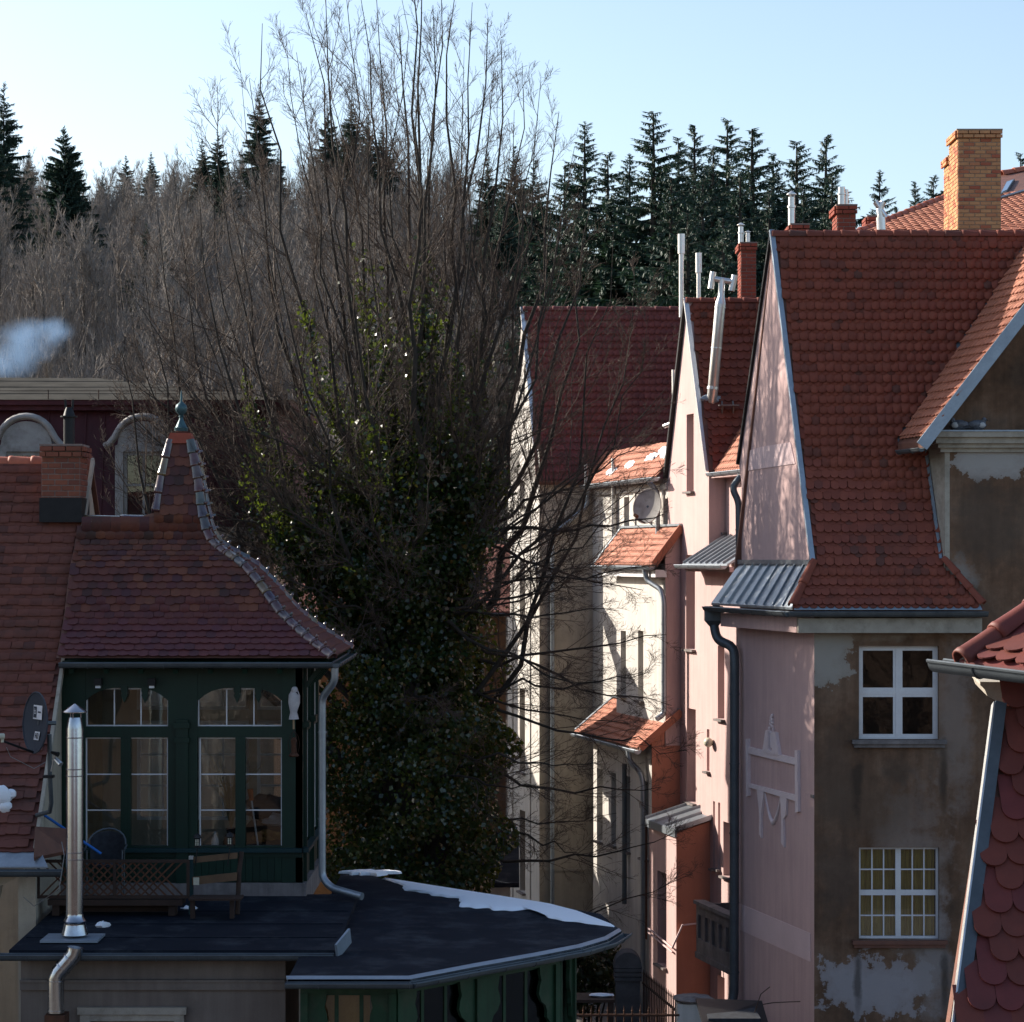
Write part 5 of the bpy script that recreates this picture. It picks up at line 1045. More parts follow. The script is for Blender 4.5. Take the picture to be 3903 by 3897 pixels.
# stainless flues
FX, FY = (285-CX)/F*31.7, 31.7; zfp = lambda py: CZ+(HY-py)/F*31.7; r = .113; mb = MB()
mb.lathe((FX,FY,0),[(r*1.55,zfp(3562)),(r*1.25,zfp(3525)),(r*1.22,zfp(3518)),(r*1.35,zfp(3510)),(r*1.02,zfp(3495)),(r,zfp(3480)),(r,zfp(2780)),(r*.8,zfp(2745)),(r*.72,zfp(2735))],24)
for py in (3276,3250,2958,2932,2812): mb.lathe((FX,FY,0),[(r,zfp(py)-.008),(r*1.05,zfp(py)-.004),(r*1.05,zfp(py)+.004),(r,zfp(py)+.008)],24)
fl = mb.build('flue_pipe','steel',LW,True); mb = MB()
for k in range(3): an = 2.1*k+.4; mb.tube([(FX+.08*math.cos(an),FY+.08*math.sin(an),zfp(2740)),(FX+.08*math.cos(an),FY+.08*math.sin(an),zfp(2712))],.008,5)
mb.lathe((FX,FY,0),[(r*1.42,zfp(2716)),(r*1.42,zfp(2713)),(r*.1,zfp(2683))],24); mb.build('rain_cap','steel',fl,True)
MB().box(Fr((FX-.4,FY),(1,0)),0,.75,5.01,5.04,-.3,.3).build('flue_sheet','lead',LW)
dd = 30.85; pts = [at(288,3612,dd),at(283,3640,dd),at(225,3706,dd),at(214,3730,dd),at(213,3860,dd)]
mb = MB(); mb.tube(pts,.104,18); 
for p, q in ((1,2),(3,4),(3,4)): pass
for f in (.25,.75): c = pts[1].lerp(pts[2],f); d = (pts[2]-pts[1]).normalized(); mb.tube([c-d*.01,c+d*.01],.112,18)
for py in (3738,3850): mb.tube([at(213.5,py,dd),at(213.4,py+3,dd)],.112,18)
mb.build('elbow_flue','steel',LW,True); MB().box(Fr(at(175,3880,dd).xy,(1,0)),0,.26,at(0,3897,dd).z-1,at(0,3866,dd).z,-.2,.1).build('flue_shelf','rust_iron',LW)
# snow lying on the bow roof
def snow_strip(name, outline, z, th, label, group=None, tilt=0.0):
    c = sum((V((x,y,0)) for x,y in outline), V())/len(outline); mb = MB(); n = len(outline); vs = []
    for k, (f, h) in enumerate(((1.0,0.0),(.97,th*.7),(.85,th),(.4,th*1.15))):
        for i,(x,y) in enumerate(outline): w = V((x,y,0)); q = c+(w-c)*f; vs.append(V((q.x,q.y,z(q.x,q.y)+h)))
    mb.add(vs, [(k*n+i, k*n+(i+1)%n, (k+1)*n+(i+1)%n, (k+1)*n+i) for k in range(3) for i in range(n)]+[tuple(3*n+i for i in range(n))])
    return tag(mb.build(name,'snow',None,True,loc=(c.x,c.y,z(c.x,c.y))),label,'snow',group)
def bow_z(x, y):                                            # height of the bow roof
    P = [V((q.x,q.y,q.z)) for q in pts_bow]
    for i in range(len(P)):
        a, b = P[i], P[(i+1)%len(P)]; d = (b.x-a.x)*(ap_.y-a.y)-(b.y-a.y)*(ap_.x-a.x)
        if abs(d) < 1e-9: continue
        w1 = ((x-ap_.x)*(b.y-ap_.y)-(y-ap_.y)*(b.x-ap_.x))/((a.x-ap_.x)*(b.y-ap_.y)-(a.y-ap_.y)*(b.x-ap_.x)); w2 = ((x-ap_.x)*(a.y-ap_.y)-(y-ap_.y)*(a.x-ap_.x))/((b.x-ap_.x)*(a.y-ap_.y)-(b.y-ap_.y)*(a.x-ap_.x))
        if w1 >= -1e-6 and w2 >= -1e-6: return ap_.z+(a.z-ap_.z)*w1+(b.z-ap_.z)*w2
    return 4.95
pts_bow = [V((x,y,4.9)) for x, y in edge]+[V((x,y,4.98)) for x, y in far]
rs = random.Random(3); o_ = []; i_ = []
for k_ in range(120):
    k = k_/2; f = k_/119; s = f*3.999; j = int(s); g_ = s-j; P = [V((1.45,33.4)),V((.6,35.0)),V((-.3,36.0)),V((-1.3,37.1)),V((-2.0,37.9))]
    e = P[j].lerp(P[min(j+1,4)],g_); o_.append((e.x-.03,e.y-.02)); wdt = .08+1.15*math.sin(math.pi*min(1,f*1.02))**1.1*(.75+.16*math.sin(k*.32)+.08*math.sin(k*.71+1)+.035*math.sin(k*1.9))*(1.25-.7*f); i_.append((e.x-wdt*.55,e.y-wdt*.9))
snow_strip('snow_drift', o_+i_[::-1], lambda x,y: bow_z(x,y)+.004, .035, 'long snow drift along the far edge of the bow veranda roof')
snow_strip('snow_patch', [(-2.25+(.4+.1*math.sin(3*a)+.07*math.sin(7*a+1))*math.cos(a),38.45+(.22+.06*math.sin(4*a)+.05*math.sin(9*a))*math.sin(a)) for a in [k*.157 for k in range(40)]], lambda x,y: 4.985, .05, 'snow patch by the downpipe foot behind the pavilion')
for i,(px,py,w) in enumerate(((720,3468,.13),(392,3527,.09),(870,3410,.12))):
    q = on_z(px,py,5.05); tag(MB().blob(q,(w,w*.7,.05),i+40,12,6,.35).build('snow_scrap','snow',None,True,loc=q),('small snow scrap on the tar roof below the trellis','thin snow scrap on the tar roof near the steel flue','snow scrap on the tar roof under the garden bench')[i],'snow')

# ---------------------------------------------------------------- things on the terrace
t = thing('trellis_planter','brown wooden planter box with diamond trellis panel on the terrace','planter',at(430,3440,33.4)); d = 33.4; fr = Fr((at(140,0,d).x,d),(1,0)); A1 = at(722,0,d).x-at(140,0,d).x; zb,zt2 = CZ+(HY-3425)/F*d, CZ+(HY-3278)/F*d
mb = MB()
for z in (zb,zt2-.04): mb.box(fr,0,A1,z,z+.04,-.03,.01)
for a in (0,A1*.5,A1-.04): mb.box(fr,a,a+.04,zb+.04,zt2-.04,-.03,.008)
mb.build('panel_frame','wood_dark',t); h = zt2-zb; k = -h; lat = MB().bar((0,0,0),(h,0,h),.022,.012,V((0,-1,0))); lm = bpy.data.meshes.new('lattice_slat'); lm.from_pydata(lat.v,[],lat.f); lm.materials.append(MT['rust_iron'])
lat2 = MB().bar((h,0,0),(0,0,h),.022,.012,V((0,-1,0))); lm2 = bpy.data.meshes.new('lattice_slat'); lm2.from_pydata(lat2.v,[],lat2.f); lm2.materials.append(MT['rust_iron']); a = .02
while a+h < A1: link('lattice_slat',lm,None,t,M4.Translation(fr.p(a,zb,-.008))); link('lattice_slat',lm2,None,t,M4.Translation(fr.p(a,zb,-.022))); a += .115
zr = 5.06; mb = MB(); mb.box(fr,.15,A1-.1,zb-.1,zb-.02,-.4,.0); mb.box(fr,A1-.3,A1-.2,zr,zb-.1,-.3,-.05); mb.box(fr,.2,.3,zr,zb-.1,-.3,-.05); mb.box(fr,.3,A1-.3,zr+.02,zb-.1,-.32,-.28); mb.build('bench_box','wood_dark',t)
t = thing('bistro_chair','dark wicker terrace chair with curved metal arms beside the trellis','chair',at(405,3400,34.1)); d = 34.1; c = at(405,3290,d); zsn = c.z; zr = 5.07
mb = MB(); n = 10; vs = []
for i in range(n+1):
    an = math.pi*(.12+.76*i/n); 
    for z in (zsn+.02,zsn+.43-.09*abs(i/n-.5)**2*4): vs.append((c.x+.26*math.cos(an),d+.02+.2*math.sin(an),z))
mb.add(vs,[(2*i,2*i+2,2*i+3,2*i+1) for i in range(n)]); mb.build('backrest','cloth_dark',t,True); MB().lathe((c.x,d,zsn),[(.24,-.03),(.25,0),(.24,.02)],16).build('seat','cloth_dark',t)
MB().tube([(c.x-.28,d-.15,zsn+.2),(c.x-.28,d+.05,zsn+.25)]+[(c.x+.27*math.cos(math.pi*(1-k/10)),d+.02+.22*math.sin(math.pi*k/10),zsn+.26+.2*math.sin(math.pi*k/10)) for k in range(11)]+[(c.x+.28,d+.05,zsn+.25),(c.x+.28,d-.15,zsn+.2)],.014,8).build('arm_rail','zinc_dark',t,True)
for x,y in ((-.25,-.15),(.25,-.15),(-.22,.2),(.22,.2)): MB().tube([(c.x+x,d+y,zsn+.2),(c.x+x*.98,d+y,zr)],.012,8).build('leg','zinc_dark',t)
t = thing('garden_bench','weathered slatted garden bench with green arm post on the terrace','bench',at(815,3440,33.6)); d = 33.6; fr = Fr((at(735,0,d).x,d),(1,0)); L = at(905,0,d).x-at(735,0,d).x; Z = lambda py: CZ+(HY-py)/F*d
for py0,py1,b,m in ((3290,3268,.0,'wood'),(3372,3342,.05,'wood'),(3330,3308,.02,'wood_dark')): 
    if m == 'wood': MB().hexa([fr.p(0,Z(py0),b+.02),fr.p(L,Z(py0-18),b+.02),fr.p(L,Z(py0-18),b-.02),fr.p(0,Z(py0),b-.02),fr.p(0,Z(py1),b+.02),fr.p(L,Z(py1-18),b+.02),fr.p(L,Z(py1-18),b-.02),fr.p(0,Z(py1),b-.02)]).build('slat',m,t)
for k in range(4): MB().box(fr,0,L+.1,Z(3410)-.02,Z(3410)+.01,.1+k*.1,.18+k*.1).build('seat_slat','wood_dark',t)
MB().box(fr,-.05,.01,5.06,Z(3275),-.0,.06).build('arm_post','teal_paint',t); MB().box(fr,-.05,.01,Z(3278),Z(3262),-.0,.06).build('post_cap','grey_paint',t)
mb = MB(); mb.tube([fr.p(L,5.06,.0),fr.p(L+.02,Z(3330),-.02),fr.p(L+.05,Z(3250),-.08)],.035,8); mb.build('scroll_end','wood_dark',t); MB().box(fr,L-.06,L,5.06,Z(3405),.35,.42).build('leg','wood_dark',t); MB().box(fr,.02,.08,5.06,Z(3405),.35,.42).build('leg','wood_dark',t)
MB().box(fr,.02,.1,Z(3370),Z(3342),.09,.1).build('socket_plate','plastic_cream',t)
for px,py,lb in ((752,3205,'small solar lantern stake at the trellis end of the garden bench'),(876,3200,'small solar lantern stake at the far end of the garden bench')):
    t = thing('solar_lantern',lb,'lantern',at(px,3300,33.55),'solar lantern stakes by the bench'); MB().tube([at(px-8,3300,33.55),at(px,py+30,33.55)],.008,6).build('stake','black_metal',t); q = at(px,py+25,33.55)
    MB().lathe(q,[(.05,0),(.05,.015),(.035,.02),(.04,.12),(.06,.13),(.045,.17),(.01,.19)],8).build('housing','black_metal',t); mb = MB()
    for k in range(4): 
        for s in (-1,1): mb.box(Fr((q.x,q.y-.038),(1,0)),s*.014-.009,s*.014+.009,q.z+.03+k*.022,q.z+.045+k*.022,0,.006)
    mb.build('window_pips','plastic_cream',t)
t = tag(MB().tube([at(143,3090,33.9),at(385,3255,33.9)],.02,10).build('blue_pole','blue_plastic',None,True,loc=(at(260,3170,33.9))),'bright blue plastic pole leaning behind the steel flue','pole')
# roof-edge satellite dish with its arm, mast and cables
dc = at(134,2755,32.6); T, dx, dy = dish('satellite_dish',dc,(-.83,-.55,.06),.415,.41,'dish_grey','dark grey oval satellite dish by the brown tiled roof verge',(.45,.62),'plastic_cream')
nz = V((-.83,-.55,.06)).normalized()
def sticker(cx,cy,w,h,mat,dz,shear=0.0):
    p = [dc+dx*(cx+sx*w/2+sy*shear)+dy*(cy+sy*h/2)+nz*(dz) for sx,sy in ((-1,-1),(1,-1),(1,1),(-1,1))]; return p
f_ = 1
mb = MB()
def st(cx,cy,w,h,mat,dz,sh=0.0):
    dz = dz+.012-.12*.415*(1-(cx*cx+cy*cy)/.17)
    MB().poly(sticker(f_*cx,cy,w,h,mat,dz,f_*sh)).build('sticker',mat,T)
txt = lambda body, cx, cy, size, mat, dz, sh: None
st(.02,.14,.3,.19,'plastic_white',.012); st(-.06,.14,.105,.15,'dish_grey',.016)
for k in range(5): st(-.06,.10+k*.02,.06 if k%4 else .035,.008,'plastic_white',.018)
st(.09,.145,.1,.02,'dish_grey',.016)
st(.04,-.175,.17,.115,'plastic_white',.012,.02)
for (cx,cy,w,h) in ((-.01,-.175,.014,.075),(.03,-.175,.014,.075),(.01,-.175,.03,.014),(.06,-.175,.014,.075),(.08,-.14,.03,.012),(.08,-.21,.03,.012),(.1,-.175,.014,.055)): st(cx,cy,w,h,'ink',.016,.012 if h > .03 else 0)
c2 = cc = at(195,2830,32.75); t = thing('dish_mast','grey bent mast with clamps carrying the dark dish','mast',at(160,3095,33.2))
MB().tube([at(188,2800,32.75),at(190,2950,32.8),at(196,3060,32.9),at(190,3095,33.0),at(140,3108,33.25)],.03,12).build('pole','zinc_dark',t,True); MB().box(Fr(at(165,2962,32.7).xy,(1,0)),0,.14,at(0,2966,32.7).z,at(0,2956,32.7).z,-.08,.05).build('clamp','black_metal',t)
MB().tube([at(25,2850,32.2),at(40,2885,32.3),at(130,2930,32.5),at(175,2905,32.7)],.005,5).build('cable','cable',t); MB().tube([at(235,3210,32.9),at(245,3260,32.6),at(225,3390,32.5),at(130,3455,32.9),at(90,3420,33.1)],.006,5).build('cable','cable',t)
MB().tube([at(210,2872,32.6),at(195,2940,32.7)],.012,6).build('camera_bracket','steel_pale',t)
t = thing('security_camera','small silver floodlight sensor head on the dish mast','lamp',at(222,2905,32.6)); mb = MB(); mb.tube([at(212,2895,32.6),at(232,2915,32.55)],[.03,.04],10); mb.build('head','steel_pale',t,True); MB().tube([at(196,2868,32.6),at(222,2876,32.55)],[.02,.035],10).build('hood','black_metal',t)
for px,lb in ((378,'small black downlight above the first pavilion arch, next to the gabled house'),(582,'small black downlight above the first pavilion arch, next to the central post')):
    t = thing('downlight',lb,'lamp',Fp.p(PX(px),PZ(2615),.06),'downlights on the pavilion front'); MB().box(Fp,PX(px)-.055,PX(px)+.055,PZ(2612),PZ(2585),.03,.14).build('housing','black_metal',t); MB().box(Fp,PX(px)-.035,PX(px)+.035,PZ(2622),PZ(2613),.05,.12).build('lens','plastic_white',t)

# ================================================================ red mansard house
MY = 48.0; MBK = 54.7
HM = thing('mansard_house','dark red metal mansard house with round-headed white dormers and grey flat roof','house',(-9,51,0))
FM = Fr((-13.5,MY),(1,0)); X0 = -13.5; xr = at(1042,0,MY).x-X0; zc = CZ+(HY-1545)/F*MY; zl_ = CZ+(HY-2010)/F*MY
pr = [V((X0,MY-.3,zl_)),V((X0+xr+.25,MY-.3,zl_)),V((X0+xr,MY+.25,zc)),V((X0,MY+.25,zc))]; mb = MB().prism(pr,[q+V((0,.2,0)) for q in pr]); pr2 = [V((X0+xr+.25,MY-.3,zl_)),V((X0+xr+.25,MBK,zl_)),V((X0+xr,MBK,zc)),V((X0+xr,MY+.25,zc))]; mb.prism(pr2,[q-V((.2,0,0)) for q in pr2])
for k in range(26):
    x = X0+.2+k*.37
    if x < X0+xr: mb.bar((x,MY-.33,zl_),(x,MY+.22,zc),.025,.025)
mb.build('mansard_slope','red_metal',HM)
mb = MB(); mb.box(FM,0,xr+.35,zc,zc+.1,MY-MBK,.1); mb.box(FM,0,xr+.3,zc-.1,zc,MY-MBK,0); mb.build('cornice','red_metal',HM)
ym_ = MY+4.2; g = [V((X0,MY-.13,zc+.1)),V((X0+xr+.4,MY-.13,zc+.1)),V((X0+xr-4.2,ym_,CZ+(HY-1442)/F*ym_)),V((X0,ym_,CZ+(HY-1438)/F*ym_))]; mb = MB().poly(g); mb.poly([g[1],V((X0+xr+.4,MBK,zc+.1)),g[2]]); mb.poly([g[2],V((X0+xr+.4,MBK,zc+.1)),V((X0,MBK,zc+.1)),g[3]])
for f in (.25,.55,.83): a = g[0].lerp(g[3],f); b = g[1].lerp(g[2],f); mb.bar(a+V((0,0,.0)),b+V((0,0,.0)),.03,.015)
mb.build('flat_roof','tar_grey',HM)
mb = MB()
for k in range(9): x = X0+.3+k*1.0; mb.tube([(x,MY-.05,zc+.1),(x,MY-.05,zc+.3)],.012,5)
mb.tube([(X0,MY-.05,zc+.28),(X0+xr-.2,MY-.05,zc+.28)],.006,4); mb.build('wire_guard','iron',HM)
wall(FM,0,xr,-1,zl_,b=-.1).build('lower_wall','cream_stucco',HM); mb = MB(); mb.box(FM,0,xr+.3,zl_-.3,zl_-.002,-.1,.45); mb.box(FM,0,xr+.2,zl_-.55,zl_-.3,-.1,.25); mb.build('eave_cornice','old_plaster',HM)
wall(Fr((X0+xr,MY+.1),(0,1)),0,MBK-MY-.1,-1,zl_).build('side_wall','cream_stucco',HM); MB().cube(X0,X0+xr,MBK-.2,MBK,-1,zc).build('rear_wall','cream_stucco',HM)
for px,lb in ((100,0),(545,1)):
    d = MY-.55; xc = at(px,0,d).x-X0; Z = lambda py: CZ+(HY-py)/F*d; f = FM.off(.55)
    w0,w1_ = xc-.39,xc+.39; dz0,dz1 = Z(1975),Z(1722)
    mb = wall(f,xc-.55,xc+.55,dz0-.1,Z(1700),[(w0,w1_,dz0,dz1)],.12)
    arc = [(xc-.55,Z(1700))]+[(xc+.5*math.cos(math.pi*(1-k/14)),Z(1695)+.46*math.sin(math.pi*k/14)) for k in range(15)]+[(xc+.55,Z(1700))]
    mb.extr(f,arc,-.8,-.002); mb.box(f,xc-.55,xc-.44,dz0-.1,Z(1700),-.8,-.13); mb.box(f,xc+.44,xc+.55,dz0-.1,Z(1700),-.8,-.13)
    dm = mb.build('dormer','grey_paint',HM)
    rim = [(xc-.76,Z(1702)),(xc-.66,Z(1692)),(xc-.56,Z(1668))]+[(xc+.55*math.cos(math.pi*(1-k/14)),Z(1690)+.53*math.sin(math.pi*k/14)) for k in range(2,13)]+[(xc+.56,Z(1668)),(xc+.66,Z(1692)),(xc+.76,Z(1702))]
    mb = MB().tube([f.p(a,z,.05) for a,z in rim],.05,8); mb.tube([f.p(a,z,.0) for a,z in rim],.068,8); mb.build('dormer_moulding','grey_paint',dm,True)
    window(HM,f,(w0,w1_,dz0,dz1),b=-.06,nx=2,ny=2,fw=.07,mw=.05,mat='grey_paint',room='room_dark')
# small far house glimpsed beyond the mansard
HS = thing('far_cottage','small far house with orange roof and white chimney beyond the mansard house','house',(-4,72,0)); p0,p1 = at(575,1525,75),at(760,1525,75)
MB().cube(p0.x,p1.x,75,79,0,13.6).build('wall','white_stucco',HS); q = [V((p0.x-.2,74.8,13.5)),V((p0.x+1.3,74.8,13.5)),V((p0.x+1.3,77,14.9)),V((p0.x-.2,77,14.9))]; MB().prism(q,[w-V((0,0,.15)) for w in q]).build('roof','tile_lit',HS); c = at(755,1495,74.5); MB().cube(c.x-.25,c.x+.3,74.5,75,12,c.z).build('chimney','white_paint',HS)
# houses half hidden behind the ivy tree
HD = thing('courtyard_house','dim red-brown courtyard house half hidden behind the ivy tree','house',(-3,58,0)); x0,x1 = at(1045,0,57).x,at(1928,0,57).x; fr = Fr((x0,57.0),(1,0)); L = x1-x0; zt4 = CZ+(HY-2330)/F*57
hs = [(L-1.05,L-.5,z,z+1.3) for z in (1.2,4.1,6.6)]+[(L-2.6,L-1.9,z,z+1.4) for z in (1.2,4.1,6.6)]+[(.4,1.1,6.2,7.8)]
wall(fr,0,L,-1,zt4,hs,.2).build('front_wall','wood',HD)
for h in hs: window(HD,fr,h,b=-.12,nx=2,ny=2,mat='grey_paint',room='room_dark')
q = [V((x0-.2,56.7,zt4)),V((x1+.1,56.7,zt4)),V((x1+.1,61,zt4+1.6)),V((x0-.2,61,zt4+1.6))]; MB().prism(q,[w-V((0,0,.12)) for w in q]).build('roof','tile_old',HD); gutter(HD,(x0-.2,56.62,zt4-.05),(x1,56.62,zt4-.05),.07,'zinc_dark')
MB().cube(at(1065,0,56).x,at(1125,0,56).x,56,56.6,4,at(0,2230,56).z).build('chimney','brick_orange',HD)
mb = MB(); c = at(1085,1885,66); mb.cube(c.x-.12,c.x+.5,66,66.6,8,c.z); mb.cube(c.x-.18,c.x+.55,65.95,66.65,c.z,c.z+.1); mb.build('tall_chimney','white_stucco',HD)
# low shed between the tree and the white house
SH = thing('garden_shed','low whitewashed outbuilding with snowy dark roof beside the white gable end','shed',(-1.2,54,0)); x0,x1 = at(1700,0,54).x,at(1945,0,54).x
MB().cube(x0,x1,54,57,-.5,CZ+(HY-3370)/F*54).build('wall','white_stucco',SH); q = [V((x0-.2,53.7,CZ+(HY-3300)/F*54-.35)),V((x1+.2,53.7,CZ+(HY-3300)/F*54-.35)),V((x1+.2,57,CZ+(HY-3230)/F*54)),V((x0-.2,57,CZ+(HY-3230)/F*54))]; MB().prism(q,[w-V((0,0,.1)) for w in q]).build('roof','tar',SH)
# ================================================================ near roof corner with large scale tiles
HR = thing('near_dormer','near house corner with big dark red scale tiles, zinc gutter and plaster cornice','house',(3.2,15,0))
T0, T1 = at(3640,3897,14.0), at(3806,2680,15.1); ul = V((1,0,0)); vn = V((0,T1.y-T0.y,T1.z-T0.z)).normalized(); L = (T1.z-T0.z)/vn.z
pl = [T0+V((-.03,0,0)), T0+V((3.6,0,0)), V((T0.x+3.6,T1.y,T1.z)), T1]; rn = MB().prism(pl,[q+V((0,.15,-.05)) for q in pl]); ex = [T0+V((-.05,0,0)),T0+V((3.6,0,0)),T0+V((3.6,-.5,-1.6)),T0+V((-.3,-.5,-1.6))]; rn.prism(ex,[q+V((0,.15,-.05)) for q in ex]); rn = rn.build('lower_roof','copper_brown',HR)
tiles(rn,T0-vn*.25,ul,vn,(-.1,3.6,L+.2),.163,.152,.016,'tile_big',lambda p,s,t: p.x > T0.x+(p.z-T0.z)/(T1.z-T0.z)*(T1.x-T0.x)+.075,200,False,.5,seed=31,lfac=2.1,jit=.6)
mb = MB(); mb.bar(T0+V((.0,-.05,-.1)),T1+V((.0,-.05,0)),.07,.05,V((0,-1,0))); mb.build('verge_flashing','zinc_dark',rn)
mb = MB(); mb.bar(T0+V((-.042,-.05,-.1)),T1+V((-.042,-.05,0)),.012,.055,V((0,-1,0))); mb.build('verge_lit_edge','steel_pale',rn)  # sunlit rim of the verge, put in as a pale strip
ga = at(3566,2520,15.4); gb = ga+(at(3990,2572,14.6)-ga)*2.6; gutter(HR,ga,gb,.072,'zinc_dark')
ct = at(3730,2598,15.45); prof_ = [(0,0),(.0,-.02),(.03,-.05),(.045,-.09),(.09,-.115),(.12,-.135),(2.6,-.135),(2.6,0)]; fr = Fr((ct.x,15.4),(1,-.14)); MB().extr(fr,[(a,ct.z+z) for a,z in prof_],-1.5,0).build('plaster_cornice','old_plaster',HR)
u_ = (gb-ga).normalized(); e_ = ga+V((0,.1,.02)); vr = V((.12,.9,.40)).normalized(); upx = [(3700,2560),(3990,2620),(3990,2290),(3935,2330),(3700,2490)]
nr_ = u_.cross(vr).normalized()
def on_ur(px,py): r = V(((px-CX)/F,1,(HY-py)/F)); return V((0,0,CZ))+r*((e_-V((0,0,CZ))).dot(nr_)/r.dot(nr_))
h0, h1, h2 = on_ur(3692,2508), on_ur(3935,2330), on_ur(4060,2240); q = [e_+u_*.24,e_+u_*2.4,h2+u_*1.9,h2,h0]; ur = MB().prism(q,[w-V((0,0,.04)) for w in q]).build('upper_roof','tile_big',HR)
tiles(ur,e_,u_,vr,(.2,2.4,2.2),.163,.15,.016,'tile_big',lambda p,s,t: (p-h0).cross(h1-h0).dot(nr_) > 0 and s < 2.35 and t < (h2-e_).dot(vr)-.05,90,False,.5,seed=32)
ridge(HR,[h0-(h1-h0).normalized()*.06+nr_*.01,h2+nr_*.01],.08,.34,'tile_big',th=.018,name='hip_tile',taper=.85)
MB().blob(h0+V((.02,.0,-.03)),(.05,.05,.05),3,9,6,.3).build('mortar_plug','old_plaster',HR)

# ================================================================ yard: gate piers, fences, bush
def pier(px, py, w, d, label):
    c = at(px,py,d); t = thing('gate_pier',label,'gate pier',(c.x,d,0)); h = w/F*d/2; f = Fr((c.x-h,d),(1,0)); zt = c.z
    MB().box(f,0,2*h,0,zt-.55,-2*h,0).build('shaft','dark_stone',t); mb = MB()
    for k in range(3): mb.box(f,-.03,2*h+.03,zt-.53+k*.085,zt-.47+k*.085,-2*h-.03,.03)
    mb.box(f,.0,2*h,zt-.549,zt-.29,-2*h,-.0); mb.build('neck_mouldings','dark_stone',t)
    ps = [(-.04,zt-.29),(2*h+.04,zt-.29)]+[(h+(h+.03)*math.cos(math.pi*k/10),zt-.26+.26*math.sin(math.pi*k/10)) for k in range(11)]; MB().extr(f,ps,-2*h-.03,.03).build('domed_head','dark_stone',t,False)
pier(2394,3630,92,44.5,'weathered dark stone gate pier with rounded head')
c = at(2640,3805,41); t = thing('capped_pillar','whitewashed pillar with rough grey cap slab','pillar',(c.x,41,0)); f = Fr((at(2583,0,41).x,41),(1,0)); w = at(2704,0,41).x-at(2583,0,41).x; MB().box(f,0,w,0,c.z-.11,-.5,0).build('shaft','white_stucco',t); MB().blob(f.p(w/2,c.z-.05,-.25),(w/2+.07,.33,.07),3,18,6,.12).build('cap_slab','concrete',t)
def fence(name, p, q, z0, z1, step, mat, label, spike=.14):
    t = thing(name,label,'fence',((p[0]+q[0])/2,(p[1]+q[1])/2,z0)); p = V((*p,0)); q = V((*q,0)); L = (q-p).length; d = (q-p)/L
    for z in (z0+.15,z1-.12): MB().bar(p+V((0,0,z)),q+V((0,0,z)),.03,.035).build('rail',mat,t)
    b = MB().tube([(0,0,z0),(0,0,z1+spike-.06),(0,0,z1+spike)],[.011,.011,.002],6); b.blob((0,0,z1+spike-.08),.018,1,6,4,0); me = bpy.data.meshes.new('picket'); me.from_pydata(b.v,[],b.f); me.materials.append(MT[mat]); k = .05
    while k < L: link('picket',me,None,t,M4.Translation(p+d*k)); k += step
pc = at(2450,0,44.3); pd = at(2590,0,41.3)
fence('iron_fence',(pc.x,44.3),(pd.x,41.3),1.0,2.35,.14,'iron','black spiked iron fence running between the stone pier and the whitewashed pillar')
pe, pf = at(2180,0,38.5), at(2590,0,38.5); fence('rusty_fence',(pe.x,38.5),(pf.x,38.5),1.2,2.85,.13,'rust_iron','rusty iron railing in front of the stone gate pier',.03)
def leaf_cloud(n, pts_fn, size, seed, name):
    R = np.random.default_rng(seed); P, N = pts_fn(n, R)
    d = R.normal(size=(n,3)); d /= np.linalg.norm(d,axis=1)[:,None]; d = d*.9+N*.8; d /= np.linalg.norm(d,axis=1)[:,None]
    a = np.cross(d, R.normal(size=(n,3))); a /= np.linalg.norm(a,axis=1)[:,None]; b = np.cross(d,a); s = size*R.uniform(.6,1.3,(n,1))
    vs = np.stack([P-a*s*.55, P-b*s*.5+d*s*.08, P+a*s*.65-d*s*.1, P+b*s*.5+d*s*.08],1).reshape(-1,3)
    return np_mesh(name,vs,np.full(n,4),np.arange(n*4))
def bush(px,py,d,r,label,n=2600):
    c = at(px,py,d); t = thing('evergreen_bush',label,'bush',(c.x,d,0)); 
    def fn(n,R):
        q = R.normal(size=(n,3)); q /= np.linalg.norm(q,axis=1)[:,None]; k = R.uniform(.35,1.0,(n,1))**.6*(1+.25*np.sin(q[:,:1]*5+q[:,2:]*4)); return q*k*np.array(r)+np.array([c.x,d,c.z]), q
    link('foliage',leaf_cloud(n,fn,.09,3,'foliage'),'bush',t); mb = MB()
    for k in range(6): an = k*1.05; mb.tube([(c.x,d,0),(c.x+.2*math.cos(an),d+.2*math.sin(an),c.z*.6),(c.x+r[0]*.7*math.cos(an),d+r[1]*.7*math.sin(an),c.z+.2)],[.03,.02,.008],5)
    mb.build('stems','bark',t)
bush(2260,3700,47.5,(.65,.6,.8),'dark evergreen bush behind the stone gate pier')
c = at(2800,3880,37.5); t = thing('covered_bin','dark tarpaulin covered bin shelter at the foot of the pink flank wall','shelter',(c.x,37.5,0)); mb = MB(); x0,x1 = at(2700,0,37.5).x,at(2900,0,37.5).x; zt5 = at(0,3868,37.5).z
MB().cube(x0,x1,37.5,38.6,0,zt5-.06).build('box','cloth_dark',t); q = [V((x0-.1,37.35,zt5-.1)),V((x1+.15,37.35,zt5-.28)),V((x1+.15,38.8,zt5-.02)),V((x0-.1,38.8,zt5+.02))]; MB().prism(q,[w-V((0,0,.05)) for w in q]).build('lid','black_metal',t)
mb = MB(); mb.tube([at(2780,3850,38.9),at(2950,3822,39.2),at(3050,3818,39.4)],.008,5); mb.tube([at(2870,3880,38),at(2900,3790,38),at(2935,3762,38)],.008,5); mb.build('wire','iron',t)
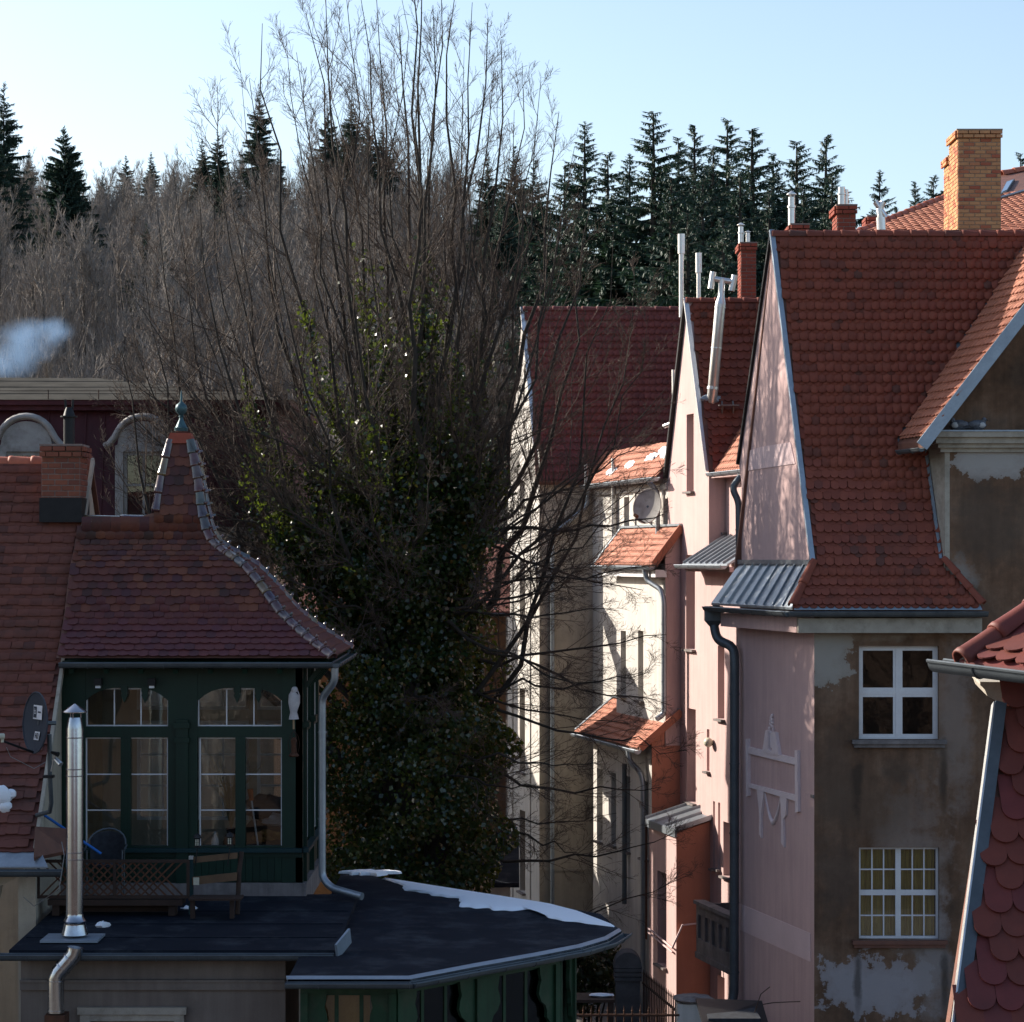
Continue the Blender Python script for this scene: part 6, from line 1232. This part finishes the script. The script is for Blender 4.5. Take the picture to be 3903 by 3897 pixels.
t = thing('yard_table','rough dark garden table with a little snow on top, behind the railing','table',(at(2250,0,42.5).x,42.5,0)); c = at(2250,3800,42.5); MB().cube(c.x-.42,c.x+.42,42.2,42.9,c.z-.05,c.z).build('top','wood_dark',t)
for sx in (-.36,.36):
    for sy in (42.26,42.84): MB().cube(c.x+sx-.04,c.x+sx+.04,sy-.04,sy+.04,0,c.z-.05).build('leg','wood_dark',t)
tag(MB().blob(c+V((.2,.0,.03)),(.2,.1,.035),3,12,6,.3).build('snow_scrap','snow',None,True,loc=c+V((.2,0,0))),'thin snow scrap on the rough garden table','snow')
# neighbouring houses beyond the frame that keep the low wing and the yard in shade
for i,(x0,x1,y0,y1,h,rh,lb) in enumerate(((-32,-14.2,33,46,11.5,4.0,'tall plastered neighbour house standing beyond the white walled gabled house'),(-22,-10,64,72,9.0,2.2,'plastered rear neighbour house standing behind the mansard house'))):
    t = thing('neighbour_house',lb,'house',((x0+x1)/2,(y0+y1)/2,0)); MB().cube(x0,x1,y0,y1,-.5,h).build('wall','cream_stucco',t); ym = (y0+y1)/2
    mb = MB(); mb.prism([V((x0-.3,y0-.3,h)),V((x0-.3,ym,h+rh)),V((x0-.3,y1+.3,h))],[V((x1+.3,y0-.3,h)),V((x1+.3,ym,h+rh)),V((x1+.3,y1+.3,h))]); mb.build('roof','tile_crimson',t)

for i,(x0,x1,h,rh,lb) in enumerate(((-34,-9,9.5,3.0,'long unseen brick house added to block sky light, opposite the green pavilion'),(-9,7,12.0,3.0,'plain unseen brick house added to block sky light, opposite the ivy tree'),(7,34,10.0,3.0,'tall unseen brick house added to block sky light, opposite the corner house'))):  # unseen houses behind the camera, added to cut sky light on the fronts
    t = thing('sky_block_house',lb,'house',((x0+x1)/2,-12,0)); MB().cube(x0+.05,x1-.05,-18,-4,-.5,h if i != 1 else 6.0).build('wall','dark_brick',t); hh_ = h if i != 1 else 6.0
    mb = MB(); mb.prism([V((x0,-3.7,hh_)),V((x0,-11,hh_+rh)),V((x0,-18.3,hh_))],[V((x1,-3.7,hh_)),V((x1,-11,hh_+rh)),V((x1,-18.3,hh_))]); mb.build('roof','tile_old',t)
# ================================================================ trees
def tubes(P, Rr, S):                                       # polylines (N,K,3) with radii (N,K) to tapered tubes
    N, K, _ = P.shape; T = np.empty_like(P); T[:,1:-1] = P[:,2:]-P[:,:-2]; T[:,0] = P[:,1]-P[:,0]; T[:,-1] = P[:,-1]-P[:,-2]
    T /= np.linalg.norm(T,axis=2,keepdims=True)+1e-9; ref = np.where(np.abs(T[:,:1,2:3]) > .9, np.array([1.,0,0]), np.array([0,0,1.])); ref = np.broadcast_to(ref,T.shape)
    A = np.cross(T,ref); A /= np.linalg.norm(A,axis=2,keepdims=True)+1e-9; B = np.cross(T,A); an = np.arange(S)*2*np.pi/S
    V_ = P[:,:,None]+Rr[:,:,None,None]*(A[:,:,None]*np.cos(an)[None,None,:,None]+B[:,:,None]*np.sin(an)[None,None,:,None])
    idx = np.arange(N*K*S).reshape(N,K,S); a = idx[:,:-1]; b = idx[:,1:]; q = np.stack([a,np.roll(a,-1,2),np.roll(b,-1,2),b],-1).reshape(-1,4)
    return V_.reshape(-1,3), q
class TreeMesh:
    def __init__(s): s.v = []; s.q = []; s.n = 0
    def add(s, P, R, S): v, q = tubes(P,R,S); s.v.append(v); s.q.append(q+s.n); s.n += len(v)
    def mesh(s, name): q = np.concatenate(s.q); return np_mesh(name,np.concatenate(s.v),np.full(len(q),4),q.ravel())
def grow(R, st, d, L, K, up, wob, droop=None):             # vectorised shoots
    N = len(st); P = np.empty((N,K,3)); P[:,0] = st; d = d/np.linalg.norm(d,axis=1)[:,None]
    for k in range(1,K):
        d = d+np.array([0,0,1.])*np.broadcast_to(np.asarray(up),(N,))[:,None]/(K-1)+R.normal(size=(N,3))*wob; d /= np.linalg.norm(d,axis=1)[:,None]; P[:,k] = P[:,k-1]+d*(L/(K-1))[:,None]
    return P
def kids(R, P, n, lo, hi, ang, lf, lmin, lmax, plen):      # side shoots off polylines
    N, K, _ = P.shape; i = np.repeat(np.arange(N),n); t = R.uniform(lo,hi,len(i))*(K-1); k = np.minimum(t.astype(int),K-2); f = (t-k)[:,None]
    st = P[i,k]*(1-f)+P[i,k+1]*f; T = P[i,k+1]-P[i,k]; T /= np.linalg.norm(T,axis=1)[:,None]+1e-9
    s = np.cross(T,R.normal(size=T.shape)); s /= np.linalg.norm(s,axis=1)[:,None]; a = R.normal(ang,.15,len(i))[:,None]
    d = T*np.cos(a)+s*np.sin(a); L = np.clip(plen[i]*lf*(1.15-t/(K-1))*R.uniform(.6,1.3,len(i)),lmin,lmax)
    return st, d, L, i
R = np.random.default_rng(11)
TD = 46.0; TX = (1560-CX)/F*TD
big = thing('ivy_tree','large bare tree with many upright stems, its trunk and lower limbs wrapped in dark ivy','tree',(TX,TD,0))
tr = TreeMesh(); stems = []
for dx,dy,zt6,r in ((-.15,0,9.5,.34),(.35,.2,10.5,.3),(.0,-.25,9.0,.26)):
    z = np.linspace(0,zt6,8); P = np.stack([TX+dx*(.6+z/zt6*1.6)+.08*np.sin(z*.9+dx*9),TD+dy*(.6+z/zt6*1.6)+.06*np.cos(z*1.1),z],1)[None]; tr.add(P,np.linspace(r,r*.5,8)[None],9); stems.append(P[0])
link('trunk',tr.mesh('trunk'),'bark',big)
tips = [(830,330,-1),(910,200,1),(1000,90,0),(1090,130,-1.5),(1165,50,.8),(1240,-60,-.5),(1310,-120,.5),(1370,-40,-1),(1430,-90,1.2),(1500,-160,0),(1560,-190,-.8),(1610,-180,.6),(1680,-120,-.3),(1740,-60,1),(1800,10,-1),(1860,70,.4),(1910,150,-.6),(1990,240,.9),(2060,320,-1),(2130,430,.6),(2190,560,-.4),
        (740,480,.8),(660,640,-.9),(600,800,.5),(540,950,-.5),(490,1120,.7),(460,1330,-1),(2270,700,.9),(2340,850,-.8),(2420,1020,.5),(2470,1200,-1),(1450,300,3.2),(1600,250,-3),(1200,420,3),(1800,420,-3.2),(1000,620,-2.6),(2000,650,2.8),(1300,620,-3.4),(1700,600,3.4),(950,300,1.8),(1130,200,-2),(1270,150,2.2),(1400,130,-2.2),(1520,60,2),(1650,20,-2),(1770,180,2.2),(1880,300,-2),(1960,420,1.6),(2050,520,-1.8),(860,560,2.2),(760,760,-2),(2160,720,-1.8),(2230,900,1.6),(700,980,2)]
P1_ = []; r1 = []
for i,(px,py,dy) in enumerate(tips):
    e = at(px,py,TD+dy); sm = stems[i % 3]; hz = np.clip(9.6-abs(px-1560)/420+R.uniform(-1.6,1.0),5.5,10.2); b = sm[np.argmin(np.abs(sm[:,2]-hz))]; e = np.array(e)
    # leave the trunk outwards, then turn up
    of = min(abs(px-1560)/900,1); mid = np.array([b[0]+(e[0]-b[0])*(.55+.3*of),b[1]+(e[1]-b[1])*.6,b[2]+(e[2]-b[2])*(.36-.06*of)]); t = np.linspace(0,1,12)[:,None]
    P = b*(1-t)**2+mid*2*t*(1-t)+e*t*t; P[1:-1] += R.normal(size=(10,3))*.1; P1_.append(P); r1.append(np.linspace(.09,.006,12)*R.uniform(.45,1.15))
nUp = len(P1_)
low = [(2540,1480,-.6),(2480,1650,.5),(2560,1760,-1.2),(2440,1850,.8),(2530,1960,-.5),(2380,2060,1),(2560,2150,-.8),(2450,2250,.4),(2360,2330,-1),(2540,2420,.6),(2480,2560,-.9),(2560,2690,.3),(2400,2760,-.4),(2620,2860,-1.3),(2520,3000,.2),(2350,3100,-.8),(2560,3180,.4),(2300,2900,-2.2),(2250,2600,-2.4),(2200,3250,-1),(2250,2150,-2.6),(2250,1750,-2.8),(2640,3330,.0),(2100,3000,-3),
       (430,1300,.9),(420,1400,-.6),(520,1150,-1.6),(600,1350,-2.4),(650,1050,1.6),(450,1560,1.2),(430,1500,.3),(500,1620,-1),(470,1740,.8),(560,1850,-.5),(700,1920,-1.6),(840,2000,.9),(900,1650,-2.5),(760,1450,-2.8),(980,2100,-2),(600,1250,2),(1050,1500,-3.2),(1350,1700,-3.4),(1650,1800,-3.6),(1900,1500,-3.2),(1500,2100,-3.2),(1150,1900,-3.2),(1850,2250,-3),(1700,2700,-2.8),(1300,2400,-2.8),(2050,1300,-2.4)]
for i,(px,py,dy) in enumerate(low):
    e = np.array(at(px,py,TD+dy)); sm = stems[i % 3]; hz = np.clip(e[2]+R.uniform(-.3,1.6),2.2,9.8); b = sm[np.argmin(np.abs(sm[:,2]-hz))]
    mid = b*.45+e*.55; mid[2] = min(b[2],e[2])*.6+max(b[2],e[2])*.4-R.uniform(.1,.7); t = np.linspace(0,1,12)[:,None]; P = b*(1-t)**2+mid*2*t*(1-t)+e*t*t; P[1:-1] += R.normal(size=(10,3))*.06; P1_.append(P); r1.append(np.linspace(.042,.006,12)*R.uniform(.7,1.2))
P1a = np.array(P1_); r1 = np.array(r1); limbs = TreeMesh(); limbs.add(P1a,r1,7); link('limbs',limbs.mesh('limbs'),'bark',big,)
len1 = np.linalg.norm(np.diff(P1a,axis=1),axis=2).sum(1); cr_ = TreeMesh()
upL = P1a[:nUp]; lowL = P1a[nUp:]
st,d,L,i = kids(R,upL,15,.18,.99,.62,.36,.4,2.6,len1[:nUp]); P2 = grow(R,st,d,L,7,.38,.1); r2 = np.linspace(1,.28,7)[None]*(.0035+.004*L)[:,None]; cr_.add(P2,r2,4); L2 = L
st,d,L,i = kids(R,lowL,15,.3,.99,.6,.38,.4,1.9,len1[nUp:]); P2b = grow(R,st,d,L,6,.12,.09); cr_.add(P2b,np.linspace(1,.3,6)[None]*(.003+.0042*L)[:,None],4); L2b = L
st,d,L,i = kids(R,P2,13,.12,.98,.6,.42,.2,1.0,L2); P3 = grow(R,st,d,L,4,.3,.1); cr_.add(P3,np.linspace(1,.5,4)[None]*(.0026+.0024*L)[:,None],3); L3 = L
st,d,L,i = kids(R,P2b,9,.15,.98,.6,.45,.2,.8,L2b); P3b = grow(R,st,d,L,4,.1,.1); cr_.add(P3b,np.linspace(1,.5,4)[None]*(.0025+.0024*L)[:,None],3); L3b = L
st,d,L,i = kids(R,P3,3,.2,.95,.6,.5,.12,.4,L3); P4 = grow(R,st,d,L,2,.2,.1); cr_.add(P4,np.full((len(P4),2),.0027),3)
st,d,L,i = kids(R,P3b,3,.2,.95,.7,.5,.1,.35,L3b); P4 = grow(R,st,d,L,2,.1,.12); cr_.add(P4,np.full((len(P4),2),.0026),3)
link('crown',cr_.mesh('crown'),'twig',big)
# ivy: a sleeve on the trunk, sprays along the limbs
def ivy_pts(n, R):
    n1 = int(n*.58); z = R.uniform(.3,10.8,n1)**1.0; an = R.uniform(0,2*np.pi,n1); lob = 1+.13*np.sin(3*an+z*.8)+.13*np.sin(5*an-z*1.7)+.11*np.sin(z*3.1+an*2)+.1*np.sin(z*5.3-an*4)
    rad = np.where(z < 7.5,1.5+.12*np.sin(z*1.3),1.5-(z-7.5)*.2)*lob*(1-.5*R.uniform(0,1,n1)**2.2)
    keep = (np.sin(an*4+z*2.1)+np.sin(z*4.3-an*3)+R.normal(0,.8,n1)) > np.where(z > 7.2,.35,-.75)
    A = np.stack([TX+.05+rad*1.1*np.cos(an),TD+rad*np.sin(an),z],1); NA = np.stack([np.cos(an),np.sin(an),np.full(n1,.3)],1); A = A[keep]; NA = NA[keep]
    n2 = n-len(A); okl = np.array([k for k,(px,py,dy) in enumerate(tips) if 700 < px < 2080 and k % 4 != 3]+[nUp+k for k,(px,py,dy) in enumerate(low) if py < 2300 and px < 2300 and k % 3 != 2]); i = R.choice(okl,n2)
    reach = np.where(R.random(len(P1a)) < .4,.62,.36); reach[nUp:] = .5; tt = R.beta(1.0,1.6,n2)*11*reach[i]; k = tt.astype(int); f = (tt-k)[:,None]
    C = P1a[i,k]*(1-f)+P1a[i,k+1]*f; clump = np.sin(tt*2.3+i)*.5+.5; o = R.normal(size=(n2,3))*(.06+.3*clump[:,None]*(1-tt/11)[:,None]); B = C+o
    return np.concatenate([A,B]), np.concatenate([NA,o/(np.linalg.norm(o,axis=1)[:,None]+1e-6)])
_R = np.random.default_rng(5); P_,N_ = ivy_pts(190000,_R)
stuff(link('ivy',leaf_cloud(len(P_),lambda n,R: (P_,N_),.08,6,'ivy'),'ivy',big))

# conifers
def conifer_meshes(seed, H, Rm, dens=1.0, ragged=.25):
    R = np.random.default_rng(seed); t = TreeMesh(); t.add(np.array([[[0,0,0],[.02,0,H*.5],[0,.02,H*.985]]]),np.array([[H*.014,H*.009,.012]]),6); trunk = t.mesh('trunk'); br = TreeMesh(); Q = []; NQ = []
    nw = int(H*5.5); P = []; RR = []
    for k in range(nw):
        f = (k+R.uniform(0,.6))/nw; z = H*(.1+.89*f); L = Rm*(1-f)**.85*R.uniform(1-ragged,1+ragged)+.06; n = max(5,int(8*(1-f)*dens+5))
        for j in range(n):
            an = R.uniform(0,6.28); l = L*R.uniform(.6,1.25); zj = R.uniform(-.35,.35)*(.3+.7*(1-f)); a = np.linspace(0,1,5); dr = -.45*(1-f)+.55*f**3
            P.append(np.stack([l*a*np.cos(an),l*a*np.sin(an),z+zj+l*(dr*a+.25*(1-f)*a**2.2)],1)); RR.append(np.linspace(.03*(1-f)+.012,.006,5))
    P = np.array(P); br.add(P,np.array(RR),3); lens = np.linalg.norm(P[:,-1]-P[:,0],axis=1)
    n = np.maximum(8,(lens*150*dens).astype(int)); i = np.repeat(np.arange(len(P)),n); tt = R.uniform(.12,1,len(i))*4; k = np.minimum(tt.astype(int),3); f = (tt-k)[:,None]; C = P[i,k]*(1-f)+P[i,k+1]*f; D = P[i,-1]-P[i,0]; D /= np.linalg.norm(D,axis=1)[:,None]
    side = np.cross(D,[0,0,1.]); sgn = R.choice([-1,1],len(i))[:,None]; hang = (R.random(len(i)) < .5)[:,None]; sp = np.where(hang,D*.25+side*sgn*R.uniform(0,.3,(len(i),1))+np.array([0,0,-1.]),D*.8+side*sgn*R.uniform(.2,.9,(len(i),1))+np.array([0,0,-1.])*R.uniform(.0,.5,(len(i),1))); sp /= np.linalg.norm(sp,axis=1)[:,None]; s = R.uniform(.18,.46,(len(i),1))*(.6+.4*(1-tt/4))[:,None]*np.clip(lens[i]/1.3,.35,1.0)[:,None]
    w = np.cross(sp,R.normal(size=sp.shape)); w /= np.linalg.norm(w,axis=1)[:,None]; vs = np.stack([C-w*s*.1,C+sp*s*.45+w*s*.11,C+sp*s,C+sp*s*.45-w*s*.11],1).reshape(-1,3)
    return trunk, np_mesh('crown',vs,np.full(len(i),4),np.arange(len(i)*4)), br.mesh('branches')
CON = [conifer_meshes(s,16.0,2.6,1.0,.3) for s in (1,2,3)]; CONF = [conifer_meshes(s,14.0,2.9,.8,.35) for s in (4,5)]; FIR = [conifer_meshes(8,11.0,3.4,1.5,.15)]
for (a,b,c) in CON: a.materials.append(MT['bark']); b.materials.append(MT['needles']); c.materials.append(MT['bark'])
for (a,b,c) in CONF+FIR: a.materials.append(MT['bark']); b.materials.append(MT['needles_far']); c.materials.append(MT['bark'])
def conifer(px, py, d, proto, label, group, H0, wr=1.0, sc_=None):
    top = at(px,py,d); g_ = hill(top.x,d); s = (top.z-g_)/H0; t = thing('spruce_tree',label,'tree',(top.x,d,g_-.1),group); t.rotation_euler = (0,0,random.uniform(0,6.28)); w = s*wr*(.85+.3*random.random()); t.scale = (w,w,s)
    for nm,m in zip(('trunk','crown','branches'),proto):
        o = bpy.data.objects.new(nm,m); col.objects.link(o); o.parent = t
        if nm == 'branches': stuff(o)
cl = (('tall dark spruce in the stand above the white house ridge','dark spruces above the white house'),('slim dark spruce on the skyline above the corner house chimneys','spruces above the corner house'),('conifer with haze-tinted needles on the wooded skyline','conifers along the wooded skyline'))
for i,(px,py,d,w) in enumerate(((2230,440,112,.95),(2320,560,108,.8),(2400,560,116,.8),(2490,390,106,1.15),(2585,500,118,.8),(2650,440,110,.9),(2715,530,104,.9),(2775,430,112,.95),(2865,450,106,1.05),(2950,560,114,.85),(3035,510,108,1.0),(3145,480,104,1.1),(2560,640,98,.95),(2680,650,97,.95),(2820,640,96,1.0),(2930,700,97,.9),(3060,690,96,.9),(2150,600,120,.8),(3175,640,100,.8),(2620,780,92,.8),(2760,790,90,.85))):
    conifer(px,py,d,CON[i%3],cl[0][0],cl[0][1],16.0,1.5)
for i,(px,py,d,w) in enumerate(((3355,630,118,.85),(3420,760,124,.7),(3490,670,126,.7),(3560,650,120,.75),(3600,700,128,.7),(3300,800,112,.6),(3890,560,120,.8),(3940,620,116,.8))): conifer(px,py,d,CON[(i+1)%3],cl[1][0],cl[1][1],16.0,1.2)
for i,(px,py,d,w) in enumerate(((15,300,172,1.0),(-40,420,165,.9),(480,585,190,.45),(575,570,192,.5),(660,640,186,.5),(770,520,184,.6),(830,490,180,.7),(870,610,176,.6),(990,330,186,.65),(1060,560,186,.5),(1250,390,184,.6),(1340,370,186,.7),(1400,430,184,.6),(1455,470,182,.7),(1860,570,168,.55),(1960,540,160,.6),(2040,590,155,.6),(1910,660,150,.5),(560,840,150,.6),(620,890,146,.6),(390,660,186,.4),(110,560,186,.4))): conifer(px,py,d,CONF[i%2],cl[2][0],cl[2][1],14.0,.95)
conifer(245,470,160,FIR[0],'broad dense dark fir standing alone on the skyline','single fir',11.0,.85)
# bare hillside wood
def ribbons(P, w, R):                                      # thin flat twigs for trees that are far away
    N, K, _ = P.shape; T = P[:,-1]-P[:,0]; S = np.cross(T,R.normal(size=T.shape)); S /= np.linalg.norm(S,axis=1)[:,None]+1e-9; S = S[:,None]*w[:,:,None]
    V_ = np.stack([P-S,P+S],2).reshape(-1,3); idx = np.arange(N*K*2).reshape(N,K,2); a = idx[:,:-1]; b = idx[:,1:]; return V_, np.stack([a[...,0],a[...,1],b[...,1],b[...,0]],-1).reshape(-1,4)
def bare(seed, H, K1=22, fine=1.0, spread_=.5):
    R = np.random.default_rng(seed); t = TreeMesh(); z = np.linspace(0,1,5); P0 = np.stack([.25*np.sin(z*2+seed)*z,.25*np.cos(z*1.7+seed)*z,z*H*.62],1)[None]; t.add(P0,(np.linspace(.13,.05,5)*H/11)[None],5); trunk = t.mesh('trunk')
    c = TreeMesh(); st,d,L,_ = kids(R,P0,K1,.25,1.0,.7*spread_*1.6,.6,H*.25,H*.55,np.array([H*.62])); d[:,2] = np.abs(d[:,2])+.3; A = grow(R,st,d,L,5,.5,.1); c.add(A,np.linspace(1,.25,5)[None]*(.012+.0075*L)[:,None]*1.1,3)
    def rib(P, w): v, q = ribbons(P,w,R); c.v.append(v); c.q.append(q+c.n); c.n += len(v)
    st,d,L,_ = kids(R,A,9,.15,1,.55,.45,.6,2.6,L); B = grow(R,st,d,L,4,.35,.12); rib(B,np.linspace(1,.4,4)[None]*(.016+.006*L)[:,None])
    st,d,L,_ = kids(R,B,int(7*fine),.1,1,.6,.5,.4,1.3,L); C = grow(R,st,d,L,2,.35,.12); rib(C,np.tile([.014,.005],(len(C),1)))
    return trunk, c.mesh('crown')
BA = [bare(s,11.0,20,1.0) for s in (1,2,3,4,5)]
YT = ((9.5,-1.5),(3.5,-2.5),(-9,-2.2))  # unseen trees behind the camera, added so branches reflect in the windows
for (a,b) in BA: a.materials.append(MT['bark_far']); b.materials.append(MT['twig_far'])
def bare_tree(x, d, s, k, label, group):
    t = thing('bare_tree',label,'tree',(x,d,hill(x,d)-.2),group); t.rotation_euler = (0,0,random.uniform(0,6.28)); t.scale = (s,s,s*random.uniform(.9,1.15))
    for nm,m in zip(('trunk','crown'),BA[k%5]): o = bpy.data.objects.new(nm,m); col.objects.link(o); o.parent = t
for i,(x,y) in enumerate(YT): bare_tree(x,y,1.25,i,('slim unseen bare tree added to reflect in the corner house windows','slim unseen bare tree added for window reflections, opposite the ivy tree','slim unseen bare tree added for window reflections, opposite the pavilion')[i],'unseen bare trees added for window reflections')
wood_t = [[] for _ in BA]; wood_c = [[] for _ in BA]; k = 0
for row, d in enumerate((80,84,89,94,99,104,109,115,121,127,133,139,146,153,160,167,174,181,188,194)):
    half = 2150/F*d; step = 2.7-row*.03; x = -half-3
    while x < half*1.02+3:
        xx = x+random.uniform(-1.3,1.3); dd = d+random.uniform(-2.5,2.5); s = random.uniform(.75,1.15)*(.85 if row < 2 else 1.0 if row < 12 else .82-.02*(row-12)); k += 1; x += step
        if xx > half*.08 and row > 3: continue
        if row < 3 and xx < half*.3 and xx > -half*1.05: bare_tree(xx,dd,s,k,'bare grey-brown tree at the front edge of the hillside wood','front trees of the hillside wood'); continue
        m = M4.Translation((xx,dd,hill(xx,dd)-.2)) @ M4.Rotation(random.uniform(0,6.28),4,'Z') @ M4.Diagonal((s,s,s*random.uniform(.9,1.15),1)); wood_t[k%5].append(m)
# the farther trees read as one mass
ng_ = bpy.data.objects
def merge(meshes_mats, name, mat):
    vs, qs, n = [], [], 0
    for me, mats in meshes_mats:
        if not mats: continue
        nv = len(me.vertices); co = np.empty(nv*3,np.float32); me.vertices.foreach_get('co',co); co = np.c_[co.reshape(-1,3),np.ones(nv,np.float32)]; li = np.empty(len(me.loops),np.int32); me.loops.foreach_get('vertex_index',li); li = li.reshape(-1,4)
        for m in mats: A = np.array([list(r) for r in m],np.float32); vs.append((co@A.T)[:,:3]); qs.append(li+n); n += nv
    q = np.concatenate(qs); return np_mesh(name,np.concatenate(vs),np.full(len(q),4,np.int32),q.ravel())
tot = sum(len(b.polygons)*len(l) for (a,b),l in zip(BA,wood_t)); print('wood quads', tot, [len(l) for l in wood_t])
# chimney smoke drifting over the mansard roof
def smoke():
    m = bpy.data.materials.new('smoke'); m.use_nodes = True; MT['smoke'] = m; nt = m.node_tree; nt.nodes.remove(nt.nodes['Principled BSDF']); pv = nd(nt,'ShaderNodeVolumePrincipled'); pv.inputs['Color'].default_value = (.38,.62,1,1); pv.inputs['Anisotropy'].default_value = .3
    tc = nd(nt,'ShaderNodeTexCoord'); ln = nd(nt,'ShaderNodeVectorMath',operation='LENGTH'); nt.links.new(tc.outputs['Object'],ln.inputs[0]); fall = ramp(nt,ln.outputs['Value'],[(.1,1.0),(.95,0.0)]); n = noise(nt,1.1,5,.6); dn = math_(nt,'MULTIPLY',fall,ramp(nt,n,[(.38,0.0),(.7,1.0)]))
    nt.links.new(math_(nt,'MULTIPLY',dn,.9),pv.inputs['Density']); nt.links.new(pv.outputs[0],nt.nodes['Material Output'].inputs['Volume'])
    for i,(px,py,rx,rz) in enumerate(((120,1300,1.0,.62),(30,1385,.85,.5),(215,1265,.55,.42))):
        c = at(px,py,57); o = MB().blob((0,0,0),1.0,i,20,12,0).build('smoke','smoke'); o.location = c; o.scale = (rx,1.0,rz); stuff(tag(o,'pale blue chimney smoke drifting above the grey roof of the mansard house','smoke','chimney smoke'))
smoke()
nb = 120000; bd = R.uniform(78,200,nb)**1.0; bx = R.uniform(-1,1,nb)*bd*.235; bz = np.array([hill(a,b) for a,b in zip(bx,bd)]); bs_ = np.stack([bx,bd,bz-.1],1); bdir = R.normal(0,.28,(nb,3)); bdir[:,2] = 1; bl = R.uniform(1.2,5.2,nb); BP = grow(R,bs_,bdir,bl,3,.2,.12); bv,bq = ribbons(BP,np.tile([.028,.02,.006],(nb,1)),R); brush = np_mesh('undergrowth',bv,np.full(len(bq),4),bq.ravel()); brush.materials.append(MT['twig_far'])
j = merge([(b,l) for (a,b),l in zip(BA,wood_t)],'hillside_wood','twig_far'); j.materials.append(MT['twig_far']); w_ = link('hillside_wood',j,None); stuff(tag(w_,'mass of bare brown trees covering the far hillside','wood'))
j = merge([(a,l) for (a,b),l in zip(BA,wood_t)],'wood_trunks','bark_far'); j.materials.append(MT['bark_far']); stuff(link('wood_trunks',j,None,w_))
stuff(link('undergrowth',brush,None,w_))
